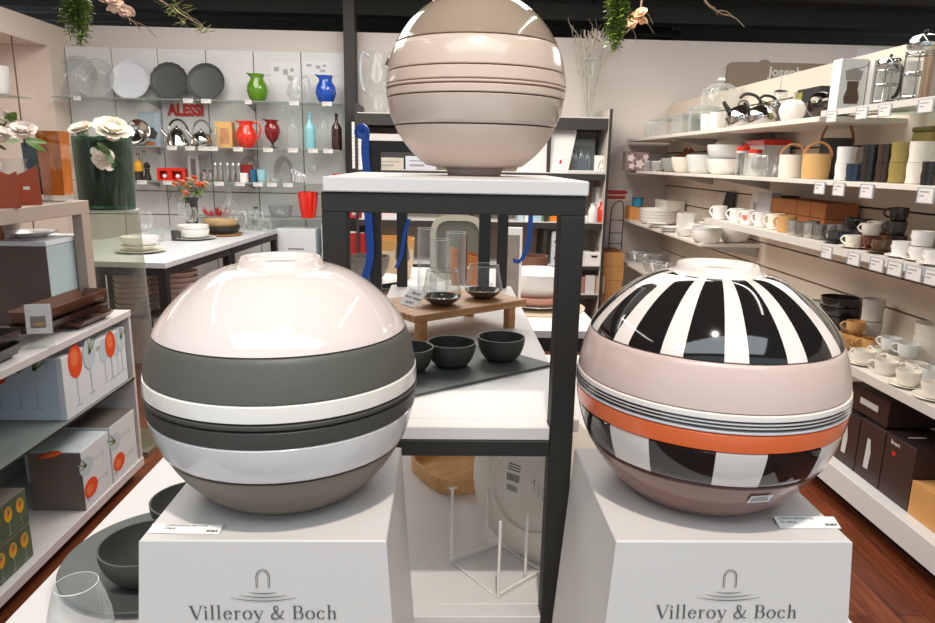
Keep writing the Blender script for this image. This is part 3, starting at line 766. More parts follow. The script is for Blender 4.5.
# wooden riser
rx,ry=(-0.049,1.085); ru=Vector((0.201,0.153,0)).normalized(); ra=math.atan2(ru.y,ru.x)
t=thing('wooden_riser','small acacia wood riser carrying two glass oil lamps','riser',(rx,ry,MZ),ra)
L,D,H=0.2525,0.15,0.052
m=MB(); m.bx(0,L,0,D,H-0.0125,H,0.0015); put('board',m.mesh('riserboard',ACACIA),t)
lm=MB(); lm.bx(-0.008,0.008,-0.008,0.008,0,H-0.0125,0.0008); lm=lm.mesh('riserleg',ACACIA)
for (x,y) in ((0.022,0.014),(L-0.03,0.014),(0.022,D-0.016),(L-0.03,D-0.016)): put('leg',lm,t,(x,y,0))
def lamp(label,x,y):
    t=thing('oil_lamp',label,'oil lamp',(x,y,MZ+H+0.0003),0,'glass oil lamps on the riser')
    m=MB(); m.lathe(vessel([(0.014,0),(0.018,0.001),(0.030,0.009),(0.0355,0.016)],0.002,0.003),32); put('dish',m.mesh('lampdish',M('smoky_dark_glass',(86,72,58),0.08,coat=0.5)),t)
    m=MB(); m.lathe([(0.0345,0.0165),(0.0355,0.020),(0.031,0.04),(0.0275,0.062)],32); put('glass_shade',m.mesh('lampglass',CLEAR),t)
    m=MB(); m.tube([(0.0275*math.cos(2*PI*i/32),0.0275*math.sin(2*PI*i/32),0.062) for i in range(32)],0.0007,6,True); put('rim',m.mesh('lamprim',M('glass_rim',(190,196,196),0.1,coat=0.4)),t)
    m=MB(); m.lathe([(0,0.004),(0.012,0.004),(0.012,0.011),(0.003,0.012),(0.003,0.018),(0,0.018)],20); put('burner',m.mesh('lampburner',STEEL),t)
lamp('clear glass oil lamp on dark dish beside the handwritten card',-0.006,1.182)
lamp('clear glass oil lamp on dark dish toward the far end of the riser',0.071,1.247)
for px,y,hh,l in ((427,1.50,0.155,'tall clear glass tumbler behind the lamp with the card'),(439,1.56,0.125,'shorter clear tumbler standing between two tall tumblers'),(455,1.48,0.150,'tall clear glass tumbler behind the gap of the two lamps')):
    x=xpx(px,y,MZ)
    inst('glass_tumbler',l,'glass',(x,y,MZ),[('body',mk_glasspart([(0,0.003),(0.021,0.003),(0.021,0),(0.0215,0.004),(0.0215,hh)],CLEAR)[0][1]),('rim',mk_glasspart([(0.0211,hh),(0.0219,hh+0.001),(0.0219,hh-0.0006)],M('glass_rim'))[0][1])],0,'tall tumblers behind the riser')
# handwritten card
bl=az(395,302,MZ+H+0.0005); br=az(419,309.5,MZ+H+0.0005); p=bl
t=thing('handwritten_card','small handwritten white price card leaning on the wooden riser','card',((bl.x+br.x)/2,(bl.y+br.y)/2,MZ+H+0.0005),0,None,(0.75,0.0,math.atan2(br.y-bl.y,br.x-bl.x)))
m=MB(); m.bx(-0.026,0.026,0,0.036,0,0.0006)

put('card',m.mesh('hcard',TAGW),t)
for s,yy,sz in (('Brunch',0.028,0.0085),('Wachs + Lightpipe',0.018,0.0065),('36,90 €',0.007,0.0075)):
    o=put('handwriting',text_mesh(s,sz,M('pen_ink',(40,40,46),0.6),0,0.0001,0.35),t); o.location=(0,yy,0.0008)
# ------------------------------------------------------------------ lower board
LZ=0.8992
WIRE=M('white_wire',(236,232,226),0.4)
t=thing('plate_rack','white wire plate rack standing on the lower board','plate rack',(0.013,0.857,LZ))
P=[Vector((0,0,0)),Vector((0.060,-0.081,0)),Vector((0.126,-0.024,0)),Vector((0.072,0.044,0))]
r=0.0017
m=MB(); m.tube([(p.x,p.y,r) for p in P],r,8,closed=True); put('base_wire',m.mesh('rackbase',WIRE),t)
Q=(P[0],P[1],P[2]+Vector((-0.026,-0.012,0)),P[3]-Vector((0.02,0.004,0)))
for k,p in enumerate(Q):
    hh=(0.114,0.110,0.095,0.090)[k]
    m=MB(); m.tube([(p.x,p.y,r),(p.x,p.y,hh)],r*1.15,8)
    if k==0: m.tube([(p.x-0.005,p.y-0.001,hh),(p.x+0.006,p.y+0.001,hh)],r*1.1,8)
    put('upright',m.mesh('rackup',WIRE),t)
m=MB(); m.tube([P[0]+Vector((0,0,0.006)),P[3]+Vector((0,0,0.006))],r,6); m.tube([P[1]+Vector((0,0,0.006)),P[2]+Vector((0,0,0.006))],r,6); put('cross_wire',m.mesh('rackcross',WIRE),t)
# big plate seen from below, leaning
cpl=Vector((0.122,0.862,LZ+0.1125))
nrm=Vector((-0.60,-0.76,0.16)).normalized()
t=thing('serving_plate','large white serving plate leaning with its underside turned outward','plate',cpl,0,None)
t.rotation_mode='QUATERNION'; t.rotation_quaternion=nrm.to_track_quat('Z','Y')
rp=0.112
m=MB(); m.lathe([(0,0.0),(0.060,0.0),(0.061,0.005),(0.066,0.005),(0.068,0.0),(0.085,-0.004),(rp-0.008,-0.016),(rp,-0.020),(rp,-0.0225),(0.085,-0.009),(0.05,-0.004),(0,-0.004)],72)
put('plate',m.mesh('bigplate',M('plate_biscuit_white',(226,220,206),0.3,coat=0.2)),t)
m=MB()
for i in range(12): strokes(m,[(-0.04+i*0.0018,0.0105),(-0.04+i*0.0018,0.0)],0.0008 if i%3 else 0.0012,0.0002,0.0005)
for k in range(3): strokes(m,[(-0.04,0.016+0.004*k),(-0.020,0.016+0.004*k)],0.0015,0.0002,0.0005)
for i in range(10): strokes(m,[(-0.038+i*0.0018,-0.006),(-0.038+i*0.0018,-0.014)],0.0008,0.0002,0.0005)
o=put('barcode_print',m.mesh('bars',INK),t); 
m=MB(); strokes(m,[(0.0,0.006),(0.004,0.013),(0.006,-0.008),(0.011,0.012),(0.013,-0.010),(0.018,0.008),(0.020,-0.012),(0.026,0.004),(0.029,-0.014)],0.0011,0.0002,0.0005)
put('pen_scribble',m.mesh('scrib',INK),t)
# bent plywood tray
def oval(a,b,n=40,e=0.55): return [(math.copysign(abs(math.cos(2*PI*i/n))**e,math.cos(2*PI*i/n))*a, math.copysign(abs(math.sin(2*PI*i/n))**e,math.sin(2*PI*i/n))*b) for i in range(n)]
t=thing('plywood_tray','oval bent plywood tray lying on the lower board','tray',(0.078,1.172,LZ+0.0003),0.52)
m=MB(); m.prism(oval(0.13,0.085),0,0.004); put('base',m.mesh('traybase',BEECH),t)
o1=oval(0.133,0.088);o2=oval(0.1295,0.0845); n=len(o1); vs=[(x,y,z) for z in (0.0,0.026) for x,y in o1]+[(x,y,z) for z in (0.004,0.026) for x,y in o2]
fs=[]
for i in range(n):
    j=(i+1)%n; fs+=[(i,j,n+j,n+i),(n+i,n+j,3*n+j,3*n+i),(3*n+i,3*n+j,2*n+j,2*n+i)]
m=MB(); m.add(vs,fs,True); put('rim',m.mesh('trayrim',BEECH),t)
# ------------------------------------------------------------------ front table, low corner: charcoal plate, bowls, glass
t_=inst('dinner_plate','large charcoal stoneware plate on the display table corner','plate',(-0.405,0.905,TZ+0.0004),mk_plate(0.136,0.012,SLATE,0.66,0.004,64))
inst('stoneware_bowl','charcoal stoneware bowl on the plate, nearest the wine glass','bowl',(-0.408,0.858,TZ+0.0085),mk_bowl(0.0605,0.052,ANTH,0.42,0.0028),0,'charcoal bowls on the plate')
inst('stoneware_bowl','charcoal stoneware bowl behind, against the plinth edge','bowl',(-0.392,0.984,TZ+0.0105),mk_bowl(0.0600,0.050,ANTH,0.42,0.0028),0,'charcoal bowls on the plate')
t=thing('wine_glass','clear tapered wine glass at the near edge of the display table','glass',(-0.408,0.688,TZ+0.0004))
m=MB(); m.lathe([(0,0.004),(0.018,0.005),(0.031,0.022),(0.0345,0.045),(0.033,0.07),(0.028,0.092),(0.0225,0.111)],40); put('bowl',m.mesh('wgb',CLEAR),t)
m=MB(); m.tube([(0.0225*math.cos(2*PI*i/40),0.0225*math.sin(2*PI*i/40),0.111) for i in range(40)],0.0006,6,True); put('rim',m.mesh('wgr',M('glass_rim')),t)
m=MB(); m.lathe([(0,0),(0.02,0),(0.02,0.002),(0.006,0.004),(0,0.004)],30); put('foot',m.mesh('wgf',CLEAR),t)

# ------------------------------------------------------------------ second table behind the stand (z = TZ)
Z2=TZ+0.0004
def stack(x,y,items,group):
    z=Z2
    for name,label,cat,parts,h in items:
        inst(name,label,cat,(x,y,z),parts,0,group); z+=h+0.0004
PINKP=M('pink_glaze',(206,150,134),0.3,coat=0.2)
m=MB(); m.lathe([(0,0),(0.198,0),(0.2,0.001),(0.2,0.0025),(0.198,0.0032),(0,0.0032)],48); o=put('place_mat',m.mesh('mat',M('beige_felt',(206,188,164),0.8,noise=0.08,nscale=80)),None,(0.375,2.74,Z2)); tag(o,'round beige place mat under the pale stack behind the stand','place mat')
Z2+=0.0035
stack(0.375,2.74,[('dinner_plate','sand coloured plate at the bottom of the pale stack','plate',mk_plate(0.152,0.020,CREAM),0.0225),
  ('pink_plate','pink rimmed plate under the white serving bowl','plate',mk_bowl(0.146,0.034,PINKP,0.8,0.003),0.0300),
  ('serving_bowl','wide white serving bowl on the pink rimmed plate','bowl',mk_bowl(0.142,0.092,PORC,0.72,0.003),0.0)],'pale stack behind the stand')
Z2-=0.0035
stack(0.10,2.98,[('dinner_plate','white plate behind the rear stand post','plate',mk_plate(0.125,0.016,PORC),0.018),('soup_plate','white deep plate topping the stack behind the rear post','plate',mk_plate(0.115,0.03,PORC),0)],'white plates behind the rear post')
stack(-0.335,2.95,[('pink_plate','pink plate at the bottom of the stack by the ribbon','plate',mk_plate(0.155,0.022,PINKP),0.026),('charcoal_plate','charcoal plate between the pink plate and the white plate','plate',mk_plate(0.155,0.022,SLATE),0.025),
  ('dinner_plate','white plate under the dark footed bowl by the ribbon','plate',mk_plate(0.148,0.020,PORC),0.014),('stoneware_bowl','dark grey bowl with brown rim beside the blue ribbon','bowl',mk_bowl(0.091,0.104,M('grey_brown_stoneware',(104,98,90),0.55,noise=0.1),0.42,0.004),0)],'stack of tableware by the ribbon')
stack(-0.275,3.40,[('salad_bowl','sand beige salad bowl at the bottom behind the ribbon','bowl',mk_bowl(0.115,0.16,M('sand_beige',(206,184,152),0.4),0.8,0.004),0.075),('salad_bowl','tan yellow salad bowl nested on the sand beige one','bowl',mk_bowl(0.118,0.125,M('tan_yellow',(196,150,88),0.4),0.75,0.004),0)],'bowls nested behind the ribbon')
# cup, board, serving tray leaning and frame further back
x=xpx(458,3.3,1.15)
t=thing('serving_tray','greige rounded serving tray with rim standing on edge','tray',(x,3.36,Z2),0,None,(-0.12,0,0.05))
def rrect(a,b,e=0.5,n=48): return oval(a,b,n,e)
def ringprism(m,o1,o2,z0,z1):
    n=len(o1); vs=[(x,y,z) for z in (z0,z1) for x,y in o1]+[(x,y,z) for z in (z0,z1) for x,y in o2]; fs=[]
    for i in range(n):
        j=(i+1)%n; fs+=[(i,j,n+j,n+i),(n+i,n+j,3*n+j,3*n+i),(3*n+i,3*n+j,2*n+j,2*n+i),(2*n+i,2*n+j,j,i)]
    m.add(vs,fs,True)
GRG=M('greige_tray',(172,166,148),0.35,coat=0.2); GRD=M('tray_well',(96,96,84),0.4)
m=MB(); ringprism(m,rrect(0.135,0.16),rrect(0.110,0.132),0,0.02); 
m.xf(0,Matrix.Translation((0,0,0.16))@Matrix.Rotation(PI/2,4,'X')); put('rim',m.mesh('sttray',GRG),t)
m=MB(); m.prism(rrect(0.111,0.133),0.0,0.006); m.xf(0,Matrix.Translation((0,0,0.16))@Matrix.Rotation(PI/2,4,'X')); put('well',m.mesh('stwell',GRD),t)
x=xpx(469,2.95,1.0)
t=thing('wooden_box','orange brown curved wooden bowl with a stamped mark','wooden bowl',(x,3.02,Z2))
m=MB(); m.lathe(vessel([(0.06,0),(0.085,0.02),(0.098,0.09),(0.1,0.205)],0.005),40,(0,0,0),None,0.85,0.6)
for q in m.v:
    if q.z>0.15: q.z-= 0.05*(0.5+0.5*q.x/0.085)
put('bowl',m.mesh('wbox',wood('orange_wood',(150,88,36),(184,112,52),0.45,5,(3,3,12))),t)
m=MB(); m.bx(-0.008,0.008,-0.066,-0.061,0.12,0.13); put('stamp',m.mesh('wstamp',M('stamp_pale',(220,190,150),0.6)),t)
x=xpx(462.5,2.80,1.0)
t=thing('wooden_scoop','upright walnut wooden spatula standing in front of the greige tray','spatula',(x,2.86,Z2))
m=MB(); m.prism([(-0.018,0.0),(0.018,0.0),(0.021,0.20),(0.019,0.27),(0.008,0.30),(-0.006,0.30),(-0.017,0.27),(-0.02,0.2)],-0.004,0.004); m.xf(0,Matrix.Rotation(PI/2,4,'X')); put('blade',m.mesh('scoop',wood('walnut',(72,44,30),(104,66,44),0.5,5,(3,3,12))),t)
m=MB(); m.bx(-0.03,0.03,-0.02,0.02,0,0.012,0.002); put('stand_block',m.mesh('scoopb',OAK),t)
x=xpx(510,2.7,1.1)
t=thing('photo_card','narrow white card frame leaning behind the rear stand post','frame',(x,2.56,Z2),0,None,(-0.1,0,-0.05))
m=MB(); m.bx(-0.034,0.034,0,0.008,0,0.34,0.002); put('frame',m.mesh('pframe',TAGW),t)
m=MB(); m.bx(-0.024,0.024,-0.0006,0,0.03,0.31); put('picture',m.mesh('pfpic',M('photo_print',(150,140,128),0.5,noise=0.4,nscale=18)),t)
x=xpx(534,3.4,1.0)
inst('flower_pot','brown clay pot behind the pale plate stack','pot',(x,3.42,Z2),mk_bowl(0.075,0.12,M('brown_clay',(112,74,58),0.6),0.7,0.005))
x=xpx(403,3.05,1.15)
inst('glass_funnel','small grey glass goblet beside the tan bowls','glass',(xpx(402,3.1,1.1),3.12,Z2),mk_wineglass(0.20,0.036,SMOKE))

# blue ribbons
RIB=M('blue_satin_ribbon',(18,74,166),0.35)
def ribbon(m,pts,w,facing=Vector((1,0.15,0))):
    pts=smooth(pts,6); vs=[];fs=[]
    for i,p in enumerate(pts):
        d=facing.normalized()*w/2; vs+=[p-d,p+d]
    fs=[(2*i,2*i+1,2*i+3,2*i+2) for i in range(len(pts)-1)]; m.add(vs,fs,True)
def pz(px,py,y): return ay(px,py,y)
t=thing('blue_ribbon','long blue satin ribbon with a knot hanging from the slim rack','ribbon',pz(362,130,1.90)-Vector((0,0,0)))
o=t.location
m=MB(); ribbon(m,[pz(366,135,1.893)-o,pz(365,150,1.893)-o,pz(367,175,1.893)-o,pz(367.5,205,1.893)-o,pz(369.5,235,1.893)-o,pz(370,258,1.893)-o,pz(364.5,282,1.893)-o,pz(366,298,1.893)-o],0.021); put('tail',m.mesh('ribtail',RIB),t)
m=MB(); m.tube(arc(0,-0.004,0.010,0,2*PI,18)[:-1],0.009,8,True,True,1.3); put('knot_loop',m.mesh('ribloop',RIB),t)
m=MB(); m.ball((0.012,0.0,-0.012),0.009,10,1.2); put('knot',m.mesh('ribknot',RIB),t)
t=thing('blue_ribbon','blue ribbon tail curling beside the rear post near the photo frame','ribbon',pz(516,198,1.664))
o=t.location
m=MB(); ribbon(m,[pz(514,196,1.664)-o,pz(524,197,1.664)-o,pz(530,203,1.664)-o,pz(530.5,220,1.664)-o,pz(529,236,1.662)-o,pz(526.5,250,1.662)-o,pz(521,261,1.66)-o],0.012); ribbon(m,[pz(521,261,1.66)-o,pz(517,261.5,1.66)-o,pz(513,260,1.658)-o],0.01,Vector((0,0,1))); put('tail',m.mesh('ribtail2',RIB),t)
t=thing('blue_ribbon','thin blue ribbon end beside the rear post over the tan bowls','ribbon',pz(406,222,1.626))
o=t.location
m=MB(); ribbon(m,[pz(409,219,1.626)-o,pz(405,232,1.626)-o,pz(403,244,1.626)-o,pz(401,256,1.626)-o,pz(396,268,1.626)-o],0.009); put('tail',m.mesh('ribtail3',RIB),t)
# ================================================================== LOW UNIT AT THE LEFT
UX=-1.38; UY0,UY1=1.2,2.96; UB=-1.86
t=thing('low_shelf_unit','low white shelf unit with glass shelf full of drinking glass boxes','shelf unit',(UB,UY0,0))
def U(m,x0,x1,y0,y1,z0,z1,c=0.0015): m.bx(x0-UB,x1-UB,y0-UY0,y1-UY0,z0,z1,c)
m=MB(); U(m,UB,UX,UY0,UY1,0.055,0.092); put('base_board',m.mesh('ub',WHITE),t)
m=MB(); U(m,UB+0.05,UX-0.09,UY0+0.02,UY1-0.04,0,0.055,0); put('plinth_base',m.mesh('ubp',DARK),t)
m=MB(); U(m,UB,UX,UY0,UY1,0.757,0.785); put('top_board',m.mesh('ut',WHITE),t)
m=MB(); U(m,UB,UB+0.016,UY0,UY1,0.092,0.757); put('back_panel',m.mesh('ubk',WHITE),t)
m=MB(); U(m,UB+0.016,UX-0.004,UY1-0.02,UY1,0.092,0.757); put('end_panel',m.mesh('ue',WHITE),t)
m=MB(); U(m,UB+0.016,UX,UY0,UY1-0.02,0.474,0.482,0.001); put('glass_shelf',m.mesh('ug',G('shelf_glass_green',(196,212,204),0.08,0.55)),t)
m=MB(); U(m,UX-0.0005,UX+0.001,UY0,UY1-0.02,0.4735,0.4825,0); put('shelf_edge',m.mesh('ugedge',M('glass_edge',(40,52,48),0.2)),t)
BOXW=M('glass_box_print',(226,232,236),0.4); BOXG=M('grey_brown_card',(120,108,100),0.6)
SKY=M('print_sky',(196,212,224),0.45); STEMC=M('print_stem',(176,188,200),0.45); SPRITZ=M('print_spritz',(234,84,40),0.4); LIMEP=M('print_leaf',(128,144,100),0.5); ICEP=M('print_glass',(198,214,220),0.4)
def goblet(x,y,s,fill,leaf=False):
    """flat printed goblet standing at x,y: one mesh, stem, bowl fill and herb sprig in their own colours"""
    m=MB(); m.m=0
    strokes(m,[(x,y),(x,y+0.42*s)],0.018*s); strokes(m,[(x-0.10*s,y),(x+0.10*s,y)],0.016*s)
    cx,cy=x,y+0.66*s
    m.m=1; m.prism([(cx+0.19*s*math.cos(2*PI*i/20),cy+0.25*s*math.sin(2*PI*i/20)) for i in range(20)],0.0002,0.0008)
    if fill!='ice': m.m=3; m.prism([(cx+0.10*s*math.cos(2*PI*i/12)-0.02*s,cy+0.06*s+0.13*s*math.sin(2*PI*i/12)) for i in range(12)],0.0008,0.0010)
    if leaf:
        m.m=2
        for a,l in ((1.1,0.3),(0.6,0.26),(1.6,0.2)): strokes(m,[(cx,cy),(cx+l*s*math.cos(a),cy+l*1.2*s*math.sin(a))],[0.05*s,0.02*s],0.0010,0.0013)
    return m, [STEMC,{'spritz':SPRITZ,'ice':ICEP,'yellow':YEL}[fill],LIMEP,M('print_spritz_light',(242,128,80),0.4)]
YEL=M('print_yellow',(230,176,40),0.4)
def printed(parent,items,loc,rot,text=None):
    for k,it in enumerate(items):
        m,mt=goblet(*it); put('printed_goblet',m.mesh('print',mt),parent,Vector(loc)+(Euler(rot).to_matrix()@Vector((0,0,0.0012*(k%2)))),rot)
    if text:
        s,sz,off=text; o=put('printed_lettering',text_mesh(s,sz,INK,0,0.0002),parent,None,rot)
        o.location=Vector(loc)+(Euler(rot).to_matrix()@Vector(off))
# upper box lying on the glass shelf: front to the aisle
y0,y1,z0,z1=2.415,2.905,0.4835,0.722
t=thing('drinking_glass_box','wide white box printed with spritz goblets on the glass shelf','box',(UX-0.012,(y0+y1)/2,z0))
hh=z1-z0;ll=(y1-y0)
m=MB(); m.bx(-0.36,0,-ll/2,ll/2,0,hh-0.002,0.001); put('carton',m.mesh('gb1',BOXW),t)
m=MB(); m.bx(-0.359,-0.001,-ll/2+0.001,ll/2-0.001,hh-0.002,hh,0.0005); put('lid_flap',m.mesh('gb1l',BOXW),t)
printed(t,[(-0.155,0.03,0.26,'spritz'),(-0.055,0.045,0.24,'ice',True),(0.06,0.05,0.20,'ice'),(0.115,0.05,0.22,'spritz'),(0.165,0.05,0.2,'ice'),(0.205,0.055,0.21,'ice',True)],(0.0003,0,0),TO_R,('LSA',0.022,(0.02,hh*0.86,0.0003)))
m=MB(); m.bx(-0.355,-0.02,-ll/2-0.0008,-ll/2,0.004,hh-0.006); put('printed_side',m.mesh('gbs',SKY),t)
printed(t,[(-0.30,0.045,0.2,'ice'),(-0.235,0.045,0.225,'spritz'),(-0.16,0.045,0.21,'ice',True),(-0.10,0.045,0.225,'ice',True)],(0,-ll/2-0.0009,0),FRONT)
# two boxes on the base board
for (ya,yb,lab,side,sd2) in ((2.462,2.676,'grey sided box with a spritz goblet print on the base board, near one',BOXG,0),(2.690,2.915,'grey topped box with a spritz goblet print beside the end panel',BOXW,1)):
    hh=0.243 if sd2==0 else 0.252; ll=yb-ya
    t=thing('drinking_glass_box',lab,'box',(UX-0.006,(ya+yb)/2,0.0925),0,'drinking glass boxes on the base board')
    m=MB(); m.bx(-0.20 if sd2==0 else -0.36,0,-ll/2,ll/2,0,hh-0.002,0.001); put('carton',m.mesh('gb2',BOXW),t)
    w2=0.20 if sd2==0 else 0.36
    m=MB(); m.bx(-w2+0.001,-0.001,-ll/2+0.001,ll/2-0.001,hh-0.002,hh,0.0005); put('lid_flap',m.mesh('gb2l',BOXW if sd2==0 else BOXG),t)
    m=MB(); m.bx(-w2+0.001,-0.001,-ll/2-0.0008,-ll/2,0.001,hh-0.003); put('printed_side',m.mesh('gb2s',side),t)
    # goblets lie sideways on these boxes
    for it in ((0.0,0.0,0.20,'spritz'),(0.10,0.02,0.20,'ice',True)):
        bb,mt=goblet(*it); bb.xf(0,Matrix.Translation((0.075,0.075,0))@Matrix.Rotation(PI/2,4,'Z')); put('printed_goblet',bb.mesh('print',mt),t,(0.0004,0,0),TO_R)
    put('printed_lettering',text_mesh('LSA',0.02,INK,0,0.0002),t,(0.0006,-ll/2+0.02,0.045),(PI/2,-PI/2,PI/2))
    if sd2==0:
        bb,mt=goblet(-0.02,0.02,0.16,'spritz'); bb.xf(0,Matrix.Rotation(0.9,4,'Z')@Matrix.Rotation(PI/2,4,'Z')); put('printed_goblet',bb.mesh('print',mt),t,(-0.04,-0.02,hh))
# two small green boxes near the frame edge
GRNB=M('green_box_print',(84,104,78),0.5,noise=0.25,nscale=14)
pA=ax(25,480,UX); 
for k in range(2):
    yb=2.155; z=0.0925+k*0.128
    t=thing('liqueur_box','%s green box printed with yellow cocktails, %s'%(('lower','standing on the base board') if k==0 else ('upper','topmost of the two')),'box',(UX-0.03,yb-0.13,z),0,'green cocktail boxes')
    m=MB(); m.bx(-0.2,0,-0.13,0.13,0,0.125,0.001); put('carton',m.mesh('lb',BOXG),t)
    m=MB(); m.bx(0,0.0008,-0.129,0.129,0.004,0.122); put('printed_front',m.mesh('lbf',GRNB),t)
    for yy in (-0.095,-0.032,0.03,0.092):
        bb,mt=goblet(yy,0.012,0.105,'yellow',True); put('printed_goblet',bb.mesh('print',mt),t,(0.0009,0,0),TO_R)
# ------------------------------------------------------------------ on top of the unit
TT=0.7855
TAU=M('taupe_metal',(176,160,148),0.5)
t=thing('riser_table','taupe bench riser carrying vases on the low shelf unit','riser',(-1.69,2.0,TT))
m=MB(); m.bx(-0.124,0.205,-0.72,0.90,1.209-TT,1.262-TT,0.002); put('top_board',m.mesh('rt',TAU),t)
for (x0,y0) in ((0.165,0.835),(0.165,-0.70),(-0.12,0.835),(-0.12,-0.70)):
    m=MB(); m.bx(x0,x0+0.04,y0,y0+0.062,0,1.209-TT,0.001); put('leg',m.mesh('rtl',TAU),t)
# boxed item under the bench
BLU=M('pale_blue_print',(186,204,208),0.45,noise=0.08,nscale=5)
t=thing('gift_box','white gift box with pale blue front and brown side under the bench','box',(-1.661,2.785,TT))
m=MB(); m.bx(-0.13,0.13,-0.144,0.144,0,0.315,0.001); put('carton',m.mesh('gfb',M('brown_grey_card',(104,84,76),0.6)),t)
m=MB(); m.bx(-0.131,0.1325,-0.145,0.146,0.315,0.333,0.001); put('lid',m.mesh('gfl',BOXW),t)
m=MB(); m.bx(0.13,0.1308,-0.143,0.143,0.002,0.313); put('printed_front',m.mesh('gff',BLU),t)
m=MB(); leafblade(m,(0.1315,0.09,0.10),(0.1315,0.13,0.21),0.04,5,Vector((1,0,0))); leafblade(m,(0.1315,0.09,0.10),(0.1315,0.06,0.17),0.03,5,Vector((1,0,0))); put('printed_leaf',m.mesh('gfx',M('print_dark_leaf',(60,96,84),0.5)),t)
inst('white_dish','flat white dish lying on the gift box under the bench','dish',(-1.68,2.80,TT+0.3335),mk_plate(0.10,0.02,PORC))
inst('glass_jar','small brown jar of spices on the gift box under the bench','jar',(-1.745,2.675,TT+0.3335),[('jar',mk_glasspart([(0,0),(0.035,0),(0.038,0.02),(0.035,0.06)],M('spice_brown',(150,84,52),0.3))[0][1]),('lid',mk_glasspart([(0,0.0605),(0.037,0.0605),(0.037,0.072),(0,0.073)],STEEL)[0][1])])
# brown serving trays in front
TRB=M('brown_lacquer',(96,62,46),0.35,coat=0.2); TRK=M('black_lacquer',(38,36,34),0.35,coat=0.2)
def leathertray(name,label,loc,w,d,h,mat,rz,inner=None,cat='tray',rot=None):
    t=thing(name,label,cat,loc,rz,None,rot)
    m=MB(); m.bx(-w/2,w/2,-d/2,d/2,0,0.006,0.001); put('base',m.mesh('ltb',mat),t)
    m=MB()
    a=0.02
    for (p,q) in (((-w/2,-d/2),(w/2,-d/2)),((w/2,-d/2),(w/2,d/2)),((w/2,d/2),(-w/2,d/2)),((-w/2,d/2),(-w/2,-d/2))):
        n=Vector((q[1]-p[1],p[0]-q[0],0)).normalized(); P0=Vector((*p,0.0));Q0=Vector((*q,0.0)); o=n*a
        e=(Q0-P0).normalized()*0.004
        m.add([P0,Q0,Q0+o+Vector((0,0,h)),P0+o+Vector((0,0,h)),P0-n*0.006,Q0-n*0.006,Q0+o-n*0.006+Vector((0,0,h)),P0+o-n*0.006+Vector((0,0,h))],[(0,1,2,3),(7,6,5,4),(3,2,6,7),(0,3,7,4),(1,5,6,2)],False)
    put('rim',m.mesh('ltr',mat),t)
    if inner:
        m=MB(); m.bx(-w/2+0.012,w/2-0.012,-d/2+0.012,d/2-0.012,0.006,0.010,0.001); put('liner',m.mesh('ltl',inner),t)
    m=MB()
    ringprism(m,[(-w/2+0.012,-d/2+0.012),(w/2-0.012,-d/2+0.012),(w/2-0.012,d/2-0.012),(-w/2+0.012,d/2-0.012)],[(-w/2+0.03,-d/2+0.03),(w/2-0.03,-d/2+0.03),(w/2-0.03,d/2-0.03),(-w/2+0.03,d/2-0.03)],-0.010,0.0)
    put('foot_ring',m.mesh('ltf',DARK),t); return t
leathertray('serving_tray','brown lacquer tray lying flat at the end of the low unit',(-1.452,2.70,TT+0.0105),0.10,0.22,0.022,TRB,-0.05)
leathertray('serving_tray','brown flared tray with sage liner stacked on another tray',(-1.468,2.59,TT+0.078),0.085,0.44,0.042,TRB,-0.03,M('sage_liner',(150,160,152),0.6))
leathertray('serving_tray','brown flared tray under the sage lined one',(-1.468,2.59,TT+0.0425),0.080,0.42,0.026,M('dark_brown_lacquer',(70,46,36),0.35),-0.08)
leathertray('serving_tray','black lacquer tray at the near side of the low unit, upper one',(-1.50,2.04,TT+0.062),0.17,0.34,0.036,TRK,-0.04,BLU)
leathertray('serving_tray','black lacquer tray under the other black one',(-1.50,2.04,TT+0.0105),0.17,0.36,0.040,TRK,0.03)
t=thing('acrylic_card_holder','white product card with a tray picture in a clear stand on the low unit','card',Vector((-1.415,ypx(42,-1.415,0.86)-0.02,TT+0.0010)),0,None,(-0.06,0,0.25))
m=MB(); m.bx(-0.040,0.040,0,0.002,0.046,0.150); put('card',m.mesh('ac',TAGW),t)
m=MB(); m.bx(-0.026,0.022,-0.0006,0,0.066,0.108); put('picture',m.mesh('acp',M('card_photo',(150,140,132),0.5,noise=0.2)),t)
m=MB(); m.prism([(0.014*1.4*math.cos(2*PI*i/14),0.006*math.sin(2*PI*i/14)) for i in range(14)],0,0.0004); put('pictured_bread',m.mesh('acb',M('bread_print',(206,168,104),0.5)),t,(0.0,-0.0008,0.080),FRONT)
m=MB(); m.bx(-0.042,0.042,-0.02,0.03,-0.0008,0.001,0); m.bx(-0.042,0.042,0.0022,0.004,0.001,0.150); put('clear_foot',m.mesh('acf',CLEAR),t)
# ------------------------------------------------------------------ vases on the bench (top at 1.252)
BT=1.2623
def px_on(px,x,z): return ypx(px,x,z)
y=ypx(104,-1.45,1.38)
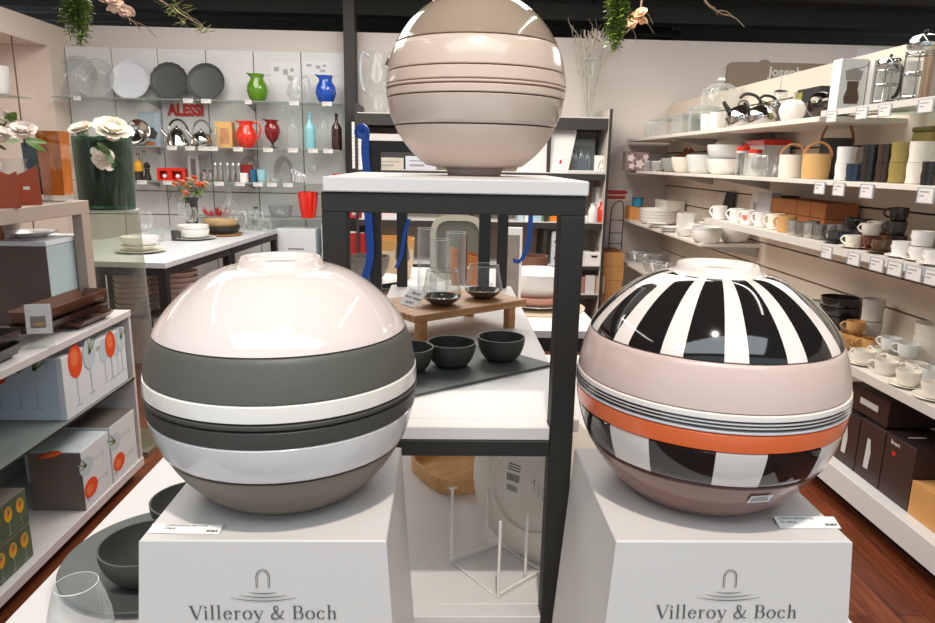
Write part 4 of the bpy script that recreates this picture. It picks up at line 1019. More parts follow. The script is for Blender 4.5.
# green vase on a clear glass column beyond the unit
t=thing('glass_pedestal','tall clear glass column carrying the dark green vase','pedestal',(-1.60,3.30,0.0))
m=MB(); m.bx(-0.155,0.155,-0.155,0.155,0,0.03,0.002); put('base',m.mesh('gpb',M('smoke_base',(120,112,96),0.4)),t)
m=MB(); m.lathe([(0.16,0.03),(0.15,0.4),(0.137,0.9),(0.132,1.19)],40); put('column',m.mesh('gpc',G('column_glass',(228,231,220),0.05,0.4)),t)
m=MB(); m.lathe([(0,1.19),(0.134,1.19),(0.134,1.197),(0,1.197)],40); put('cap_plate',m.mesh('gpt',CLEAR),t)
t=thing('green_vase','large dark green glass vase of ivory peonies on the clear column','vase',(-1.60,3.30,1.1975))
m=MB(); m.lathe([(0,0.003),(0.117,0.0),(0.119,0.008),(0.126,0.33)],48); put('body',m.mesh('gv',DGREEN),t)
m=MB(); m.lathe([(0,0.02),(0.112,0.018),(0.119,0.315),(0,0.316)],40); put('dark_filling',m.mesh('gvf',M('vase_filling',(22,72,46),0.12,noise=0.55,nscale=16,coat=0.6)),t)
vx,vy,vz=-1.60,3.30,1.1975
for k,(dx,dy,dz,rr,lab) in enumerate(((0.07,-0.06,0.315,0.085,'big ivory peony leaning over the front of the green vase'),(-0.06,-0.03,0.325,0.060,'small ivory peony at the back edge of the green vase'),(0.0,0.05,0.33,0.062,'ivory peony in the middle of the green vase'),(0.095,-0.135,0.255,0.066,'drooping white peony hanging down the outside of the green vase'))):
    t=thing('peony',lab,'flower',(vx+dx,vy+dy,vz+dz),0,'peonies in the green vase',(0.5 if k!=1 else 0.1,0.45*(1 if dx>0 else -1) if k!=3 else 1.9,k))
    put('blossom',peony(rr,PETAL,k+1),t)
    m=MB(); leafblade(m,(0,0,0),(-0.05,0.05,-0.02),0.04); leafblade(m,(0,0,0),(0.05,0.04,-0.03),0.035); put('leaf',m.mesh('pleaf',LEAFD),t)
# tall square amber and dark vases
def sqvase(label,px,x,w,h,mat,fill):
    y=ypx(px,x,1.35)
    t=thing('square_vase',label,'vase',(x,y,BT),0.1,'tall square vases on the bench')
    m=MB(); a=w/2; vs=[]
    for z,q in ((0,0.86),(0.012,0.88),(0.024,0.90)): vs+=[(sx*a*q,sy*a*q,z) for sx,sy in ((-1,-1),(1,-1),(1,1),(-1,1))]
    fs=[(3,2,1,0)]+[(r+i,r+(i+1)%4,r+4+(i+1)%4,r+4+i) for r in (0,4) for i in range(4)]
    m.add(vs,fs,False); put('glass_body',m.mesh('sqv',mat),t)
    m=MB(); vs=[]
    for z,q in ((0.0245,0.90),(h,1.0)): vs+=[(sx*a*q,sy*a*q,z) for sx,sy in ((-1,-1),(1,-1),(1,1),(-1,1))]
    m.add(vs,[(3,2,1,0),(4,5,6,7)]+[(i,(i+1)%4,4+(i+1)%4,4+i) for i in range(4)],False); put('tinted_core',m.mesh('sqf',fill),t)
sqvase('tall amber square glass vase on the bench',57,-1.555,0.088,0.272,CLEAR,M('amber_core',(222,112,46),0.08,noise=0.55,nscale=7,stretch=(8,8,1.2),coat=0.6))
sqvase('tall dark green square glass vase behind the amber one',40.5,-1.64,0.080,0.225,CLEAR,M('green_core',(52,66,56),0.1,noise=0.3,nscale=12,coat=0.6))
# terracotta folded holders
TER=M('terracotta_leather',(178,84,50),0.55); 
for px,x,lab,hh,sh in ((21,-1.56,'terracotta folded leather holder with a white price sticker',0.145,1),(-2,-1.535,'orange folded leather holder at the bench edge',0.125,-1)):
    y=ypx(px,x,1.3); t=thing('leather_holder',lab,'holder',(x,y,BT),0.5,'folded leather holders on the bench')
    m=MB()
    for s0,mt in ((-0.012,0),(0.012,0)):
        pts=[(-0.064,0),(0.064,0),(0.061,hh),(-0.018,hh*0.66),(-0.062,hh*0.86)] if s0<0 else [(-0.064,0),(0.064,0),(0.061,hh*0.97),(-0.018,hh*0.7),(-0.062,hh*0.84)]
        a=m.mark(); m.prism(pts,-0.0015,0.0015); m.xf(a,Matrix.Translation((0,s0*1.4,0))@Matrix.Rotation(PI/2,4,'X'))
    a=m.mark(); m.bx(-0.058,0.058,-0.018,0.018,0,0.003); put('leather_body',m.mesh('lh',TER),t)
    if sh>0:
        m=MB(); m.bx(0.010,0.030,-0.0192,-0.0184,0.055,0.067); put('price_sticker',m.mesh('lhs',TAGW),t)
# peony bunch in a low glass
x=-1.67;y=ypx(14,x,1.4)
t=thing('glass_vase','small clear round vase holding white peonies behind the leather holders','vase',(x,y,BT))
m=MB(); m.lathe([(0,0.004),(0.04,0.0),(0.062,0.04),(0.055,0.1),(0.038,0.14),(0.046,0.165)],32); put('body',m.mesh('gvs',CLEAR),t)
m=MB(); m.lathe([(0,0.006),(0.038,0.004),(0.058,0.04),(0.053,0.09),(0,0.092)],32); put('water',m.mesh('gvw',G('water',(214,226,226),0.08,0.4)),t)
for k,(px,py,rr,lab) in enumerate(((26,130,0.050,'white peony with green leaves toward the amber vase'),(1,134,0.047,'white peony cut by the picture edge'),(10,116,0.038,'half open white peony behind the other two'))):
    yy=y+(-0.03,-0.02,0.05)[k]; xx=xpx(px,yy,1.45); zz=ay(px,py,yy).z-rr*0.6
    t=thing('peony',lab,'flower',(xx,yy,zz),0,'peonies in the round vase',(0.5,0.3-0.3*k,k*1.3))
    put('blossom',peony(rr,M('white_petal',(240,226,216),0.7),k+11),t)
    m=MB(); leafblade(m,(0,0,0),(0.085,0.0,0.01),0.035); leafblade(m,(0,0,-0.01),(0.06,0.03,-0.05),0.035); leafblade(m,(0,0,0),(-0.05,0.02,0.05),0.035); put('leaf',m.mesh('pl2',LEAF),t)
    m=MB(); m.tube([(0,0,0.01),(0.0,0.0,-0.04)],0.003,6); put('stem',m.mesh('pst',LEAFD),t)
# dark shapes of the box stack behind the unit end
t=thing('storage_crate','brown wooden crate standing on the floor behind the low unit','crate',(-2.15,3.45,0.0))
CR=wood('brown_crate',(96,60,38),(134,88,56),0.6,5,(2,2,10))
for k in range(4):
    m=MB(); m.bx(-0.22,0.22,-0.17,-0.155,0.02+0.14*k,0.14+0.14*k,0.002); m.bx(-0.22,0.22,0.155,0.17,0.02+0.14*k,0.14+0.14*k,0.002); m.bx(-0.22,-0.205,-0.155,0.155,0.02+0.14*k,0.14+0.14*k,0.002); m.bx(0.205,0.22,-0.155,0.155,0.02+0.14*k,0.14+0.14*k,0.002); put('slat_ring',m.mesh('crs',CR),t)
m=MB(); m.bx(-0.2,0.2,-0.15,0.15,0.0,0.02); 
for sx in (-1,1):
    for sy in (-1,1): m.bx(sx*0.195-0.01,sx*0.195+0.01,sy*0.145-0.01,sy*0.145+0.01,0.0,0.57)
put('inner_frame',m.mesh('crf',CR),t)

# ------------------------------------------------------------------ the two back tables with tableware (top at 0.82)
A=az(165,263,0.82); B=az(232,243,0.82); Cc=az(279,229,0.82); Cc=A+(Cc-A)*0.985
dirv=(Cc-A).normalized(); yaw=math.atan2(dirv.y,dirv.x)-PI/2
def rtable(label,P0,P1,wid):
    L=(P1-P0).length; t=thing('dining_table',label,'table',(P0.x,P0.y,0),yaw,'black framed tableware tables')
    m=MB(); m.bx(-wid,0,0,L,0.785,0.82,0.002); put('table_top',m.mesh('rtt',M('grey_white_laminate',(206,208,210),0.4)),t)
    m=MB()
    for (u0,u1,v0,v1) in ((-wid+0.005,-0.005,0.005,0.05),(-wid+0.005,-0.005,L-0.05,L-0.005),(-0.05,-0.005,0.05,L-0.05),(-wid+0.005,-wid+0.05,0.05,L-0.05)): m.bx(u0,u1,v0,v1,0.735,0.785)
    put('frame',m.mesh('rtf',BLACKM),t)
    lm=MB(); lm.bx(-0.025,0.025,-0.025,0.025,0,0.735,0.001); lm=lm.mesh('rtl2',BLACKM)
    for (u,v) in ((-0.03,0.03),(-0.03,L-0.03),(-wid+0.03,0.03),(-wid+0.03,L-0.03)): put('leg',lm,t,(u,v,0))
rtable('black framed table with white top set with plates and wine glasses',A,B-dirv*0.004,1.05)
rtable('black framed table with white top reaching toward the glass shelves',B+dirv*0.004,Cc,1.0)
DZ=0.8205
def on2(px,py): p=az(px,py,DZ); return (p.x,p.y,DZ)
def tstack(px,py,items,group,dy=0.0):
    x,y,z=on2(px,py); y+=dy
    for name,label,cat,parts,h in items:
        inst(name,label,cat,(x,y,z),parts,0,group); z+=h
tstack(141,252,[('dinner_plate','off white plate at the bottom of the nearest stack on the back table','plate',mk_plate(0.155,0.016,CREAM),0.0205),('deep_plate','white deep plate in the middle of the nearest stack on the back table','plate',mk_plate(0.125,0.028,PORC),0.030),('white_bowl','white bowl topping the nearest stack on the back table','bowl',mk_bowl(0.118,0.055,PORC,0.7),0)],'nearest stack on the back table')
tstack(194,239,[('dinner_plate','pale blue plate under the white bowls on the back table','plate',mk_plate(0.165,0.016,PALEB),0.0205),('white_bowl','lower white bowl on the pale blue plate','bowl',mk_bowl(0.12,0.06,PORC,0.75),0.034),('white_bowl','upper white bowl nested over the pale blue plate','bowl',mk_bowl(0.116,0.055,PORC,0.75),0)],'second stack on the back table')
tstack(222,235,[('wooden_board','round light wooden board under the dark tray','board',mk_plate(0.165,0.016,OAK,0.9),0.024),('round_tray','black round tray between the wooden board and the tan bowl','tray',mk_bowl(0.145,0.055,DARK,0.85),0.04),('round_tray','tan wooden bowl topping the dark round tray','bowl',mk_bowl(0.135,0.065,wood('pale_wood',(186,154,108),(206,178,134),0.5,5,(3,3,12)),0.75),0)],'wooden trays on the back table')
for px,py,h,r,lab in ((139,251,0.25,0.050,'wine glass by the nearest plate stack on the back table'),(180,238,0.26,0.055,'large wine glass in front of the rose vase'),(187,241,0.24,0.048,'wine glass just beside the large one, nearer the plate stack')):
    x,y,z=on2(px,py); inst('wine_glass',lab,'glass',(x-0.02,y+0.18,z),mk_wineglass(h,r,CLEAR),0,'wine glasses on the back table')
for px,py,r,h,mt,lab in ((171,242,0.034,0.075,ANTH,'small dark cup on the back table before the rose vase'),(152,243,0.046,0.10,CLEAR,'clear tumbler on the back table behind the nearest stack')):
    x,y,z=on2(px,py); inst('tumbler',lab,'cup',(x,y+0.1,z),mk_cup(r,h,mt,0.8,0,False))
x,y,z=on2(191,232)
t=thing('rose_vase','tall narrow dark green vase holding orange roses','vase',(x,y+0.05,z))
m=MB(); m.lathe([(0,0.003),(0.044,0),(0.046,0.01),(0.052,0.27),(0.058,0.285)],28); put('body',m.mesh('rv',G('rose_vase_glass',(96,104,84),0.1,0.4)),t)
m=MB(); m.lathe([(0,0.01),(0.040,0.008),(0.047,0.26),(0,0.262)],20); put('stems',m.mesh('rvs',M('stem_mass',(62,66,44),0.6,noise=0.4,nscale=30)),t)
RP=(M('peach_rose',(238,160,116),0.6),M('coral_rose',(240,138,98),0.6),M('cream_rose',(236,200,160),0.6))
rnd=random.Random(5)
nm=['at the outer edge of the bunch','low on the bunch','on top of the bunch','in the middle of the bunch','leaning out to the back','leaning over the vase rim','just under the topmost bloom','on a long stem at the far edge','half hidden by leaves','between two coral roses','at the tip of the bunch','drooping towards the wooden trays']
for k in range(12):
    a=rnd.uniform(0,2*PI); rr=rnd.uniform(0.03,0.15); zz=0.42-rr*0.6+rnd.uniform(-.03,.04)
    sx=math.cos(a)*rr*1.35; sy=math.sin(a)*rr*0.7
    t=thing('rose',['peach','coral','cream'][k%3]+' rose '+nm[k],'flower',(x+sx,y+0.05+sy,z+zz),0,'roses in the tall dark vase',(0.3*math.sin(a),0.5*math.cos(a),a))
    put('blossom',peony(0.031+0.008*rnd.random(),RP[k%3],30+k%4),t)
    m=MB(); m.tube([(0,0,0),(-sx*0.4 if abs(sx)<0.05 else -math.copysign(0.02,sx)*0,0,-0.12)],0.0022,5); put('stem',m.mesh('rs',LEAFD),t)
    m=MB(); leafblade(m,(0,0,-0.02),(0.05,0.01,-0.03),0.026); leafblade(m,(0,0,-0.03),(-0.045,0.02,-0.05),0.026); leafblade(m,(0,0,-0.05),(0.02,-0.04,-0.07),0.026); put('leaf',m.mesh('rl',LEAF),t)
for px,py,r,h,lab in ((236,234,0.085,0.19,'round clear glass jug on the far back table'),(255,230,0.072,0.16,'ribbed clear glass jug beside the round one'),(265,231,0.062,0.10,'clear faceted glass bowl at the table corner')):
    X=on2(px,py); 
    if 'bowl' in lab: inst('glass_bowl',lab,'bowl',X,[('bowl',mk_glasspart([(0,0.002),(r*0.6,0),(r,h*0.45),(r*0.9,h)],CLEAR)[0][1]),('rim',mk_glasspart([(r*0.89,h-0.002),(r*0.91,h+0.003),(r*0.93,h-0.002)],M('glass_rim'))[0][1])],0,'glassware on the far back table')
    else: inst('glass_jug',lab,'jug',X,mk_pitcher(r,h,CLEAR,M('glass_rim')),-0.4,'glassware on the far back table')
x,y,z=on2(254,226); inst('glass_carafe','small clear carafe with a dark stopper on the far back table','carafe',(x,y+0.1,z),mk_bottle(0.05,0.17,CLEAR,DARK,0.5))
x,y,z=on2(222,230); inst('glass_carafe','clear carafe with ball stopper rising behind the wooden trays','carafe',(x,y+0.25,z),mk_bottle(0.07,0.34,CLEAR,None,0.3))
# coral centrepiece
x,y,z=on2(207,229)
t=thing('coral_ornament','red branching coral ornament behind the wooden trays','ornament',(x-0.02,y+0.35,z))
m=MB(); rnd=random.Random(3)
for k in range(16):
    a=rnd.uniform(0,2*PI); e=rnd.uniform(0.05,0.16)
    m.tube(smooth([(0,0,0.0),(0.4*e*math.cos(a),0.3*e*math.sin(a),0.05),(e*math.cos(a),e*0.6*math.sin(a),0.08+rnd.uniform(0,0.1))],3),[0.010]*6+[0.005],6)
put('branches',m.mesh('coral',M('coral_red',(206,48,44),0.5)),t)
m=MB(); m.lathe([(0,0),(0.07,0),(0.07,0.01),(0,0.014)],20); put('foot',m.mesh('coralf',TAGW),t)
# stacked plates under the near back table
for col_,(px,py,lab) in enumerate(((182,300,'column of stock plates nearest the table leg'),(135,305,'column of stock plates behind the glass column'),(158,292,'column of stock plates furthest under the table'))):
    p=ay(px,314,4.85+0.3*(col_==2)); bh=p.z-0.008
    t=thing('stock_shelf_block','low white block under the back table, %s'%['by the leg','behind the clear column','furthest back'][col_],'block',(p.x,p.y,0),0,'blocks under the back table')
    m=MB(); m.bx(-0.15,0.15,-0.14,0.14,0,bh,0.003); put('block',m.mesh('blk',WHITE),t); m=MB(); m.bx(-0.145,0.145,-0.135,0.135,bh,bh+0.008,0.001); put('mat',m.mesh('blkm',M('grey_felt',(150,148,144),0.8)),t)
    z=bh+0.0085
    for k in range(8):
        d=['lowest','second','third','fourth','fifth','sixth','seventh','topmost'][k]
        inst('stock_plate','%s white plate in the stack %s'%(d,['by the table leg','behind the clear column','furthest back under the table'][col_]),'plate',(p.x,p.y,z),mk_bowl(0.125,0.052,PORC,0.6),0,'stacked plates under the back table'); z+=0.038
# ================================================================== GLASS SHELVES ON THE BACK WALL
SY0,SY1=6.20,6.535; IY=6.33; K=0.00915           # metres per pixel at the shelves
for k,(z,xa,xb,lab) in enumerate(((1.927,-3.40,-0.95,'topmost glass wall shelf carrying big plates and glass jugs'),(1.527,-3.36,-0.95,'second glass wall shelf carrying kettles and coloured bottles'),(1.226,-3.30,-0.95,'third glass wall shelf carrying small boxes and steel goods'),(0.916,-2.3,-0.95,'lowest glass wall shelf carrying the ribbed red vase'))):
    t=thing('glass_wall_shelf',lab,'shelf',(0,SY1,z),0,'glass shelves on the back wall')
    m=MB(); m.bx(xa,xb,SY0-SY1,0,-0.008,0,0.001); put('glass_board',m.mesh('gs%d'%k,PANE),t)
    m=MB(); m.bx(xa,xb,SY0-SY1-0.0015,SY0-SY1-0.0005,-0.009,0.0005); put('front_edge',m.mesh('gse%d'%k,M('glass_shelf_edge',(132,142,136),0.3)),t)
    for px in (158,253.5,350):
        x=xpx(px,6.5,z)
        if xa<x-0.02<xb:
            m=MB(); m.add([(x-0.004,-0.30,-0.009),(x+0.004,-0.30,-0.009),(x+0.004,0,-0.009),(x-0.004,0,-0.009),(x-0.004,0,-0.07),(x+0.004,0,-0.07),(x-0.004,-0.30,-0.016),(x+0.004,-0.30,-0.016)],[(0,1,2,3),(0,3,4,6),(1,7,5,2),(6,4,5,7),(0,6,7,1),(3,2,5,4)],False)
            put('bracket',m.mesh('gsb',M('bracket_grey',(170,168,164),0.4)),t)
Z1,Z2_,Z3,Z4=1.9275,1.5275,1.2265,0.9165
def B(px,z,y=IY): return (xpx(px,y,z),y,z)
# price tags along the shelf edges
tags=[(1.919,[(77,'first'),(188,'third'),(206,'fourth'),(248,'fifth'),(294,'sixth'),(327,'seventh')]),(1.519,[(172,'first'),(190,'second'),(203,'third'),(213,'fourth'),(238,'fifth'),(268,'sixth'),(293,'seventh'),(313,'eighth'),(328,'ninth')]),(1.218,[(142,'first'),(168,'second'),(219,'third'),(240,'fourth'),(258,'fifth'),(272,'sixth'),(288,'seventh')])]
for r_,(z,l) in enumerate(tags):
    for px,o_ in l:
        x=xpx(px,SY0-0.004,z)
        ptag('shelf_price_tag','%s price tag along the %s glass wall shelf counted from the corner'%(o_,('topmost','second','third')[r_]),(x,SY0-0.0035,z-0.004),(PI/2,0,0),0.085 if px not in (77,248) else 0.06,0.036,'price tags on the glass wall shelves')
# top shelf: two clear wire bowls, white plate, two dark trays
def leanplate(name,label,px,py,r,mat,prof='plate',y=6.40,rib=None):
    z=Z1; x=xpx(px,y,z+r)
    t=thing(name,label,'plate',(x,y,z),0,None,(0,0,0))
    m=MB(); m.lathe([(0,-0.006),(r*0.80,-0.006),(r*0.84,-0.004),(r*0.97,0.022),(r,0.022),(r*0.985,0.016),(r*0.86,-0.008),(r*0.80,-0.010),(0,-0.010)][::-1],56)
    if rib:
        for v in m.v:
            q=math.hypot(v.x,v.y)
            if q>r*0.9: a=math.atan2(v.y,v.x); v.x*=1+0.02*math.cos(18*a); v.y*=1+0.02*math.cos(18*a)
    m.xf(0,Matrix.Translation((0,0.05,r*0.985))@Matrix.Rotation(PI/2-0.20,4,'X')); 
    put('plate',m.mesh('leanplate',mat),t)
    m=MB(); m.bx(-0.07,0.07,-0.04,0.11,0,0.006,0.001); m.bx(-0.07,-0.06,-0.01,0.01,0.0,0.03); m.bx(0.06,0.07,-0.01,0.01,0.0,0.03); put('plate_stand',m.mesh('lps',CLEAR),t)
    return t
leanplate('serving_plate','wavy rimmed dark grey tray standing at the end of the top glass shelf',167.5,78,0.168,M('dark_grey_tray',(82,84,84),0.45),rib=1)
leanplate('serving_plate','smooth rimmed dark grey tray beside the wavy one on the top glass shelf',204.5,78,0.168,M('dark_grey_tray'))
leanplate('serving_plate','round white platter standing on the top glass shelf',128.5,78,0.174,M('blue_white_plate',(226,228,234),0.3))
for px,r,lab,yy in ((95,0.165,'clear ribbed glass bowl standing on edge in front of the taller one',6.31),(76,0.185,'taller clear ribbed glass bowl standing on edge in the corner',6.45)):
    x=xpx(px,yy,Z1+r); t=thing('glass_bowl',lab,'bowl',(x,yy,Z1),0,'clear bowls in the corner',(0,0,0))
    MT=Matrix.Translation((0,0.02,r))@Matrix.Rotation(PI/2-0.25,4,'X')
    m=MB(); m.lathe([(0,-0.05),(r*0.5,-0.046),(r*0.8,-0.02),(r,0.02)],40); m.xf(0,MT); put('glass',m.mesh('cgb',CLEAR),t)
    for kk,q in enumerate((0.62,0.75,0.88,1.0)):
        m=MB(); zq=-0.05+0.07*q**3
        m.tube([(r*q*math.cos(2*PI*i/40),r*q*math.sin(2*PI*i/40),zq) for i in range(40)],0.0045 if q==1 else 0.0028,6,True); m.xf(0,MT); put('rib',m.mesh('cgr',M('glass_rim')),t)
GRN_SOL=M('green_glass_body',(92,140,28),0.08,coat=0.6); BLU_SOL=M('blue_glass_body',(24,78,178),0.08,coat=0.6); RED_SOL=M('red_orange_body',(228,54,34),0.1,coat=0.6)
inst('glass_jug','green glass jug on the top glass shelf','jug',B(258,Z1),mk_pitcher(0.092,0.235,GRN_SOL,CLEAR),0.1)
inst('glass_jug','clear glass jug between the green and the blue jug','jug',B(297,Z1),mk_pitcher(0.085,0.23,CLEAR,M('glass_rim')),0.1)
inst('glass_jug','cobalt blue glass jug on the top glass shelf','jug',B(326,Z1),mk_pitcher(0.092,0.235,BLU_SOL,CLEAR),0.1)
# second shelf
inst('red_jug','bright red orange round jug on the second glass shelf','jug',B(247,Z2_),mk_pitcher(0.095,0.235,RED_SOL,RED_SOL),0.1)
def amphora(label,px):
    t=thing('glass_amphora',label,'vase',B(px,Z2_)); RUBY=M('ruby_body',(130,22,28),0.08,coat=0.6)
    m=MB(); m.lathe([(0,0.055),(0.02,0.055),(0.05,0.09),(0.068,0.15),(0.066,0.19),(0.045,0.225),(0.055,0.25)],28)
    for v in m.v:
        if v.z>0.23 and v.x<0 and abs(v.y)<0.025: v.x-=0.04; v.z+=0.012
    put('body',m.mesh('amb',RUBY),t)
    m=MB(); m.lathe([(0,0),(0.058,0.0),(0.05,0.006),(0.015,0.02),(0.010,0.04),(0.018,0.057)],24); put('foot',m.mesh('amf',M('dark_glass_foot',(66,52,44),0.1,coat=0.5)),t)
    m=MB(); m.tube(smooth([(0.05,0,0.235),(0.09,0,0.33),(0.125,0,0.30),(0.115,0,0.2),(0.075,0,0.14)],6),0.011,8); put('handle',m.mesh('amh',CLEAR),t)
amphora('ruby red glass amphora with clear loop handle',273)
inst('glass_carafe','clear glass carafe with stopper beside the ruby amphora','carafe',B(294,Z2_),mk_bottle(0.058,0.33,CLEAR,M('glass_rim'),0.3))
inst('glass_bottle','slim aqua blue glass bottle on the second glass shelf','bottle',B(310.5,Z2_),mk_bottle(0.050,0.325,M('aqua_body',(142,204,212),0.1,coat=0.6),None,0.3))
inst('glass_bottle','slim clear glass bottle between the aqua and the dark bottle','bottle',B(324,Z2_),mk_bottle(0.046,0.33,CLEAR,M('glass_rim'),0.28))
inst('glass_bottle','slim dark brown glass bottle at the shelf end','bottle',B(337,Z2_),mk_bottle(0.047,0.32,M('brown_body',(58,34,28),0.08,coat=0.6),None,0.3))
inst('kettle','cone shaped steel kettle with a black arched handle','kettle',B(178,Z2_),mk_kettle(0.105,0.235,STEEL,DARK,1,0),0.0,'steel kettles on the glass shelf')
inst('kettle','drum shaped steel kettle with a thin wire handle','kettle',B(202,Z2_),mk_kettle(0.092,0.235,STEEL,M('grey_wire',(120,116,110),0.3),1,1),0.35,'steel kettles on the glass shelf')
t=thing('poster_card','blue and white photo card standing by the steel bowl','card',B(150,Z2_,6.44),0,None,(-0.08,0,0))
m=MB(); m.bx(-0.10,0.10,0,0.008,0,0.30,0.001); put('card',m.mesh('pc',M('poster_blue',(186,202,214),0.5,noise=0.2,nscale=9)),t)
m=MB(); m.prism([(-0.03,0.08),(0.05,0.06),(0.075,0.12),(0.03,0.17),(-0.01,0.16)],0,0.001); put('pictured_shape',m.mesh('pc2',M('poster_dark',(86,78,74),0.5)),t,(0,-0.0003,0),FRONT)
m=MB(); m.prism([(-0.06,0.01),(0.06,0.01),(0.05,0.04),(-0.03,0.045)],0,0.001); put('pictured_shape',m.mesh('pc3',M('poster_orange',(214,140,96),0.5)),t,(0,-0.0003,0),FRONT)
t=thing('steel_bowl','polished steel bowl standing on edge behind the peonies','bowl',B(138,Z2_,6.30))
m=MB(); m.lathe([(0,-0.04),(0.06,-0.035),(0.095,-0.01),(0.115,0.02),(0.11,0.022),(0.09,-0.004),(0,-0.032)],40); m.xf(0,Matrix.Translation((0,0.02,0.115))@Matrix.Rotation(PI/2-0.3,4,'X')@Matrix.Rotation(0.4,4,'Z')); put('bowl',m.mesh('sbl',STEEL),t)
m=MB(); m.bx(-0.05,0.05,-0.02,0.06,0,0.008,0.001); put('stand',m.mesh('sbs',DARK),t)
t=thing('orange_box','yellow orange gift box with picture beside the kettles','box',B(226,Z2_,6.38))
m=MB(); m.bx(-0.075,0.075,-0.05,0.05,0,0.225,0.001); put('carton',m.mesh('obx',M('box_ochre',(232,184,112),0.5)),t)
m=MB(); m.bx(-0.03,0.05,-0.0508,-0.05,0.03,0.17); put('picture',m.mesh('obp',M('box_picture',(214,150,110),0.5,noise=0.4,nscale=16)),t)
inst('glass_bottle','short clear bottle in front of the orange gift box','bottle',B(216,Z2_,6.27),mk_bottle(0.035,0.18,CLEAR,M('glass_rim'),0.5))
# third shelf
inst('oil_bottle','dark oil bottle with a yellow label and steel stopper','bottle',B(139.5,Z3),[('body',mk_glasspart([(0,0),(0.038,0),(0.038,0.075),(0.0385,0.08)],M('oil_dark',(52,46,36),0.15,coat=0.4))[0][1]),('yellow_band',mk_glasspart([(0.0386,0.08),(0.0386,0.14),(0.03,0.16),(0.012,0.175)],M('oil_yellow',(226,160,40),0.3))[0][1]),('stopper',mk_glasspart([(0.012,0.175),(0.012,0.21),(0.02,0.225),(0.012,0.24),(0,0.242)],STEEL)[0][1])])
inst('pepper_mill','black pepper mill beside the dark oil bottle','mill',B(148,Z3),[('body',mk_glasspart([(0,0),(0.032,0),(0.030,0.03),(0.018,0.08),(0.024,0.105)],DARK)[0][1]),('mill_head',mk_glasspart([(0.024,0.108),(0.030,0.13),(0.018,0.15),(0.008,0.16),(0,0.162)],DARK)[0][1])])
inst('glass_shaker','clear shaker with ball top behind the pepper mill','shaker',B(146,Z3,6.45),mk_bottle(0.03,0.26,CLEAR,STEEL,0.5))
t=thing('toast_rack','bright orange red rectangular toaster shaped holder','holder',B(173,Z3))
m=MB(); m.bx(-0.12,0.12,-0.05,0.05,0,0.018,0.004); m.bx(-0.12,0.12,-0.05,0.05,0.085,0.115,0.006); 
for x in (-0.11,-0.02,0.0,0.11): m.bx(x-0.010,x+0.010,-0.048,0.048,0.016,0.088)
put('holder_frame',m.mesh('trk',REDG),t); m=MB(); m.bx(-0.1,0.1,0.02,0.03,0.018,0.085); put('inner_panel',m.mesh('trk2',M('deep_red',(180,40,30),0.4)),t)
m=MB(); m.ball((-0.06,-0.02,0.04),0.022,10); m.ball((0.055,-0.02,0.04),0.022,10); put('inner_cups',m.mesh('trk3',TAGW),t)
t=thing('photo_box','tall grey box printed with a standing figure shape','box',B(195.5,Z3,6.38),0,None)
m=MB(); m.bx(-0.05,0.05,-0.03,0.03,0,0.235,0.001); put('carton',m.mesh('phb',M('grey_box',(176,172,168),0.4)),t)
m=MB(); m.bx(-0.022,0.022,-0.031,-0.03,0.02,0.2); put('picture',m.mesh('phb2',M('grey_picture',(104,98,96),0.4,noise=0.5,nscale=25)),t)
def steelset(label,px,n,h,w):
    t=thing('steel_cruet',label,'cruet set',B(px,Z3)); 
    for k in range(n):
        m=MB(); x=(k-(n-1)/2)*w; m.lathe([(0,0),(w*0.42,0),(w*0.45,h*0.5),(w*0.3,h*0.75),(w*0.36,h*0.85),(w*0.15,h),(0,h)],16,(x,0,0.006)); put('steel_pot',m.mesh('spt',STEEL),t)
    m=MB(); m.bx(-n*w/2,n*w/2,-w*0.5,w*0.5,0,0.006,0.001); put('base',m.mesh('spb',STEEL),t)
steelset('pair of small steel pots beside the grey photo box',208,2,0.10,0.055)
steelset('stack like steel canisters on the third glass shelf',219,2,0.165,0.048)
steelset('wide steel canister trio beside the red box',234,3,0.165,0.05)
inst('red_box','small dark red box on the third glass shelf','box',B(248,Z3,6.42),mk_carton(0.09,0.08,0.155,M('dark_red_box',(176,38,36),0.5),M('deep_red')))
inst('white_box','little white box with a steel picture before the red box','box',B(244.5,Z3,6.26),mk_carton(0.06,0.05,0.085,TAGW,M('grey_box')))
inst('blue_box','narrow teal blue box beside the pale blue tumbler','box',B(254,Z3,6.33),mk_carton(0.045,0.06,0.115,M('teal_blue',(30,104,140),0.5),M('teal_dark',(40,70,90),0.5)))
inst('tumbler','pale blue glass tumbler on the third glass shelf','glass',B(262,Z3),mk_cup(0.042,0.115,M('pale_blue_glass',(160,206,220),0.1,coat=0.5),0.8,0,False))
inst('glass_bowl','small faceted clear bowl beside the pale blue tumbler','bowl',B(275,Z3),mk_bowl(0.06,0.085,CLEAR,0.6,0.002))
t=thing('abstract_sculpture','white and silver winged sculpture on the third glass shelf','sculpture',B(299,Z3))
m=MB()
for k,(x0,l,hh) in enumerate(((-0.03,0.06,0.12),(0.0,0.05,0.10),(0.03,0.035,0.085))):
    m.tube(smooth([(x0-0.02,0,0.0),(x0-0.02,0,hh*0.6),(x0-0.035,0,hh),(x0+0.02,0,hh*0.8),(x0+0.03,0,0.0)],5),0.008,8)
put('wings',m.mesh('wng',M('silver_white',(230,230,232),0.15,metal=0.4)),t); m=MB(); m.bx(-0.065,0.065,-0.025,0.025,-0.0,0.006,0.001); put('base',m.mesh('wngb',STEEL),t)
inst('glass_goblet','clear glass goblet near the red bowl','glass',B(314,Z3),mk_wineglass(0.16,0.042,CLEAR))
inst('red_bowl','small bright red bowl at the end of the third glass shelf','bowl',B(338,1.2265),mk_bowl(0.055,0.093,RED_SOL,0.6,0.003))
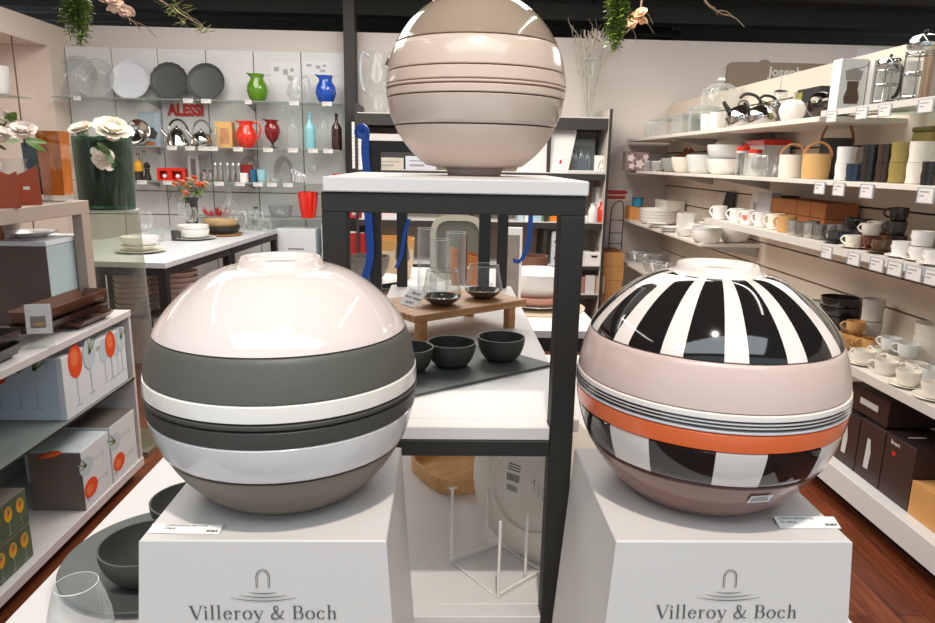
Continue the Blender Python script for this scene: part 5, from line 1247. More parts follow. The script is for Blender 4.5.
for px,lab in ((250,'large faint glass bell on the third shelf behind the red box'),(284,'large faint glass bell on the third shelf behind the sculpture')):
    inst('glass_dome',lab,'glass dome',B(px,Z3,6.47),[('dome',mk_glasspart([(0.085,0),(0.088,0.1),(0.07,0.19),(0.03,0.235),(0,0.24)],G('dome_glass',(238,236,236),0.03,0.25))[0][1]),('knob',mk_glasspart([(0,0.24),(0.012,0.245),(0.012,0.262),(0,0.266)],CLEAR)[0][1])])
# fourth: ribbed red vase, glassware
t=thing('ribbed_vase','ribbed bright red square vase on the lowest glass shelf','vase',B(308.5,Z4))
m=MB(); m.lathe([(0,0.0),(0.062,0.0),(0.066,0.02),(0.088,0.2),(0.084,0.232),(0.078,0.234),(0.06,0.03),(0,0.02)],48)
for v in m.v:
    a=math.atan2(v.y,v.x); q=1+0.05*math.cos(12*a); v.x*=q; v.y*=q
put('vase',m.mesh('rbv',M('ribbed_red',(232,44,26),0.15,coat=0.6,emit=0.0)),t)
m=MB(); m.tube([(0.083*(1+0.05*math.cos(12*2*PI*i/48))*math.cos(2*PI*i/48),0.083*(1+0.05*math.cos(12*2*PI*i/48))*math.sin(2*PI*i/48),0.233) for i in range(48)],0.003,6,True); put('rim',m.mesh('rbr',RED_SOL),t)
inst('glass_bowl','low wide white glass bowl beside the red vase','bowl',B(281,Z4),mk_bowl(0.11,0.11,G('milky_glass',(232,234,236),0.1,0.4),0.6,0.003))
# white boxes on the floor under the shelves
for px,w,h,z,lab in ((300,0.42,0.30,0.25,'wide white storage box in the lower row under the glass shelves'),(298,0.36,0.27,0.552,'white storage box stacked over the wide one'),(333,0.16,0.62,0.25,'tall narrow white box beside the stacked boxes'),(261,0.26,0.28,0.25,'white box with ring prints under the table end')):
    t=thing('storage_box',lab,'box',(xpx(px,6.3,z+0.1),6.36,z),0,'white boxes under the glass shelves')
    for p in mk_carton(w,0.3,h,BOXW,M('box_lid_white',(236,234,232),0.5)): put(p[0],p[1],t)
    m=MB(); m.bx(-w*0.2,w*0.2,-0.1508,-0.15,h*0.3,h*0.36); put('printed_line',m.mesh('sbl2',INKF),t)
t=thing('storage_platform','long low white platform under the glass shelves','platform',(-1.9,6.37,0.0))
m=MB(); m.bx(-1.4,0.95,-0.17,0.17,0.06,0.2495,0.002); put('body',m.mesh('plf',WHITE),t); m=MB(); m.bx(-1.35,0.9,-0.14,0.17,0,0.06); put('toe_kick',m.mesh('plk',DARK),t)
# red lettering on the panel and paper notices
al=text_mesh('ALESSI',0.150,M('sign_red',(206,44,28),0.5),0.006,0.004)
x=xpx(185.5,6.53,1.9); o=put('lettering_sign',al,None,(x,6.531,1.853),FRONT); tag(o,'red capital shop lettering mounted on the white wall panel','sign')
bb=[v.co.x for v in al.vertices]; k=(xpx(204,6.53,1.85)-xpx(168,6.53,1.85))/(max(bb)-min(bb)); o.scale=(k,0.92,1)
NOTE=M('notice_paper',(232,232,232),0.6)
for px0,px1,py0,py1,lab in ((270,299,62,85,'white paper notice with small pictures above the clear jug'),(303,331,61,75,'white paper notice with small pictures above the blue jug')):
    a=ay(px0,py0,6.53); b=ay(px1,py1,6.53); cx_,cz_=(a.x+b.x)/2,(a.z+b.z)/2; W_,H_=b.x-a.x,a.z-b.z
    t=thing('paper_notice',lab,'notice',(cx_,6.5385,cz_),0,'paper notices on the wall panel',FRONT)
    m=MB(); m.bx(-W_/2,W_/2,-H_/2,H_/2,0,0.001); put('paper',m.mesh('ntc',NOTE),t)
    for (u,v,w,h,) in ((-0.38,0.1,0.18,0.2),(-0.05,-0.05,0.16,0.25),(0.2,0.1,0.12,0.16),(0.1,-0.3,0.18,0.2)):
        m=MB(); m.bx(W_*u,W_*(u+w),H_*v,H_*(v+h),0.001,0.0016); put('printed_picture',m.mesh('ntp',M('notice_print',(176,176,172),0.6,noise=0.3,nscale=30)),t)
# niche: upright and glass shelf at the far left
t=thing('niche_shelf','glass niche shelf on a slim dark upright by the corner','shelf',(-3.46,5.83,0))
m=MB(); m.bx(-0.004,0.004,-0.004,0.004,0.0,2.50); put('upright',m.mesh('nsu',M('upright_brown',(104,84,66),0.5)),t)
z=ax(0,93,-3.46).z
m=MB(); m.bx(-1.0,-0.008,-0.3,0.2,z-0.008,z); put('glass_board',m.mesh('nsg',PANE),t); m=MB(); m.bx(-1.0,-0.008,-0.303,-0.3,z-0.010,z+0.002); put('front_edge',m.mesh('nse',M('upright_brown')),t)
inst('white_vase','white vase on the niche shelf, cut by the picture edge','vase',(xpx(-1,5.8,2.1),5.8,z+0.0005),mk_bowl(0.07,0.22,PORC,0.5,0.004))

# ================================================================== BLACK BOOKSHELF ON THE BACK WALL
BX0,BX1,BY0,BY1=-0.80,1.435,6.10,6.58
t=thing('bookshelf','black open bookshelf with light back against the back wall','bookshelf',(0,BY0,0))
BK=M('bookshelf_back',(196,176,156),0.6)
levels=((1.742,0.104),(1.308,0.062),(0.875,0.060),(0.505,0.040),(0.235,0.045))
m=MB(); m.bx(BX0,BX0+0.025,0,BY1-BY0,0,1.92); put('side_panel',m.mesh('bsp',SHELFB),t)
m=MB(); m.bx(BX1-0.025,BX1,0,BY1-BY0,0,1.92); put('side_panel',m.mesh('bsp2',SHELFB),t)
m=MB(); m.bx(BX1-0.032,BX1-0.025,0.004,BY1-BY0-0.02,0.0,1.916); put('light_lining',m.mesh('bll',M('light_lining',(214,206,194),0.6)),t)
for k,(z,th) in enumerate(levels):
    m=MB(); m.bx(BX0+0.025,BX1-0.033,0.0,BY1-BY0-0.015,z,z+th-0.008); put('shelf_board',m.mesh('bsb%d'%k,SHELFB),t)
    m=MB(); m.bx(BX0+0.025,BX1-0.033,-0.001,BY1-BY0-0.015,z+th-0.008,z+th); put('shelf_top',m.mesh('bst%d'%k,M('shelf_top_light',(216,212,206),0.5)),t)
m=MB(); m.bx(BX0,BX1,BY1-BY0-0.014,BY1-BY0,0,1.85); put('back_board',m.mesh('bbk',BK),t)
for xx in (0.22,0.88): 
    m=MB(); m.bx(xx,xx+0.03,0.02,BY1-BY0-0.02,0,1.742); put('divider',m.mesh('bdv',SHELFB),t)
L1,L2,L3,L4,L5=[z+th+0.0006 for z,th in levels]
def S(px,z,y=6.24): return (xpx(px,y,z),y,z)
# on top
t=thing('glass_vase','tall slim clear vase holding pale coral branches on the bookshelf','vase',S(588,L1,6.30))
m=MB(); m.lathe([(0,0.004),(0.055,0.0),(0.057,0.02),(0.05,0.2),(0.066,0.40),(0.085,0.50)],28); put('body',m.mesh('tvs',CLEAR),t)
m=MB(); m.lathe([(0.0845,0.498),(0.0865,0.503),(0.0845,0.508)],28); put('rim',m.mesh('tvr',M('glass_rim')),t)
bp=S(588,L1,6.30)
t=thing('branch_bunch','pale bare twisted branches standing in the tall slim vase','branches',(bp[0],bp[1],bp[2]+0.01))
rnd=random.Random(12); m=MB()
def twig(p,d,l,r,depth):
    pts=[p]; q=p.copy(); dd=d.copy()
    for i in range(4):
        dd=(dd+Vector((rnd.uniform(-.17,.17),rnd.uniform(-.15,.15),rnd.uniform(-.05,.25)))).normalized(); q=q+dd*l/4; pts.append(q.copy())
    m.tube(pts,[r*(1-0.14*i) for i in range(5)],5)
    if depth:
        for k in range(3):
            s=pts[2+k%3]; twig(s,(dd+Vector((rnd.uniform(-.8,.8),rnd.uniform(-.4,.4),rnd.uniform(0.1,.6)))).normalized(),l*0.40,r*0.6,depth-1)
for k in range(5):
    a=rnd.uniform(0,2*PI); twig(Vector((0.012*math.cos(a),0.012*math.sin(a),0.0)),Vector((0.03*math.cos(a),0.03*math.sin(a),1)).normalized(),0.56,0.006,2)
put('stems',m.mesh('brn',M('coral_branch',(186,176,156),0.6)),t)
m=MB()
for k in range(26):
    p=Vector((rnd.uniform(-0.10,0.10),rnd.uniform(-0.05,0.05),rnd.uniform(0.34,0.62))); leafblade(m,p,p+Vector((rnd.uniform(-.04,.04),0.01,rnd.uniform(-.01,.05))),0.012,3)
put('dry_foliage',m.mesh('brl',M('dry_green',(150,156,110),0.6)),t)
m=MB()
for k in range(7):
    p=Vector((rnd.uniform(-0.12,0.11),rnd.uniform(-0.05,0.05),rnd.uniform(0.60,0.66)))
    for j in range(4):
        a=rnd.uniform(0,2*PI); m.tube([p,p+Vector((0.05*math.cos(a),0.02*math.sin(a),0.04)),p+Vector((0.07*math.cos(a)+.01,0.03*math.sin(a),0.09))],[0.008,0.006,0.003],5)
put('coral_tip',m.mesh('brc',M('coral_tips',(206,198,184),0.6)),t)
inst('glass_pitcher','large faceted clear glass pitcher on the bookshelf top','pitcher',S(378,L1,6.3),mk_pitcher(0.115,0.52,CLEAR,M('glass_rim'),-1),0.0)
t=thing('hang_tag','small dark tag hanging at the neck of the faceted pitcher','tag',(xpx(389,6.2,2.2),6.185,L1+0.42),0,None,(PI/2,0.4,0)); m=MB(); m.bx(-0.025,0.025,-0.03,0.03,0,0.003); put('card',m.mesh('htg',M('tag_dark',(70,60,54),0.6)),t); m=MB(); m.tube([(0,0.03,0.002),(0.01,0.08,-0.02),(0.0,0.10,-0.06)],0.002,5); put('cord',m.mesh('htc',TWIG),t)
# first compartment
t=thing('laptop_stand','white display block with dark underside on the bookshelf behind the ribbon','block',S(392,L2,6.26))
m=MB(); m.bx(-0.20,0.30,-0.12,0.12,0.225,0.30,0.003); put('white_top',m.mesh('lpt',WHITE),t); m=MB(); m.bx(-0.19,0.29,-0.10,0.12,0.0,0.225,0.002); put('dark_body',m.mesh('lpb',SHELFB),t)
p=S(404,L2,6.2); inst('brown_bowl','small brown wooden bowl lying on the white display block','bowl',(p[0]-0.02,6.24,L2+0.3005),mk_bowl(0.05,0.04,ACACIA,0.6,0.003))
for px,w,h,mt,lab in ((391,0.225,0.098,M('label_box',(206,196,180),0.5,noise=0.1,nscale=18),'low printed beige box in front of the dark display block'),(421,0.27,0.115,M('pale_blue_box',(206,212,220),0.5),'pale blue white box beside the printed beige box')):
    t=thing('flat_box',lab,'box',S(px,L2,6.125)); 
    for p in mk_carton(w,0.05,h,mt,TAGW): put(p[0],p[1],t)
    m=MB(); m.bx(-w*0.36,w*0.1,-0.0258,-0.025,h*0.25,h*0.4); m.bx(-w*0.36,w*0.34,-0.0258,-0.025,h*0.62,h*0.7); put('printed_line',m.mesh('fbl',INKF),t)
t=thing('paper_stack','white ruled paper block standing by the bookshelf side','paper block',S(358,L2,6.14)); m=MB(); 
for k in range(12): m.bx(-0.045,0.045,-0.03,0.03,k*0.033,k*0.033+0.031,0.001)
put('paper_block',m.mesh('ppb',TAGW),t)
# right compartment
t=thing('menu_stand','tall white triangular table sign behind the taupe globe','sign',S(550,L2,6.16)); 
m=MB(); m.add([(-0.30,-0.03,0),(0.155,-0.03,0),(0.24,0.03,0.43),(-0.05,0.03,0.43)],[(0,1,2,3)],False); m.add([(-0.30,0.09,0),(0.155,0.09,0),(0.24,0.034,0.43),(-0.05,0.034,0.43)],[(3,2,1,0)],False); put('folded_card',m.mesh('mst',M('sign_white',(226,224,220),0.5)),t)
m=MB(); m.bx(0.045,0.115,-0.0,0.0006,0.02,0.135); put('label',m.mesh('msl',TAGW),t,(0,-0.036,0),(-0.14,0,0)); m=MB(); m.prism([(0.075,0.07),(0.09,0.075),(0.098,0.1),(0.088,0.118),(0.076,0.1)],0,0.001); put('red_emblem',m.mesh('mse',REDG),t,(0,-0.0365,0),(PI/2-0.14,0,0))
inst('jar','dark grey tall box behind the grey candle jars','box',S(564,L2,6.46),mk_carton(0.10,0.10,0.345,M('dark_taupe',(84,76,66),0.5),M('dark_taupe2',(66,60,54),0.5)))
inst('candle_jar','smoked glass candle jar nearer the glass block','jar',S(570,L2,6.22),mk_bottle(0.045,0.20,M('smoke_jar',(92,90,80),0.2,coat=0.3),M('smoke_lid',(160,158,146),0.4),0.7))
inst('candle_jar','smoked glass candle jar half behind the white sign','jar',S(562.5,L2,6.30),mk_bottle(0.045,0.22,M('smoke_jar'),M('smoke_lid'),0.7))
t=thing('acrylic_block','grey green display block with letter print behind small clear bottles','display',S(580,L2,6.44)); m=MB(); m.bx(-0.12,0.12,-0.04,0.04,0,0.30,0.003); put('block',m.mesh('acr',M('grey_green_acrylic',(146,154,150),0.3)),t); put('lettering',text_mesh('AXIOOW',0.05,M('letter_pale',(206,210,206),0.5),0.002,0.001),t,(0,-0.041,0.255),FRONT)
for k,(px,lab) in enumerate(((574.5,'first clear bottle in the row before the grey green block'),(580.5,'second clear bottle in the row before the grey green block'),(586.5,'third clear bottle in the row before the grey green block'))): inst('perfume_bottle',lab,'bottle',(S(px,L2,6.20)[0],6.20,L2+0.021),mk_bottle(0.026,0.17+0.02*(k%2),G('bottle_blue_clear',(206,220,230),0.1,0.6),STEEL,0.5),0,'clear bottles on the white tray')
t=thing('white_tray','long low white tray under the row of clear bottles','tray',S(580,L2,6.19)); m=MB(); m.bx(-0.13,0.20,-0.05,0.05,0,0.02,0.002); put('tray',m.mesh('wtr',TAGW),t); m=MB(); m.bx(-0.125,0.195,-0.052,-0.05,0.002,0.018); put('front_strip',m.mesh('wts',WHITE),t)
t=thing('picture_card','small white framed drawing standing at the shelf end','frame',S(600,L2,6.20),0,None,(-0.1,0,0)); m=MB(); m.bx(-0.055,0.055,0,0.008,0,0.155,0.001); put('frame',m.mesh('pcd',TAGW),t); m=MB(); strokes(m,[(-0.02,0.03),(0.0,0.11),(0.015,0.07),(0.02,0.12)],0.006); strokes(m,[(0.0,0.02),(0.02,0.05)],0.005); put('drawing',m.mesh('pcw',INK),t,(0,-0.0006,0),FRONT)
# second compartment: phone, bottles, books
t=thing('desk_phone','white cordless phone handset leaning in its cradle','phone',S(590,L3,6.24)); m=MB(); m.bx(-0.05,0.05,-0.05,0.05,0,0.05,0.006); put('cradle',m.mesh('phc',TAGW),t); m=MB(); m.bx(-0.018,0.018,-0.014,0.014,0.04,0.27,0.006); m.xf(0,Matrix.Rotation(0.45,4,'Y')); put('handset',m.mesh('phh',TAGW),t)
inst('spray_bottle','white spray bottle with rounded shoulders beside the phone','bottle',S(592.5,L3,6.15),mk_bottle(0.045,0.17,TAGW,M('silver_cap',(196,196,196),0.3),0.6))
inst('drink_bottle','orange red drinking bottle with grey cap on the bookshelf','bottle',S(601.5,L3,6.16),mk_bottle(0.042,0.19,M('orange_red',(228,62,34),0.3,coat=0.4),M('silver_cap'),0.55))
inst('file_folder','tall white folder standing behind the orange bottle','folder',S(597,L3,6.38),mk_carton(0.09,0.2,0.31,TAGW,M('folder_peach',(226,178,130),0.5)))
cols=[('pale blue',(186,206,216)),('white',(226,226,226)),('light blue',(170,196,210)),('green',(104,146,60)),('orange',(240,134,40)),('cream',(226,214,190))]
x=xpx(517,6.17,L3)
for k,(nm_,c) in enumerate(cols):
    t=thing('book',nm_+' spined book standing in the row on the bookshelf','book',(x,6.24,L3),0,'books on the bookshelf'); w_=0.062+0.012*((k*7)%3); h_=0.19+0.012*((k*5)%3)
    m=MB(); m.bx(0,w_,-0.08,-0.077,0,h_,0.0005); m.bx(0,0.003,-0.08,0.08,0,h_); m.bx(w_-0.003,w_,-0.08,0.08,0,h_); put('cover',m.mesh('bkc',M('book_'+nm_,c,0.5)),t); m=MB(); m.bx(0.003,w_-0.003,-0.077,0.075,0.003,h_-0.004); put('pages',m.mesh('bkp',M('book_pages',(232,226,212),0.7)),t); x+=w_+0.0015
x=xpx(350,6.17,L3)
for k,(nm_,c,w_,h_) in enumerate((('red and white',(206,48,50),0.10,0.12),('white',(232,230,228),0.09,0.16),('dark red',(170,34,38),0.05,0.12),('pale grey',(206,206,206),0.16,0.13))):
    t=thing('gift_carton',nm_+' carton behind the blue ribbon on the bookshelf','box',(x+w_/2,6.22,L3),0,'cartons behind the ribbon')
    for p in mk_carton(w_,0.12,h_,M('ct_'+nm_,c,0.5),TAGW): put(p[0],p[1],t)
    m=MB(); m.bx(-w_*0.3,w_*0.3,-0.0608,-0.06,h_*0.2,h_*0.5); put('printed_field',m.mesh('ctp',M('ct_field',(226,200,196),0.5)),t); x+=w_+0.006
t=thing('red_carton','square red carton in the lower compartment behind the dark bowl','box',S(357,L4,6.2))
for p in mk_carton(0.16,0.14,0.26,M('ct_dark red'),TAGW): put(p[0],p[1],t)
# lower: white drawer box, bird boxes
t=thing('drawer_box','small white box with a black cut out handle on the bookshelf','box',S(592,L4,6.2)); m=MB(); m.bx(-0.085,0.085,-0.08,0.08,0,0.115,0.004); put('box',m.mesh('drw',TAGW),t); m=MB(); m.prism([(-0.035,0.09),(0.035,0.09),(0.02,0.07),(-0.02,0.07)],0,0.001); put('handle_hole',m.mesh('drh',DARK),t,(0,-0.0805,0),FRONT)
t=thing('pine_cones','brown dried flower head lying on the white drawer box','dried flower',(S(592,L4,6.2)[0],6.2,L4+0.1155)); m=MB(); rnd=random.Random(2)
for k in range(18):
    a=rnd.uniform(0,2*PI); leafblade(m,(0,0,0.0),(0.06*math.cos(a),0.05*math.sin(a),0.02+0.05*rnd.random()),0.018,3)
put('petals_dry',m.mesh('pnc',M('dry_brown',(92,64,46),0.7)),t)
for k in range(2):
    t=thing('bird_print_box',('lower' if k==0 else 'upper')+' white box printed with dark birds beside the frame post','box',(xpx(556,6.2,L4),6.2,L4+k*0.151),0,'bird print boxes')
    for p in mk_carton(0.12,0.14,0.15,M('bird_box',(206,212,216),0.5),TAGW): put(p[0],p[1],t)
    m=MB(); m.prism([(-0.04,0.05),(0.0,0.04),(0.03,0.07),(0.01,0.1),(-0.02,0.09)],0,0.001); m.prism([(0.0,0.03),(0.03,0.02),(0.04,0.035)],0,0.001); put('printed_bird',m.mesh('brd',M('bird_grey',(92,96,98),0.5)),t,(0,-0.0705,0),FRONT)
for px,w_,h_,c,lab in ((579,0.07,0.155,(176,120,110),'rose coloured small box in the bottom compartment'),(588,0.09,0.17,(214,212,210),'white box in the bottom compartment'),(598,0.085,0.165,(190,156,122),'light brown box in the bottom compartment')):
    t=thing('stock_box',lab,'box',S(px,L5,6.2),0,'boxes in the bottom compartment')
    for p in mk_carton(w_,0.14,h_,M('sb_%d'%px,c,0.6),M('sbl_%d'%px,tuple(int(q*0.85) for q in c),0.6)): put(p[0],p[1],t)
# wire rack and cardboard boxes by the bookshelf, red arrow label on the wall
t=thing('wire_rack','thin black wire rack standing between the bookshelf and the shelves','rack',(xpx(616,6.3,0.6),6.36,0.66))
m=MB(); m.tube(smooth([(-0.06,0,0),(-0.06,0,0.3),(-0.04,0,0.42),(0.02,0,0.46),(0.05,0,0.42),(0.06,0,0.3),(0.06,0,0)],5),0.005,6); put('wire_arch',m.mesh('wra',DARK),t)
m=MB()
for z in (0.06,0.16,0.28): m.tube([(-0.06,0,z),(0.06,0,z)],0.004,6); m.tube([(-0.06,-0.05,z),(-0.06,0.05,z)],0.003,5)
put('cross_wire',m.mesh('wrc',DARK),t)
for k in range(5):
    t=thing('cardboard_box','%s brown cardboard box in the pile beside the bookshelf'%['bottom','second','third','fourth','topmost'][k],'box',(1.545+0.006*(k%2),6.37,0.001+k*0.132),0,'cardboard boxes beside the bookshelf')
    for p in mk_carton(0.20,0.36,0.131,KRAFT,KRAFTD): put(p[0],p[1],t)
a=ay(607,194,6.59); b=ay(631,194,6.59)
t=thing('arrow_sign','white label with a red arrow on the back wall','sign',((a.x+b.x)/2,6.597,ay(618,195,6.59).z),0,None,FRONT); W_=b.x-a.x+0.03
m=MB(); m.bx(-W_/2,W_/2,-0.055,0.055,0,0.002); put('label',m.mesh('arw',TAGW),t)
m=MB(); m.prism([(-W_*0.5,0.005),(W_*0.22,0.005),(W_*0.34,0.026),(W_*0.22,0.046),(-W_*0.5,0.046)],0.002,0.003); m.prism([(-W_*0.5,-0.04),(W_*0.2,-0.04),(W_*0.28,-0.02),(W_*0.2,-0.006),(-W_*0.5,-0.006)],0.002,0.003); put('red_arrow',m.mesh('arr',M('arrow_red',(196,66,58),0.5)),t)
# ================================================================== SHELVES AT THE RIGHT
RX=1.69; RB=2.098
def Rr(px,x,z): return (x,ypx(px,x,z),z)
def wshelf(label,y0,y1,z,th,mat,brackets=(),rail=True,glass=False):
    t=thing('wall_shelf',label,'shelf',(RB,y0,z),0,'shelves on the slatted wall')
    m=MB(); m.bx(RX-RB,0,0,y1-y0,-th,0,0.0015); put('board',m.mesh('wsb',mat),t)
    if rail:
        m=MB(); m.bx(RX-RB-0.003,RX-RB-0.0005,0.002,y1-y0-0.002,-th-0.014,0.001); put('label_rail',m.mesh('wsr',M('label_rail',(214,208,200),0.4)),t)
    for q in brackets:
        m=MB(); m.add([(-0.34,q-y0-0.004,-th),(-0.34,q-y0+0.004,-th),(0,q-y0+0.004,-th),(0,q-y0-0.004,-th),(0,q-y0-0.004,-th-0.07),(0,q-y0+0.004,-th-0.07),(-0.34,q-y0-0.004,-th-0.012),(-0.34,q-y0+0.004,-th-0.012)],[(0,1,2,3),(0,3,4,6),(1,7,5,2),(6,4,5,7),(0,6,7,1),(3,2,5,4)],False); put('bracket',m.mesh('wsk',M('bracket_grey')),t)
    return t
SHW=M('cream_shelf',(224,216,206),0.45)
RZ1,RZ1B,RZ2,RZ3,RZ3A,RZ4,RZ4A,RZ0=1.682,1.703,1.398,1.121,0.946,0.651,0.552,0.201
wshelf('topmost long cream shelf with kettles and glass canisters',3.16,6.55,RZ1,0.024,SHW,(4.44,5.4),False)
wshelf('upper clear shelf carrying the coffee presses',1.45,3.15,RZ1B,0.010,PANE,(2.44,))
wshelf('long cream shelf carrying mugs and leather handled baskets',1.45,6.55,RZ2,0.020,SHW,(2.44,4.44,5.4),False)
wshelf('cream shelf crowded with cups and kraft boxes',1.45,4.42,RZ3,0.020,SHW,(2.44,4.30))
wshelf('lower set cream shelf of white serving dishes by the back wall',4.46,6.55,RZ3A,0.020,SHW,(4.5,5.5),False)
wshelf('low white shelf covered in white cups and saucers',1.3,4.40,RZ4,0.022,SHW,(2.44,))
wshelf('low shelf of clear glass bowls by the back wall',4.44,6.55,RZ4A,0.020,SHW,(5.5,),False)
t=thing('base_cabinet','long white base plinth of the shelves standing on the floor','base',(RB,1.2,0)); m=MB(); m.bx(RX-0.01-RB,0,0,5.3,0.10,0.20,0.002); put('base_board',m.mesh('bcb',M('base_white',(222,220,216),0.45)),t); m=MB(); m.bx(RX+0.10-RB,0,0.02,5.28,0,0.10); put('toe_kick',m.mesh('bck',M('toe_black',(24,22,20),0.7)),t)
# label flags on the rails
def flag(lab,px,z,w=0.07,h=0.042):
    y=ypx(px,RX-0.006,z); t=ptag('shelf_price_tag',lab,(RX-0.0045,y,z),TO_L,w,h,'price tags on the right hand shelves')
    m=MB(); m.bx(-w*0.62,w*0.62,-h*0.56,h*0.56,-0.0012,-0.0007); put('clear_sleeve',m.mesh('slv',M('sleeve_blue_grey',(150,158,166),0.3)),t)
for px,lab in ((831,'tag under the coffee grinder box on the upper shelf edge'),(861,'tag between the grinder box and the press on the upper shelf edge'),(884,'tag under the smaller coffee press'),(925,'double tag under the tall coffee press')): flag('price '+lab,px,RZ1B-0.03)
for px,lab in ((819,'tag under the tan basket on the mug shelf edge'),(838,'tag under the white mug pair on the mug shelf edge'),(866,'tag under the black mug stacks'),(925,'tag under the white mug stack at the edge of the view')): flag('price '+lab,px,RZ2-0.034,0.075,0.05)
for px,lab in ((826,'tag below the dark cups on the crowded cup shelf'),(853,'tag below the white cup with saucer on the crowded shelf'),(876,'tag below the brown cup on the crowded shelf'),(894,'tag below the square white cup on the crowded shelf'),(913,'tag below the stacked white cups on the crowded shelf'),(932,'last tag at the near end of the crowded shelf')): flag('price '+lab,px,RZ3-0.034,0.075,0.048)

# ---------------- topmost shelf
FAC=M('facet_glass_rim',(214,218,218),0.15,coat=0.4)
def canister(label,px,x,r,h,lid=False,dome=False,z=None):
    z=z or RZ1; X=Rr(px,x,z)
    pr=[(0,0.003),(r*0.96,0.0),(r,0.005),(r,h)]
    if dome: pr=[(r,0.0),(r,h*0.55),(r*0.9,h*0.78),(r*0.5,h*0.92),(0,h*0.95)]
    parts=[('body',mk_glasspart(pr,CLEAR)[0][1])]
    if dome: parts.append(('knob',mk_glasspart([(0,h*0.95),(r*0.1,h*0.96),(r*0.22,h*1.02),(r*0.18,h*1.09),(0,h*1.11)],FAC)[0][1]))
    elif lid: parts.append(('lid',mk_glasspart([(0,h+0.002),(r*1.06,h+0.002),(r*1.06,h+0.014),(0,h+0.016)],CLEAR)[0][1],[('knob',mk_glasspart([(0,h+0.016),(r*0.18,h+0.018),(r*0.2,h+0.04),(0,h+0.044)],FAC)[0][1])]))
    else: parts.append(('rim',mk_glasspart([(r*0.985,h-0.001),(r*1.0,h+0.003),(r*1.015,h-0.001)],FAC)[0][1]))
    return inst('glass_canister',label,'glass container',X,parts,0,'glass containers on the topmost shelf')
for px,x,r,h,l in ((634,1.80,0.06,0.13,'faceted clear tumbler at the back wall end of the topmost shelf'),(643,1.90,0.06,0.15,'clear tumbler second from the back wall on the topmost shelf'),(651,1.80,0.062,0.13,'clear tumbler before the long clear boxes on the topmost shelf')): canister(l,px,x,r,h)
for px,w,l in ((669,0.45,'long clear glass box nearer the tumblers on the topmost shelf'),(689,0.26,'long clear glass box nearer the cake dome on the topmost shelf')):
    x,y,z=Rr(px,1.84,RZ1); t=thing('glass_box',l,'glass container',(x,y,z),0,'glass containers on the topmost shelf'); a=w/2
    m=MB(); m.bx(-0.1,0.1,-a,a,0.002,0.135); put('body',m.mesh('gbx',CLEAR),t); m=MB(); m.bx(-0.105,0.105,-a-0.004,a+0.004,0.1355,0.147); put('lid',m.mesh('gbx2',CLEAR),t); m=MB()
    m.tube([(-0.1,-a,0.136),(0.1,-a,0.136),(0.1,a,0.136),(-0.1,a,0.136)],0.003,6,True); m.tube([(-0.1,-a,0.004),(0.1,-a,0.004),(0.1,a,0.004),(-0.1,a,0.004)],0.003,6,True); put('rim',m.mesh('gbx3',FAC),t)
t_=inst('glass_canister','wide clear glass canister with flat lid beside the cake dome','glass container',Rr(702,1.86,RZ1),[('body',mk_glasspart([(0,0.003),(0.10,0.0),(0.105,0.17)],CLEAR)[0][1]),('lid',mk_glasspart([(0,0.172),(0.115,0.172),(0.115,0.185),(0,0.188)],CLEAR)[0][1]),('rim',mk_glasspart([(0.103,0.169),(0.107,0.174),(0.109,0.169)],FAC)[0][1])],0,'glass containers on the topmost shelf')
inst('vase','sage green tapered vase behind the clear canister','vase',Rr(699,1.97,RZ1),mk_cup(0.07,0.15,M('sage_glaze',(132,140,124),0.4),1.0,0,False))
for px,l in ((707,'frosted white tumbler nearer the sage vase'),(716,'frosted white tumbler nearer the kettle')): inst('tumbler',l,'cup',Rr(px,1.80,RZ1),mk_cup(0.05,0.12,M('frosted_white',(226,226,222),0.5),0.75,0,False),0,'frosted tumblers')
canister('clear glass cake dome with ball knob on a footed stand',718,1.93,0.13,0.25,dome=True,z=RZ1+0.105)
t=thing('cake_stand','clear footed glass stand under the cake dome','cake stand',Rr(718,1.93,RZ1)); m=MB(); m.lathe([(0,0),(0.08,0.0),(0.07,0.008),(0.02,0.02),(0.016,0.08),(0.03,0.094)],28); put('foot',m.mesh('ckf',CLEAR),t); m=MB(); m.lathe([(0,0.094),(0.15,0.096),(0.15,0.104),(0,0.1045)],32); put('plate',m.mesh('ckp',CLEAR),t)
def stovekettle(label,px,x,r,h,rz,hm=DARK):
    t=thing('kettle',label,'kettle',Rr(px,x,RZ1),rz,'steel kettles on the topmost shelf')
    m=MB(); m.lathe([(0,0),(r*0.7,0),(r*0.8,0.004),(r,h*0.3),(r*0.92,h*0.48),(r*0.6,h*0.66),(r*0.25,h*0.74),(0,h*0.75)],36); put('body',m.mesh('skb',STEEL),t)
    m=MB(); m.tube(arc(0,h*0.72,r*0.3,0.1,PI-0.1,10),h*0.02,6); put('lid_loop',m.mesh('skl',hm),t)
    m=MB(); m.tube([(-r*0.7,0,h*0.5),(-r*1.05,0,h*0.75),(-r*1.15,0,h*0.85)],[h*0.1,h*0.07,h*0.055],12); put('spout',m.mesh('sks',hm),t)
    m=MB(); m.tube(smooth([(-r*0.25,0,h*0.95),(0.1*r,0,h*1.08),(r*0.7,0,h*1.0),(r*1.05,0,h*0.72),(r*1.0,0,h*0.45)],6),h*0.05,8); put('handle',m.mesh('skh',hm),t)
stovekettle('rounded steel kettle with black arched handle pointing its spout at the dome',741,1.82,0.10,0.19,-0.42)
stovekettle('second rounded steel kettle with black handle beside the first',760,1.80,0.085,0.155,-0.30)
inst('dark_canister','dark brown grey tin behind the second steel kettle','tin',Rr(770,1.95,RZ1),mk_carton(0.12,0.12,0.14,M('dark_brown_tin',(96,82,68),0.5),M('tin_lid',(76,64,54),0.5)))
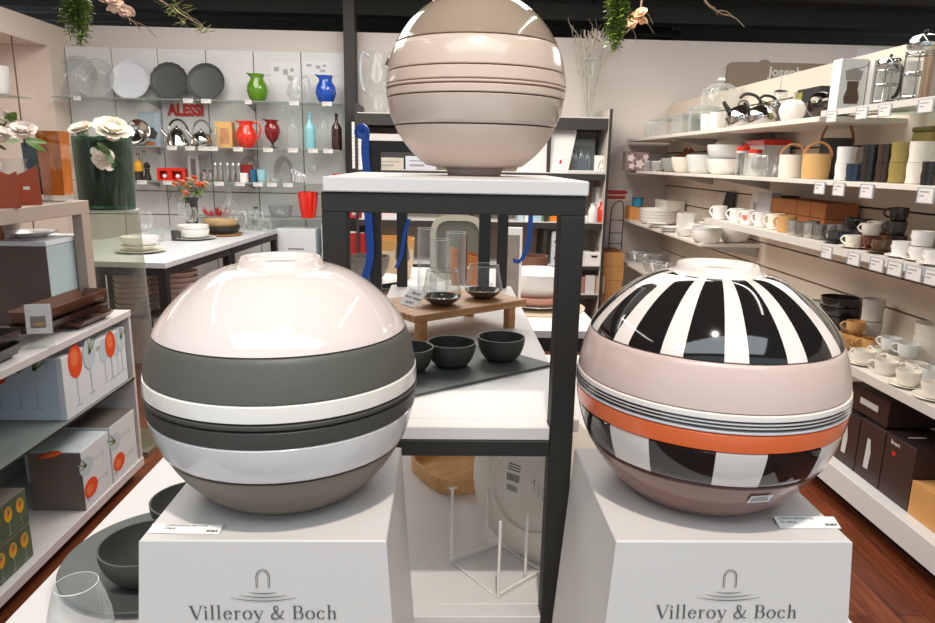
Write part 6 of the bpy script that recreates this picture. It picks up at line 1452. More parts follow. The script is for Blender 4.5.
inst('oil_jar','slim clear jar with wire clip behind the white apple','jar',Rr(777,1.90,RZ1),mk_bottle(0.05,0.20,CLEAR,DARK,0.7))
t=thing('apple_ornament','glossy white ceramic apple on the topmost shelf','ornament',Rr(791,1.79,RZ1)); m=MB(); m.lathe([(0,0.01),(0.03,0.0),(0.050,0.010),(0.064,0.045),(0.066,0.065),(0.056,0.095),(0.036,0.110),(0.016,0.108),(0.006,0.098),(0,0.096)],32); put('apple',m.mesh('apl',PORC),t); m=MB(); m.tube([(0,0,0.094),(0.003,-0.002,0.125),(0.006,-0.006,0.150)],[0.008,0.008,0.012],8); put('stem',m.mesh('aps',M('stem_taupe',(186,176,160),0.4)),t)
t=thing('round_kettle','dark polished steel round pot lying tilted before the black box','pot',Rr(819,1.775,RZ1)); m=MB(); m.ball((0,0,0.062),0.062,24); put('body',m.mesh('rkb',DSTEEL),t); m=MB(); m.tube([(0.0,-0.05,0.07),(0.01,-0.075,0.075)],[0.03,0.026],14); m.tube(smooth([(0,-0.05,0.105),(0,-0.085,0.11),(0,-0.095,0.07),(0,-0.07,0.03)],4),0.006,8); put('opening_clip',m.mesh('rkc',DSTEEL),t)
t=thing('black_box','black printed box with a green yellow picture edge behind the round pot','box',Rr(817,1.99,RZ1))
for p in mk_carton(0.14,0.24,0.185,M('black_card',(40,38,36),0.5),M('black_card2',(52,48,46),0.5)): put(p[0],p[1],t)
m=MB(); m.bx(-0.069,0.069,0.1201,0.1208,0.01,0.17); m.bx(-0.0708,-0.0701,0.06,0.118,0.01,0.17); put('printed_picture',m.mesh('bbp',M('green_yellow_print',(150,146,70),0.5,noise=0.4,nscale=20)),t)
# grinder box, presses on the upper clear shelf
t=thing('grinder_box','white box printed with a hand coffee grinder','box',(xpx(839,3.045,1.8)+0.059,3.08,RZ1B),PI/2); w_,h_=0.118,0.212
m=MB(); m.bx(-0.035,0.035,-w_/2,w_/2,0,h_-0.002,0.001); put('carton',m.mesh('grb',TAGW),t); m=MB(); m.bx(-0.034,0.034,-w_/2+0.001,w_/2-0.001,h_-0.002,h_); put('lid_flap',m.mesh('grl',M('box_lid_white')),t)
b1=MB(); b1.prism([(-0.035,0.03),(0.035,0.03),(0.04,0.06),(0.028,0.1),(0.03,0.14),(-0.03,0.14),(-0.028,0.1),(-0.04,0.06)],0,0.001); put('printed_grinder',b1.mesh('grp',M('print_brown',(96,76,60),0.5)),t,(-0.0353,0,0),TO_L).scale=(0.85,0.85,1)
b1=MB(); b1.prism([(-0.038,0.145),(0.038,0.145),(0.045,0.19),(0.0,0.205),(-0.045,0.19)],0,0.001); strokes(b1,[(0,0.2),(0.05,0.21),(0.075,0.23)],0.006); b1.prism([(0.066,0.21),(0.084,0.21),(0.084,0.24),(0.066,0.24)],0,0.001); put('printed_metal',b1.mesh('grq',M('print_grey_metal',(166,160,152),0.4)),t,(-0.0353,0,0),TO_L).scale=(0.85,0.85,1)
t=thing('press_box','white box with small red spots behind the smaller coffee press','box',(xpx(839,3.045,1.8)+0.225,3.06,RZ1B),PI/2); 
for p in mk_carton(0.10,0.205,0.205,M('pale_grey_box',(222,220,216),0.5),M('box_lid_white')): put(p[0],p[1],t)
b1=MB(); b1.bx(0.04,0.055,0.05,0.07,0,0.001); put('red_spot',b1.mesh('prs',REDG),t,(-0.0503,0,0),TO_L)
inst('coffee_press','smaller steel coffee press with black handle on the upper shelf','coffee press',Rr(884,1.80,RZ1B+0.0003),mk_press(0.046,0.205),0.0,'coffee presses')
inst('coffee_press','tall steel coffee press with black handle behind the moka tube','coffee press',Rr(915,1.84,RZ1B+0.0003),mk_press(0.055,0.275),0.35,'coffee presses')
inst('steel_canister','tall brushed steel canister at the near end of the upper shelf','canister',Rr(931,1.79,RZ1B+0.0003),[('body',mk_glasspart([(0,0),(0.042,0),(0.043,0.01),(0.043,0.155),(0,0.156)],M('brushed_bronze',(176,156,134),0.25,metal=0.8))[0][1]),('lid',mk_glasspart([(0.0435,0.157),(0.045,0.16),(0.045,0.175),(0.02,0.18),(0,0.18)],STEEL)[0][1])])
# panel on the back wall with name, and white sheet
a=ay(729,61,6.56); b=ay(729,92,6.56); W_=1.25; H_=0.26; zc=(a.z+b.z)/2+0.006
t=thing('brand_board','taupe rounded board with pale lettering on the back wall','sign',(a.x+W_/2,6.597,zc),0,None,FRONT)
m=MB(); m.prism([(x*1.0,y) for x,y in oval(W_/2,H_/2,40,0.18)],0,0.02); put('board',m.mesh('jsb',M('taupe_board',(150,132,112),0.5)),t)
put('lettering',text_mesh('Joseph',0.118,M('letter_white',(232,228,220),0.5),0.003,0.003,align='LEFT'),t,(-0.235,0.045,0.0235))
m=MB(); m.prism([(0.05*math.cos(2*PI*i/12),0.05*math.sin(2*PI*i/12)*0.6+0.125) for i in range(7)],0,0.019); put('hanger',m.mesh('jsh',M('taupe_board')),t,(-0.28,0,0))
a=ay(858,46,6.59); b=ay(888,58,6.59)
t=thing('paper_notice','plain pale paper sheet on the back wall above the coffee grinder box','notice',((a.x+b.x)/2,6.598,(a.z+b.z)/2),0,None,FRONT); m=MB(); m.bx(-(b.x-a.x)/2,(b.x-a.x)/2,-(a.z-b.z)/2,(a.z-b.z)/2,0,0.0015); m2=MB(); m2.bx(-(b.x-a.x)/2,(b.x-a.x)/2,(a.z-b.z)/2-0.02,(a.z-b.z)/2,0.0016,0.004); put('sheet',m.mesh('pns',M('pale_sheet',(232,232,230),0.5)),t); put('clamp_strip',m2.mesh('pnc2',M('pale_strip',(220,220,216),0.4)),t)

# ---------------- mug shelf (z RZ2)
z=RZ2+0.0004
t=thing('flower_print_box','box printed with black white and pink flowers by the back wall','box',(xpx(637,6.15,z),6.2,z)); 
for p in mk_carton(0.22,0.10,0.165,M('flower_print',(120,104,100),0.5,noise=0.8,nscale=22),DARK): put(p[0],p[1],t)
m=MB()
for (u,v,r_) in ((-0.06,0.11,0.03),(0.02,0.06,0.035),(0.07,0.12,0.025),(-0.05,0.04,0.024)): m.prism([(u+r_*(1+0.25*math.cos(5*q*2*PI/20))*math.cos(2*PI*q/20),v+r_*(1+0.25*math.cos(5*q*2*PI/20))*math.sin(2*PI*q/20)) for q in range(20)],0,0.001)
put('printed_flowers',m.mesh('flp',M('flower_pale',(226,206,204),0.5)),t,(0,-0.0505,0),FRONT)
for px,x,r,h,l in ((648,1.80,0.05,0.085,'cut glass tumbler nearest the flower print box'),(655,1.88,0.05,0.085,'cut glass tumbler behind the nearest one of the cut glasses'),(657,1.76,0.048,0.08,'cut glass tumbler at the shelf edge in the cut glass cluster'),(664,1.84,0.05,0.09,'cut glass tumbler beside the grey salad bowl'),(668,1.94,0.05,0.10,'cut glass tumbler at the wall behind the grey bowl')):
    inst('cut_glass_tumbler',l,'glass',Rr(px,x,z),[('body',mk_glasspart([(0,0.003),(r*0.8,0),(r*0.85,0.01),(r,h*0.6),(r,h)],G('cut_glass',(236,236,232),0.3,0.85),10)[0][1]),('rim',mk_glasspart([(r*0.98,h-0.002),(r,h+0.003),(r*1.02,h-0.002)],FAC,10)[0][1]),('foot',mk_glasspart([(r*0.7,0.006),(r*0.86,0.014),(r*0.9,0.02)],STEEL,10)[0][1])],0,'cut glass tumblers')
inst('white_bowl','small white bowl resting by the cut glasses at the wall','bowl',Rr(653,1.99,z),mk_bowl(0.09,0.155,PORC,0.5))
inst('salad_bowl','grey glass salad bowl holding wooden servers','bowl',Rr(674,1.84,z),mk_bowl(0.11,0.11,M('grey_glass_solid',(150,154,148),0.2,coat=0.4),0.5,0.003))
for k,l in ((0,'upper wooden salad server lying across the grey bowl'),(1,'lower wooden salad server lying across the grey bowl')):
    p=Rr(674,1.84,z); m=MB(); m.tube([(0,0,0),(0.0,-0.14,0.04),(0.0,-0.22,0.07)] ,[0.008,0.010,0.022],8,False,True,0.5); m.xf(0,Matrix.Rotation(2.4,4,'Z')); o=put('salad_server',m.mesh('sls',M('server_orange_wood',(176,100,50),0.45)),None,(p[0]+0.045*k,p[1]+0.02*k,p[2]+0.112)); tag(o,l,'server','wooden salad servers')
inst('salad_bowl','cream salad bowl between the grey and the pale blue bowl','bowl',Rr(684,1.82,z),mk_bowl(0.105,0.115,CREAM,0.5))
inst('salad_bowl','pale blue white deep bowl on the mug shelf','bowl',Rr(701.5,1.83,z),mk_bowl(0.115,0.13,PALEB,0.62))
p=Rr(724.5,1.84,z); inst('salad_bowl','lower white bowl of the stacked pair on the mug shelf','bowl',p,mk_bowl(0.12,0.10,PORC,0.6),0,'stacked bowl pair')
inst('salad_bowl','upper pale bowl of the stacked pair on the mug shelf','bowl',(p[0],p[1],p[2]+0.085),mk_bowl(0.125,0.105,PALEB,0.6),0,'stacked bowl pair')
p=Rr(738,2.0,z)
for k in range(2): inst('salad_bowl',('lower','upper')[k]+' cream bowl of the tall stack at the wall behind the red lidded jars','bowl',(p[0]-0.04,p[1],p[2]+0.10*k),mk_bowl(0.13,0.115,CREAM,0.6),0,'cream bowls at the wall')
for px,x,r,h,l in ((741,1.78,0.038,0.145,'clear storage jar with red lid, the taller at the shelf edge'),(753,1.79,0.036,0.13,'clear storage jar with red lid, the shorter at the shelf edge'),(748,1.93,0.05,0.17,'wide clear storage jar with red lid at the wall side')):
    inst('storage_jar',l,'jar',Rr(px,x,z),[('body',mk_glasspart([(0,0.004),(r,0.0),(r,h)],CLEAR)[0][1]),('lid',mk_glasspart([(0,h+0.001),(r*1.05,h+0.001),(r*1.05,h+0.022),(0,h+0.024)],REDG)[0][1]),('rim',mk_glasspart([(r,h-0.012),(r*1.03,h-0.006),(r,h)],FAC)[0][1])],0,'red lidded jars')
t=thing('storage_box','pale box with bright red lid behind the wavy glass bowl','box',Rr(764,1.98,z))
for p in mk_carton(0.16,0.26,0.185,M('pale_grey_box'),REDG): put(p[0],p[1],t)
m=MB(); m.bx(-0.083,0.083,-0.133,0.133,0.185,0.215,0.002); put('lid',m.mesh('sbr',REDG),t)
t=thing('wavy_bowl','large wavy clear glass bowl on the mug shelf','bowl',Rr(767,1.80,z)); m=MB(); m.lathe([(0,0.004),(0.05,0.0),(0.085,0.05),(0.09,0.09),(0.082,0.118)],48)
for v in m.v:
    a=math.atan2(v.y,v.x); q=1+0.06*math.cos(9*a)*v.z/0.118; v.x*=q; v.y*=q
put('bowl',m.mesh('wvb',G('wavy_glass',(222,222,218),0.25,0.8)),t); m=MB()
for k in range(9):
    a=2*PI*k/9; m.tube([(0.05*math.cos(a),0.05*math.sin(a),0.004),(0.09*math.cos(a),0.09*math.sin(a),0.05),(0.094*math.cos(a),0.094*math.sin(a),0.09),(0.086*math.cos(a),0.086*math.sin(a),0.118)],0.0022,5)
put('rib',m.mesh('wvr',FAC),t)
def basket(label,px,x,r,h,mat,hm,rz):
    t=thing('handled_basket',label,'basket',Rr(px,x,z),rz,'leather handled ceramic baskets'); m=MB(); m.lathe(vessel([(r*0.88,0),(r*0.94,0.006),(r,h*0.5),(r,h)],0.005),36); put('body',m.mesh('hbb',mat),t)
    m=MB(); pts=arc(0,h*0.86,r*0.98,0.0,PI,16,0,h*0.62); n=len(pts); vs=[]; 
    for (a,b,c) in pts: vs+=[(a*0.93,-0.016,c-0.006),(a*0.93,0.016,c-0.006),(a*1.05,0.016,c+0.003),(a*1.05,-0.016,c+0.003)]
    fs=[]
    for i in range(n-1):
        for q in range(4): fs.append((4*i+q,4*i+(q+1)%4,4*i+4+(q+1)%4,4*i+4+q))
    m.add(vs,fs,True); put('handle',m.mesh('hbh',hm),t)
LEA=M('tan_leather',(204,146,92),0.5)
basket('cream ceramic basket with tan leather handle','790' and 790,1.80,0.062,0.118,CREAM,LEA,-0.5)
basket('tan yellow ceramic basket with tan leather handle',814.5,1.80,0.064,0.120,M('tan_glaze',(216,174,112),0.3,coat=0.2),LEA,-0.35)
basket('black ceramic basket with brown leather handle at the wall',832,1.95,0.075,0.20,M('black_pot',(48,46,42),0.4),M('brown_leather',(170,106,62),0.5),-0.4)
def mugstack(px,x,r,h,mat,lab,n=2,handle=False,nest=0.98,group='stacked mugs on the mug shelf',zz=None,flare=0.0):
    p=Rr(px,x,zz or z)
    for k in range(n): inst('mug',lab[k],'mug',(p[0],p[1],p[2]+k*(h*nest+0.0004)),mk_cup(r,h,mat,0.86,flare,handle),1.9,group)
BLKG=M('black_gloss_mug',(38,36,34),0.2,coat=0.3); NAVY=M('navy_gloss',(34,52,70),0.2,coat=0.4); OLIVE=M('olive_glaze',(150,132,70),0.3,coat=0.3); WRIB=M('white_ribbed',(232,226,214),0.3)
mugstack(843,1.80,0.040,0.075,PORC,['lower white mug of the pair beside the tan basket','upper white mug of the pair beside the tan basket'])
mugstack(853.5,1.775,0.036,0.075,NAVY,['single navy blue mug before the black stacks'],1)
mugstack(868,1.81,0.039,0.078,BLKG,['lower black mug of the stack beside the navy mug','upper black mug of the stack beside the navy mug'])
mugstack(883,1.82,0.036,0.078,M('dark_brown_gloss',(58,42,36),0.2,coat=0.3),['lower dark brown mug of the stack before the olive one','upper dark brown mug of the stack before the olive one'])
mugstack(898,1.80,0.040,0.080,OLIVE,['lower olive green mug of the stack','upper olive green mug of the stack'])
mugstack(916,1.80,0.040,0.080,WRIB,['lower white ribbed mug of the stack by the small black cups','upper white ribbed mug of the stack by the small black cups'])
mugstack(927,1.73,0.025,0.042,BLKG,['lower small black cup with white label at the near shelf edge','upper small black cup at the near shelf edge'],2,False,0.98,'small black cups')
mugstack(931,1.86,0.040,0.080,WRIB,['lower white ribbed mug at the near end of the mug shelf','upper white ribbed mug at the near end of the mug shelf'])
t=thing('olive_tin','olive green tin box standing over the ribbed mugs','tin',(1.98,ypx(928,1.98,z),z)); m=MB(); m.bx(-0.06,0.06,-0.06,0.06,0,0.205,0.004); put('body',m.mesh('olt',OLIVE),t); m=MB(); m.bx(-0.062,0.062,-0.062,0.062,0.2055,0.225,0.004); put('lid',m.mesh('oll',M('olive_dark',(110,98,50),0.4)),t)

# ---------------- crowded cup shelf (z RZ3)
z=RZ3+0.0004
BRC=M('reddish_brown_glaze',(104,56,38),0.22,coat=0.4); DGC=M('dark_grey_glaze',(60,62,58),0.3,coat=0.3); GYC=M('grey_glaze',(150,146,134),0.3,coat=0.3); GOLD=M('ochre_glaze',(200,154,96),0.35)
def cup(lab,px,x,r,h,mat,rz=2.4,dz=0.0,saucer=None,flare=0.0,foot=0.72,group='cups on the crowded shelf',zz=None,hs=1.0):
    p=Rr(px,x,zz or z); zb=p[2]+dz
    if saucer:
        inst('saucer',saucer,'saucer',(p[0],p[1],zb),mk_plate(r*1.65,0.010,mat,0.6,0.0025),0,'saucers'+group[4:]); zb+=0.0050
    inst('cup',lab,'cup',(p[0],p[1],zb),mk_cup(r,h,mat,foot,flare),rz,group)
for px,x,l in ((719,1.735,'white plain mug first from the back on the crowded shelf'),(736,1.745,'white mug with a small handle print on the crowded shelf'),(748,1.76,'white mug printed with an orange motif'),(762,1.78,'white mug after the orange motif one'),(775,1.79,'cream mug before the tan mug')): cup(l,px,x,0.044,0.085,CREAM if 'cream' in l else PORC,2.2,0,None,0,0.9,'mugs on the crowded shelf')
p=Rr(748,1.76,z); m=MB(); 
for q in range(8):
    a0=PI+0.2+q*0.09; m.add([(0.0444*math.cos(a0),0.0444*math.sin(a0),0.03+0.012*math.sin(q)),(0.0444*math.cos(a0+0.06),0.0444*math.sin(a0+0.06),0.03),(0.0444*math.cos(a0+0.06),0.0444*math.sin(a0+0.06),0.055),(0.0444*math.cos(a0),0.0444*math.sin(a0),0.06)],[(0,1,2,3)],False)
mg=[o for o in COL.objects if o.get('label')=='white mug printed with an orange motif'][0]; o=put('printed_motif',m.mesh('mtf',ORANGE),mg); o.rotation_euler=(0,0,-2.2)
for k,(px,x) in enumerate(((777,2.03),(786,2.03),(795,2.03))):
    t=thing('mug_carton',['grey white mug carton behind the plain mugs','white mug carton with a mug picture at the wall','black mug carton at the wall'][k],'box',(2.03,(4.34,4.205,4.07)[k],z),0,'mug cartons at the wall')
    for p in mk_carton(0.11,0.13,0.165,(M('pale_grey_box'),TAGW,M('black_card'))[k],M('box_lid_white') if k<2 else M('black_card2')): put(p[0],p[1],t)
    m=MB(); m.prism([(-0.025,0.05),(0.025,0.05),(0.03,0.11),(-0.03,0.11)],0,0.001); put('printed_mug',m.mesh('mcp',INKF if k<2 else M('gold_print',(170,150,110),0.4)),t,(-0.0555,0,0),TO_L)
cup('tan ochre mug beside the slanted steel tumblers',786,1.78,0.045,0.086,GOLD,2.2,0,None,0,0.9)
GRB=M('grey_lilac_box',(186,182,184),0.5)
t=thing('carton_box','grey lilac carton before the kraft boxes','box',(1.935,4.075,z))
for p in mk_carton(0.06,0.18,0.185,GRB,TAGW): put(p[0],p[1],t)
n=0
for r_ in range(2):
    for c_,px in enumerate((800,813,829,847)):
        t=thing('kraft_box','%s kraft gift box in the %s row at the wall'%(['first','second','third','fourth'][c_],['lower','upper'][r_]),'box',Rr(px,1.99,z+r_*0.0805) ,0,'kraft gift boxes at the wall'); t.location.z=z+r_*0.0805; t.location.y=3.90-c_*0.146
        for p in mk_carton(0.17,0.1405,0.078,M('kraft_warm',(178,112,66),0.7) if c_>1 else M('kraft_mid',(176,112,64),0.7),M('kraft_lid',(160,98,56),0.7)): put(p[0],p[1],t)
STT=M('satin_steel',(150,146,140),0.3,metal=0.7)
for k,(px,x,l) in enumerate(((793,1.74,'first slanted steel tumbler at the shelf edge'),(801,1.74,'second slanted steel tumbler at the shelf edge'),(809,1.75,'third slanted steel tumbler at the shelf edge'),(819,1.76,'fourth slanted steel tumbler at the shelf edge'),(828,1.80,'steel tumbler behind the fourth one'),(812,1.85,'steel tumbler in the rear row toward the kraft boxes'),(836,1.84,'steel tumbler at the near end of the rear row'))):
    inst('steel_tumbler',l,'tumbler',Rr(px,x,z),mk_cup(0.030,0.072,STT if k%2 else M('bright_satin_steel',(190,186,178),0.25,metal=0.6),0.72,0,False),0,'steel tumblers on the crowded shelf')
cup('dark grey cup with saucer behind the pale cup on the crowded shelf',835,1.76,0.034,0.05,DGC,2.4,0,'dark grey saucer under the dark grey cup')
cup('dark blue green cup between the grey cup and the pale cup',844,1.79,0.034,0.05,NAVY,2.6,0)
cup('pale beige cup with saucer at the edge of the crowded shelf',853,1.735,0.034,0.050,CREAM,2.2,0,'pale beige saucer under the pale beige cup')
cup('grey cup in the rear row of the crowded shelf',846,1.92,0.036,0.055,GYC,2.8,0.0)
cup('dark cup nested over the grey rear cup',851,1.92,0.036,0.05,DGC,2.0,0.056)
cup('dark cup in the rear row by the pale stacked cups',861,1.93,0.036,0.055,DGC,2.6,0.0)
cup('black cup on top of the rear dark cup',864,1.93,0.036,0.05,BLKG,2.2,0.056)
cup('lower reddish brown cup under the grey white cup',868,1.78,0.036,0.05,BRC,2.4,0,'brown saucer under the lower reddish brown cup')
cup('grey white cup stacked over the reddish brown cup',868,1.78,0.036,0.052,M('warm_white_glaze',(214,206,194),0.25,coat=0.3),2.0,0.0565)
cup('brown cup with handle at the front edge of the crowded shelf',880,1.745,0.034,0.05,M('olive_brown_glaze',(92,70,48),0.22,coat=0.4),1.7,0,'dark saucer under the brown cup with handle')
cup('grey white cup on a second level in the rear row',877,1.90,0.036,0.055,M('warm_white_glaze'),2.2,0.057)
cup('dark red brown cup supporting the grey white rear cup',877,1.90,0.036,0.056,BRC,2.8,0.0)
cup('rear reddish brown cup beside the tall black cup',889,1.91,0.036,0.056,BRC,2.4,0)
cup('black tall cup topmost in the rear row',894,1.92,0.036,0.058,BLKG,2.4,0.116)
cup('dark grey cup under the topmost black cup',894,1.92,0.036,0.058,DGC,2.4,0.058)
cup('dark brown cup at the bottom under the black cups',896,1.92,0.036,0.057,M('dark_brown_gloss'),2.4,0.0)
cup('square sided white cup with saucer at the front of the crowded shelf',900,1.745,0.034,0.058,PORC,1.6,0,'white saucer under the square sided cup',0,0.92)
cup('lower white cup of the stacked pair with saucer',919,1.755,0.036,0.050,PORC,1.7,0,'white saucer under the stacked white cups')
cup('upper white cup of the stacked pair',919,1.755,0.037,0.055,PORC,1.6,0.0565,None,0,0.8)
cup('white cup at the near end of the crowded shelf',934,1.73,0.034,0.05,PORC,1.7,0,'white saucer at the near end of the crowded shelf')

# ---------------- serving dish shelf (z RZ3A)
z=RZ3A+0.0004
inst('blue_tin','small blue tin on top of the orange box by the back wall','tin',(1.80,ypx(637,1.80,z+0.1),z+0.1205),[('body',mk_glasspart([(0,0),(0.05,0),(0.05,0.07),(0,0.07)],M('tin_blue',(52,140,172),0.4))[0][1]),('lid',mk_glasspart([(0,0.071),(0.052,0.071),(0.052,0.085),(0,0.086)],M('tin_blue_dark',(40,104,132),0.4))[0][1])])
t=thing('orange_carton','orange carton at the back wall end of the dish shelf','box',(1.80,ypx(635,1.80,z),z))
for p in mk_carton(0.16,0.16,0.12,M('orange_carton',(226,156,86),0.6),M('orange_carton_lid',(206,136,70),0.6)): put(p[0],p[1],t)
p=Rr(658,1.86,z); nn=['lowest','second','third','topmost']
for k in range(4): inst('serving_bowl',nn[k]+' wide white dish of the stack near the orange carton','dish',(p[0],p[1],p[2]+0.026*k),mk_bowl(0.17,0.055,PORC,0.6,0.004),0,'wide white dishes')
inst('white_carton','white rectangular dish box behind the stack of wide dishes','box',Rr(668,2.0,z),mk_carton(0.16,0.34,0.20,M('cream_box',(226,220,208),0.5),TAGW))
inst('canister','tall square white canister beside the wide dishes','canister',Rr(684,1.81,z),mk_carton(0.10,0.10,0.155,PORC,CREAM))
inst('canister','tall square cream canister behind the first square canister','canister',Rr(691,1.92,z),mk_carton(0.10,0.12,0.15,CREAM,PORC))
inst('loaf_dish','long low white dish between the canisters and the covered dish','dish',Rr(701,1.90,z),mk_carton(0.14,0.26,0.09,PORC,CREAM))
for k,(px,l) in enumerate(((657,'small flat white dish at the shelf edge nearer the back wall'),(670,'small flat white dish at the shelf edge beside the oval bowl'))): 
    p=Rr(px,1.745,z)
    for j in range(3): inst('flat_dish',['lowest ','middle ','topmost '][j]+l.replace('small ',''),'dish',(p[0],p[1],p[2]+0.012*j),mk_plate(0.085,0.014,PORC),0,'flat dishes at the shelf edge')
inst('oval_bowl','small white bowl before the square canisters','bowl',Rr(684,1.74,z),mk_bowl(0.06,0.06,PORC,0.55))
p=Rr(706,1.755,z); inst('covered_dish','white oven dish below its lid bowl at the near shelf end','dish',p,mk_bowl(0.095,0.085,PORC,0.7),0,'oven dishes'); inst('covered_dish','white lid bowl resting in the oven dish','dish',(p[0],p[1],p[2]+0.062),mk_bowl(0.097,0.045,PALEB,0.8),0,'oven dishes')
inst('white_bowl','white mixing bowl behind the oven dish','bowl',Rr(706,1.98,z),mk_bowl(0.085,0.10,PORC,0.55)); inst('white_bowl','large white mixing bowl under the cup shelf end','bowl',(1.965,4.59,z),mk_bowl(0.108,0.095,PORC,0.5))
inst('canister','white square jar behind the white mixing bowl','canister',Rr(722,1.98,z),mk_carton(0.12,0.12,0.17,PALEB,PORC))
t=thing('display_board','black and white panel leaning on the slatted wall','panel',(2.02,5.05,z),0,None,(0,0.18,0)); m=MB(); m.bx(0,0.012,-0.14,0.02,0,0.33,0.001); put('black_face',m.mesh('bpn',DARK),t); m=MB(); m.bx(0,0.012,0.0205,0.16,0,0.31,0.001); put('white_face',m.mesh('wpn',CREAM),t)
# ---------------- clear bowls, low shelf by the back wall
z=RZ4A+0.0004
rnd=random.Random(4)
ll=['nearest the back wall','second from the back wall','in the middle of the row','fourth along the row','at the near end of the row','behind the middle ones']
for k,(px,x) in enumerate(((634,1.80),(644,1.86),(652,1.78),(662,1.84),(673,1.80),(656,1.97))):
    t=thing('glass_bowl','clear scalloped glass bowl '+ll[k],'bowl',Rr(px,x,z),0,'clear scalloped bowls'); r_=0.085; m=MB(); m.lathe([(0,0.004),(0.04,0),(0.07,0.04),(r_,0.085)],32)
    for v in m.v:
        a=math.atan2(v.y,v.x); q=1+0.08*math.cos(8*a)*v.z/0.085; v.x*=q; v.y*=q
    put('bowl',m.mesh('scb',G('wavy_glass')),t); m=MB(); m.tube([(r_*(1+0.08*math.cos(8*2*PI*i/32))*math.cos(2*PI*i/32),r_*(1+0.08*math.cos(8*2*PI*i/32))*math.sin(2*PI*i/32),0.085) for i in range(32)],0.0025,5,True); put('rim',m.mesh('scr',FAC),t)

# ---------------- white cup shelf (z RZ4)
z=RZ4+0.0004
W=lambda *a,**k: cup(*a,group='cups on the low white shelf',zz=RZ4+0.0004,**k)
WC=M('warm_porcelain',(236,229,216),0.18,coat=0.3)
W('white cup with saucer first along the front of the low shelf',863,1.76,0.042,0.055,WC,1.9,0,'white saucer first along the front of the low shelf')
W('white cup without saucer second along the front of the low shelf',885,1.765,0.042,0.056,WC,2.6,0,None)
W('white cup with saucer third along the front of the low shelf',907,1.755,0.042,0.056,WC,1.6,0,'white saucer third along the front of the low shelf')
W('white cup with saucer last along the front of the low shelf',933,1.755,0.042,0.056,WC,1.5,0,'white saucer last along the front of the low shelf')
k=0
for px,x,dz,mt,l in ((880,1.87,0,WC,'white cup in the second row behind the second front cup'),(896,1.87,0,WC,'white cup in the second row between two front cups'),(915,1.87,0,WC,'white cup in the second row behind the third front cup'),(888,1.87,0.058,PALEB,'pale blue white cup piled over the second row'),(905,1.88,0.058,PALEB,'pale blue white cup piled over the second row by the tall stack'),(928,1.88,0,PALEB,'pale cup in the second row at the near end'),
   (848,1.88,0,GOLD,'ochre cup nearest the striped globe on the low shelf'),(859,1.90,0,GOLD,'ochre cup second from the striped globe'),(853,1.90,0.058,GOLD,'ochre cup piled over the two ochre cups'),(840,1.80,0,GOLD,'ochre cup partly hidden behind the striped globe'),(897,2.0,0.0,BRC,'brown cup at the wall behind the white cups'),(870,1.92,0.0,GOLD,'ochre cup beside the first pale cup')):
    W(l,px,x,0.040,0.056,mt,2.0+0.4*(k%3),dz); k+=1
p=Rr(925,1.99,z)
for k in range(3): inst('mug',['bottom','middle','topmost'][k]+' wide white bowl of the stack at the near end of the low shelf','bowl',(p[0],p[1],p[2]+0.052*k),mk_cup(0.060,0.085,WC,0.7,0,False),0,'wide white stack on the low shelf')
p=Rr(868,2.0,z)
for k in range(2): inst('mug',['lower','upper'][k]+' grey white beaker at the wall of the low shelf','mug',(p[0],p[1],p[2]+0.105*k),mk_cup(0.047,0.105,M('grey_white_beaker',(206,202,194),0.35),0.85,0,False),0,'grey white beakers')
p=Rr(836,2.0,z)
for k in range(3): inst('black_bowl',['bottom','middle','topmost'][k]+' black bowl stacked at the wall of the low shelf','bowl',(p[0],p[1],p[2]+0.045*k),mk_bowl(0.09,0.075,BLKG,0.7),0,'black bowls on the low shelf')
inst('black_dish','flat black dish before the grey white beakers','dish',Rr(868,1.99-0.10,z+0.0),mk_plate(0.03,0.01,BLKG)) if False else None
inst('black_bowl','low black bowl beside the stacked black bowls','bowl',Rr(854,2.02,z),mk_bowl(0.07,0.06,BLKG,0.7))
p=Rr(818,2.0,z); inst('mug','grey white beaker half hidden behind the striped globe','mug',p,mk_cup(0.05,0.11,M('grey_white_beaker'),0.85,0,False))

# ---------------- boxes on the base (z RZ0)
z=RZ0+0.0004
CHO=M('chocolate_card',(62,42,36),0.45); CHO2=M('black_chocolate_card',(40,30,28),0.45); PRW=M('print_pale',(206,204,200),0.5)
def chbox(label,y0,y1,h,dz=0.0,d=0.2,xf=1.735,pic='bar'):
    t=thing('appliance_box',label,'box',(xf+d/2,(y0+y1)/2,z+dz),0,'dark boxes on the base'); w_=y1-y0
    for p in mk_carton(d,w_,h,CHO,CHO2): put(p[0],p[1],t)
    m=MB()
    if pic=='bar': m.prism([(-0.018,h*0.2),(0.012,h*0.2),(0.018,h*0.5),(0.006,h*0.72),(-0.012,h*0.72)],0,0.001)
    elif pic=='mark': pass
    if m.v: put('printed_tool',m.mesh('chp',PRW),t,(-d/2-0.0003,0.01,0),TO_L)
    return t
ya=ypx(852,1.735,z); yb=ypx(878,1.735,z); yc=ypx(908,1.735,z)
W1=0.15
chbox('dark brown box with a slim white tool picture, nearest the striped globe',yb+0.012+0.16,yb+0.012+0.31,0.235)
chbox('dark brown box with a white tool picture beside the red marked one',yb+0.006,yb+0.165,0.245)
t=chbox('dark brown box with small red mark on the base',yc+0.01,yb,0.25,0,0.32,1.735,'mark'); w_=yb-yc
m=MB(); m.prism([(-0.012,0.0),(0.0,-0.016),(0.012,0.0),(0.006,0.006),(0.0,0.001),(-0.006,0.006)],0,0.001); put('red_mark',m.mesh('rdm',REDG),t,(-0.1603,0.03,0.185),TO_L)
put('printed_lettering',text_mesh('Smart',0.022,PRW,0.0005,0.0003),t,(-0.1603,0.03,0.222),TO_L)
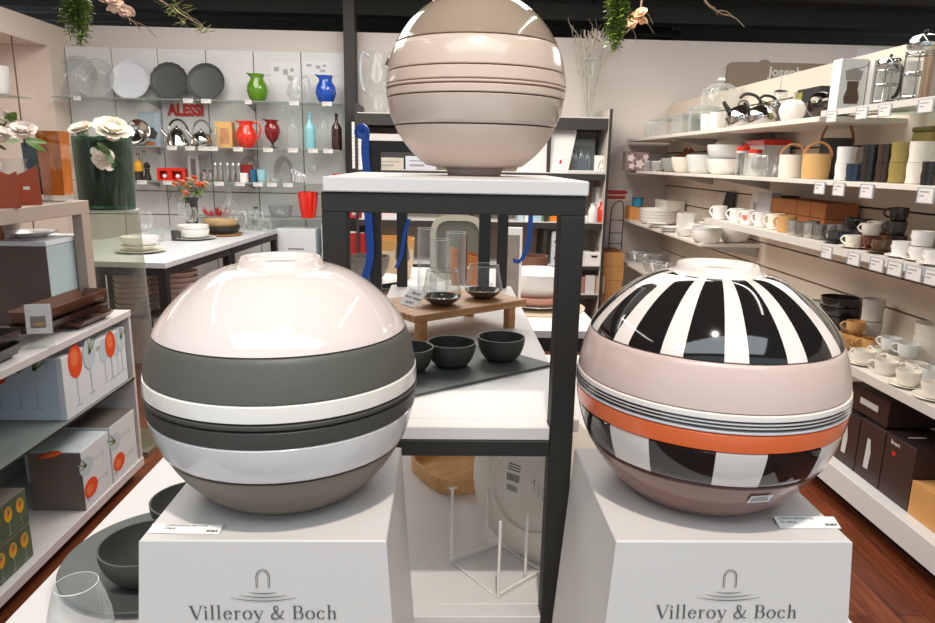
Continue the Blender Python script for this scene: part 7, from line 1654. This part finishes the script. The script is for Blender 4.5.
m=MB(); strokes(m,[(-0.12,0),(-0.05,0.0)],0.008); put('printed_line',m.mesh('rdl',PRW),t,(0,0.02,0.2505))
t=chbox('dark box lying across the two tool picture boxes',yb+0.03,yb+0.30,0.105,0.2515,0.30,1.75,'mark')
m=MB(); m.bx(-0.06,0.06,0.03,0.055,0,0.001); put('printed_label',m.mesh('lbx',PRW),t,(-0.1503,-0.01,0.01),TO_L)
t=chbox('black box at the wall behind the red marked box',yc-0.22,yc-0.02,0.30,0.0,0.18,1.90,'mark')
m=MB(); m.tube([(0.03*math.cos(2*PI*i/20),0.03*math.sin(2*PI*i/20),0) for i in range(20)],0.003,5,True); put('printed_ring',m.mesh('rng',PRW),t,(-0.0903,0.0,0.15),TO_L)
yk=ypx(922,1.74,z)
t=thing('kraft_carton','brown kraft carton with folded flaps at the near end of the base','box',(1.835,yk-0.055,z)); 
m=MB(); m.bx(-0.10,0.10,-0.13,0.13,0,0.128,0.001); put('carton',m.mesh('kfc',M('kraft_light',(206,152,88),0.7)),t)
m=MB(); m.bx(-0.10,-0.002,-0.13,0.13,0.1285,0.131); m.bx(0.002,0.10,-0.13,0.13,0.1285,0.131); put('top_flap',m.mesh('kff',M('kraft_light')),t); m=MB(); m.bx(-0.012,0.012,-0.13,0.13,0.1312,0.1318); put('tape',m.mesh('kft',M('kraft_tape',(176,124,72),0.4)),t)
# ================================================================== HANGING GREENERY (hung from the ceiling on thin cords)
def vine(label,px,py0,py1,y,w,n=16,seed=1,mat=None):
    top=ay(px,py0,y); bot=ay(px,py1,y); L=top.z-bot.z+0.12
    t=thing('hanging_vine',label,'hanging plant',(top.x,y,top.z+0.12)); rnd=random.Random(seed)
    m=MB(); ms=MB()
    for k in range(n):
        a=rnd.uniform(0,2*PI); rr=w*0.5*math.sqrt(rnd.random()); l=L*(0.55+0.45*rnd.random())*(1.15-0.6*rr/(w*0.5+1e-6)*0.6); l=min(l,L)
        x0,y0=rr*math.cos(a),rr*0.6*math.sin(a)
        pts=[Vector((x0*(0.5+0.5*i/6)+0.006*math.sin(i+k),y0,-l*i/6)) for i in range(7)]
        ms.tube(pts,0.0016,4)
        for j in range(int(l/0.012)):
            u=(j+0.5)/int(l/0.012); i=min(5,int(u*6)); p=pts[i].lerp(pts[i+1],u*6-i); b=rnd.uniform(0,2*PI)
            leafblade(m,p,p+Vector((0.026*math.cos(b),0.026*math.sin(b),-0.008+rnd.uniform(-.01,.01))),0.017,2)
    put('foliage',m.mesh('vnf',mat or M('vine_leaf',(124,150,56),0.5,noise=0.3,nscale=30)),t); put('stems',ms.mesh('vns',LEAFD),t)
    c=MB(); c.tube([(0,0,-0.02),(0,0,3.1-top.z-0.12)],0.002,5); put('cord',c.mesh('vnc',M('cord_pale',(170,150,120),0.7)),t)
vine('green hanging vine above the white platter shelf',75,2,46,3.0,0.14,44,3)
vine('green hanging vine above the branch vase and bookshelf',617,0,52,3.1,0.125,44,6)
def blossom_branch(label,path,y,flowers,mat,fr,seed,leafmat=None,name='blossom_branch'):
    P=[ay(px,py,y+dy) for px,py,dy in path]; o=P[0]
    t=thing(name,label,'branch',o); m=MB(); pts=smooth([p-o for p in P],5); m.tube(pts,[0.006-0.004*i/len(pts) for i in range(len(pts))],6)
    rnd=random.Random(seed)
    for k in range(3):
        q=pts[int(len(pts)*(0.45+0.16*k))]; e=Vector((rnd.uniform(.03,.09),rnd.uniform(-.03,.03),-rnd.uniform(0.02,.07))); m.tube(smooth([q,q+e*0.5+Vector((0.004,0,0.012)),q+e],4),0.0018,5)
    put('twig',m.mesh('bbr',TWIG),t)
    for px,py in flowers:
        f=put('blossom',peony(fr*rnd.uniform(0.8,1.2),mat,seed+3),t,ay(px,py,y)-o,(rnd.uniform(-.8,.8),rnd.uniform(-.8,.8),0))
    if leafmat:
        m=MB()
        for k in range(46):
            q=pts[rnd.randrange(len(pts)//3,len(pts))]+Vector((rnd.uniform(-.03,.03),rnd.uniform(-.03,.03),rnd.uniform(-.03,.03))); a=rnd.uniform(0,2*PI); leafblade(m,q,q+Vector((0.05*math.cos(a),0.02*math.sin(a),0.03*math.sin(a*2))),0.012,3)
        put('foliage',m.mesh('bbl',leafmat),t)
    c=MB(); c.tube([(0,0,0),(0,0,3.1-o.z)],0.002,5); put('cord',c.mesh('bbc',M('cord_pale')),t)
PKB=M('pink_blossom',(246,218,200),0.7); PCH=M('peach_blossom',(246,204,164),0.7); PLE=M('pale_green_leaf',(150,160,104),0.6)
blossom_branch('pale pink blossom branch hanging beside the vine in the corner',[(88,-14,0),(104,0,0),(118,12,0.02),(130,19,0.05),(141,30,0.08)],3.0,[(97,-1),(104,1),(113,6),(118,9),(121,16),(126,15),(116,13)],PKB,0.027,4)
blossom_branch('pale green leafy branch hanging over the white panels',[(140,-14,0),(158,-1,0),(172,8,0),(181,14,0.03),(205,28,0.1)],3.0,[],PKB,0.02,9,PLE,'leafy_branch')
blossom_branch('peach blossom twig hanging between the vine and the loudspeaker',[(646,-16,0),(642,0,0),(640,12,0),(633,26,0.03),(622,36,0.06)],3.4,[(642,17),(637,20),(632,24),(640,24),(634,28),(643,20)],PCH,0.032,5)
blossom_branch('bare curling brown twig hanging beyond the peach blossom',[(702,-16,0),(705,0,0),(712,8,0),(722,14,0.02),(728,15,0.04)],3.1,[],PCH,0.02,8,None,'bare_twig')
try:
    sc.cycles.transparent_max_bounces = 24
    sc.cycles.max_bounces = 8
    sc.cycles.caustics_reflective = False
    sc.cycles.caustics_refractive = False
    sc.cycles.sample_clamp_indirect = 6.0
except Exception: pass
sc.view_settings.view_transform='Standard'
sc.view_settings.look='None'
sc.view_settings.exposure=EXPO
bpy.context.view_layer.update()
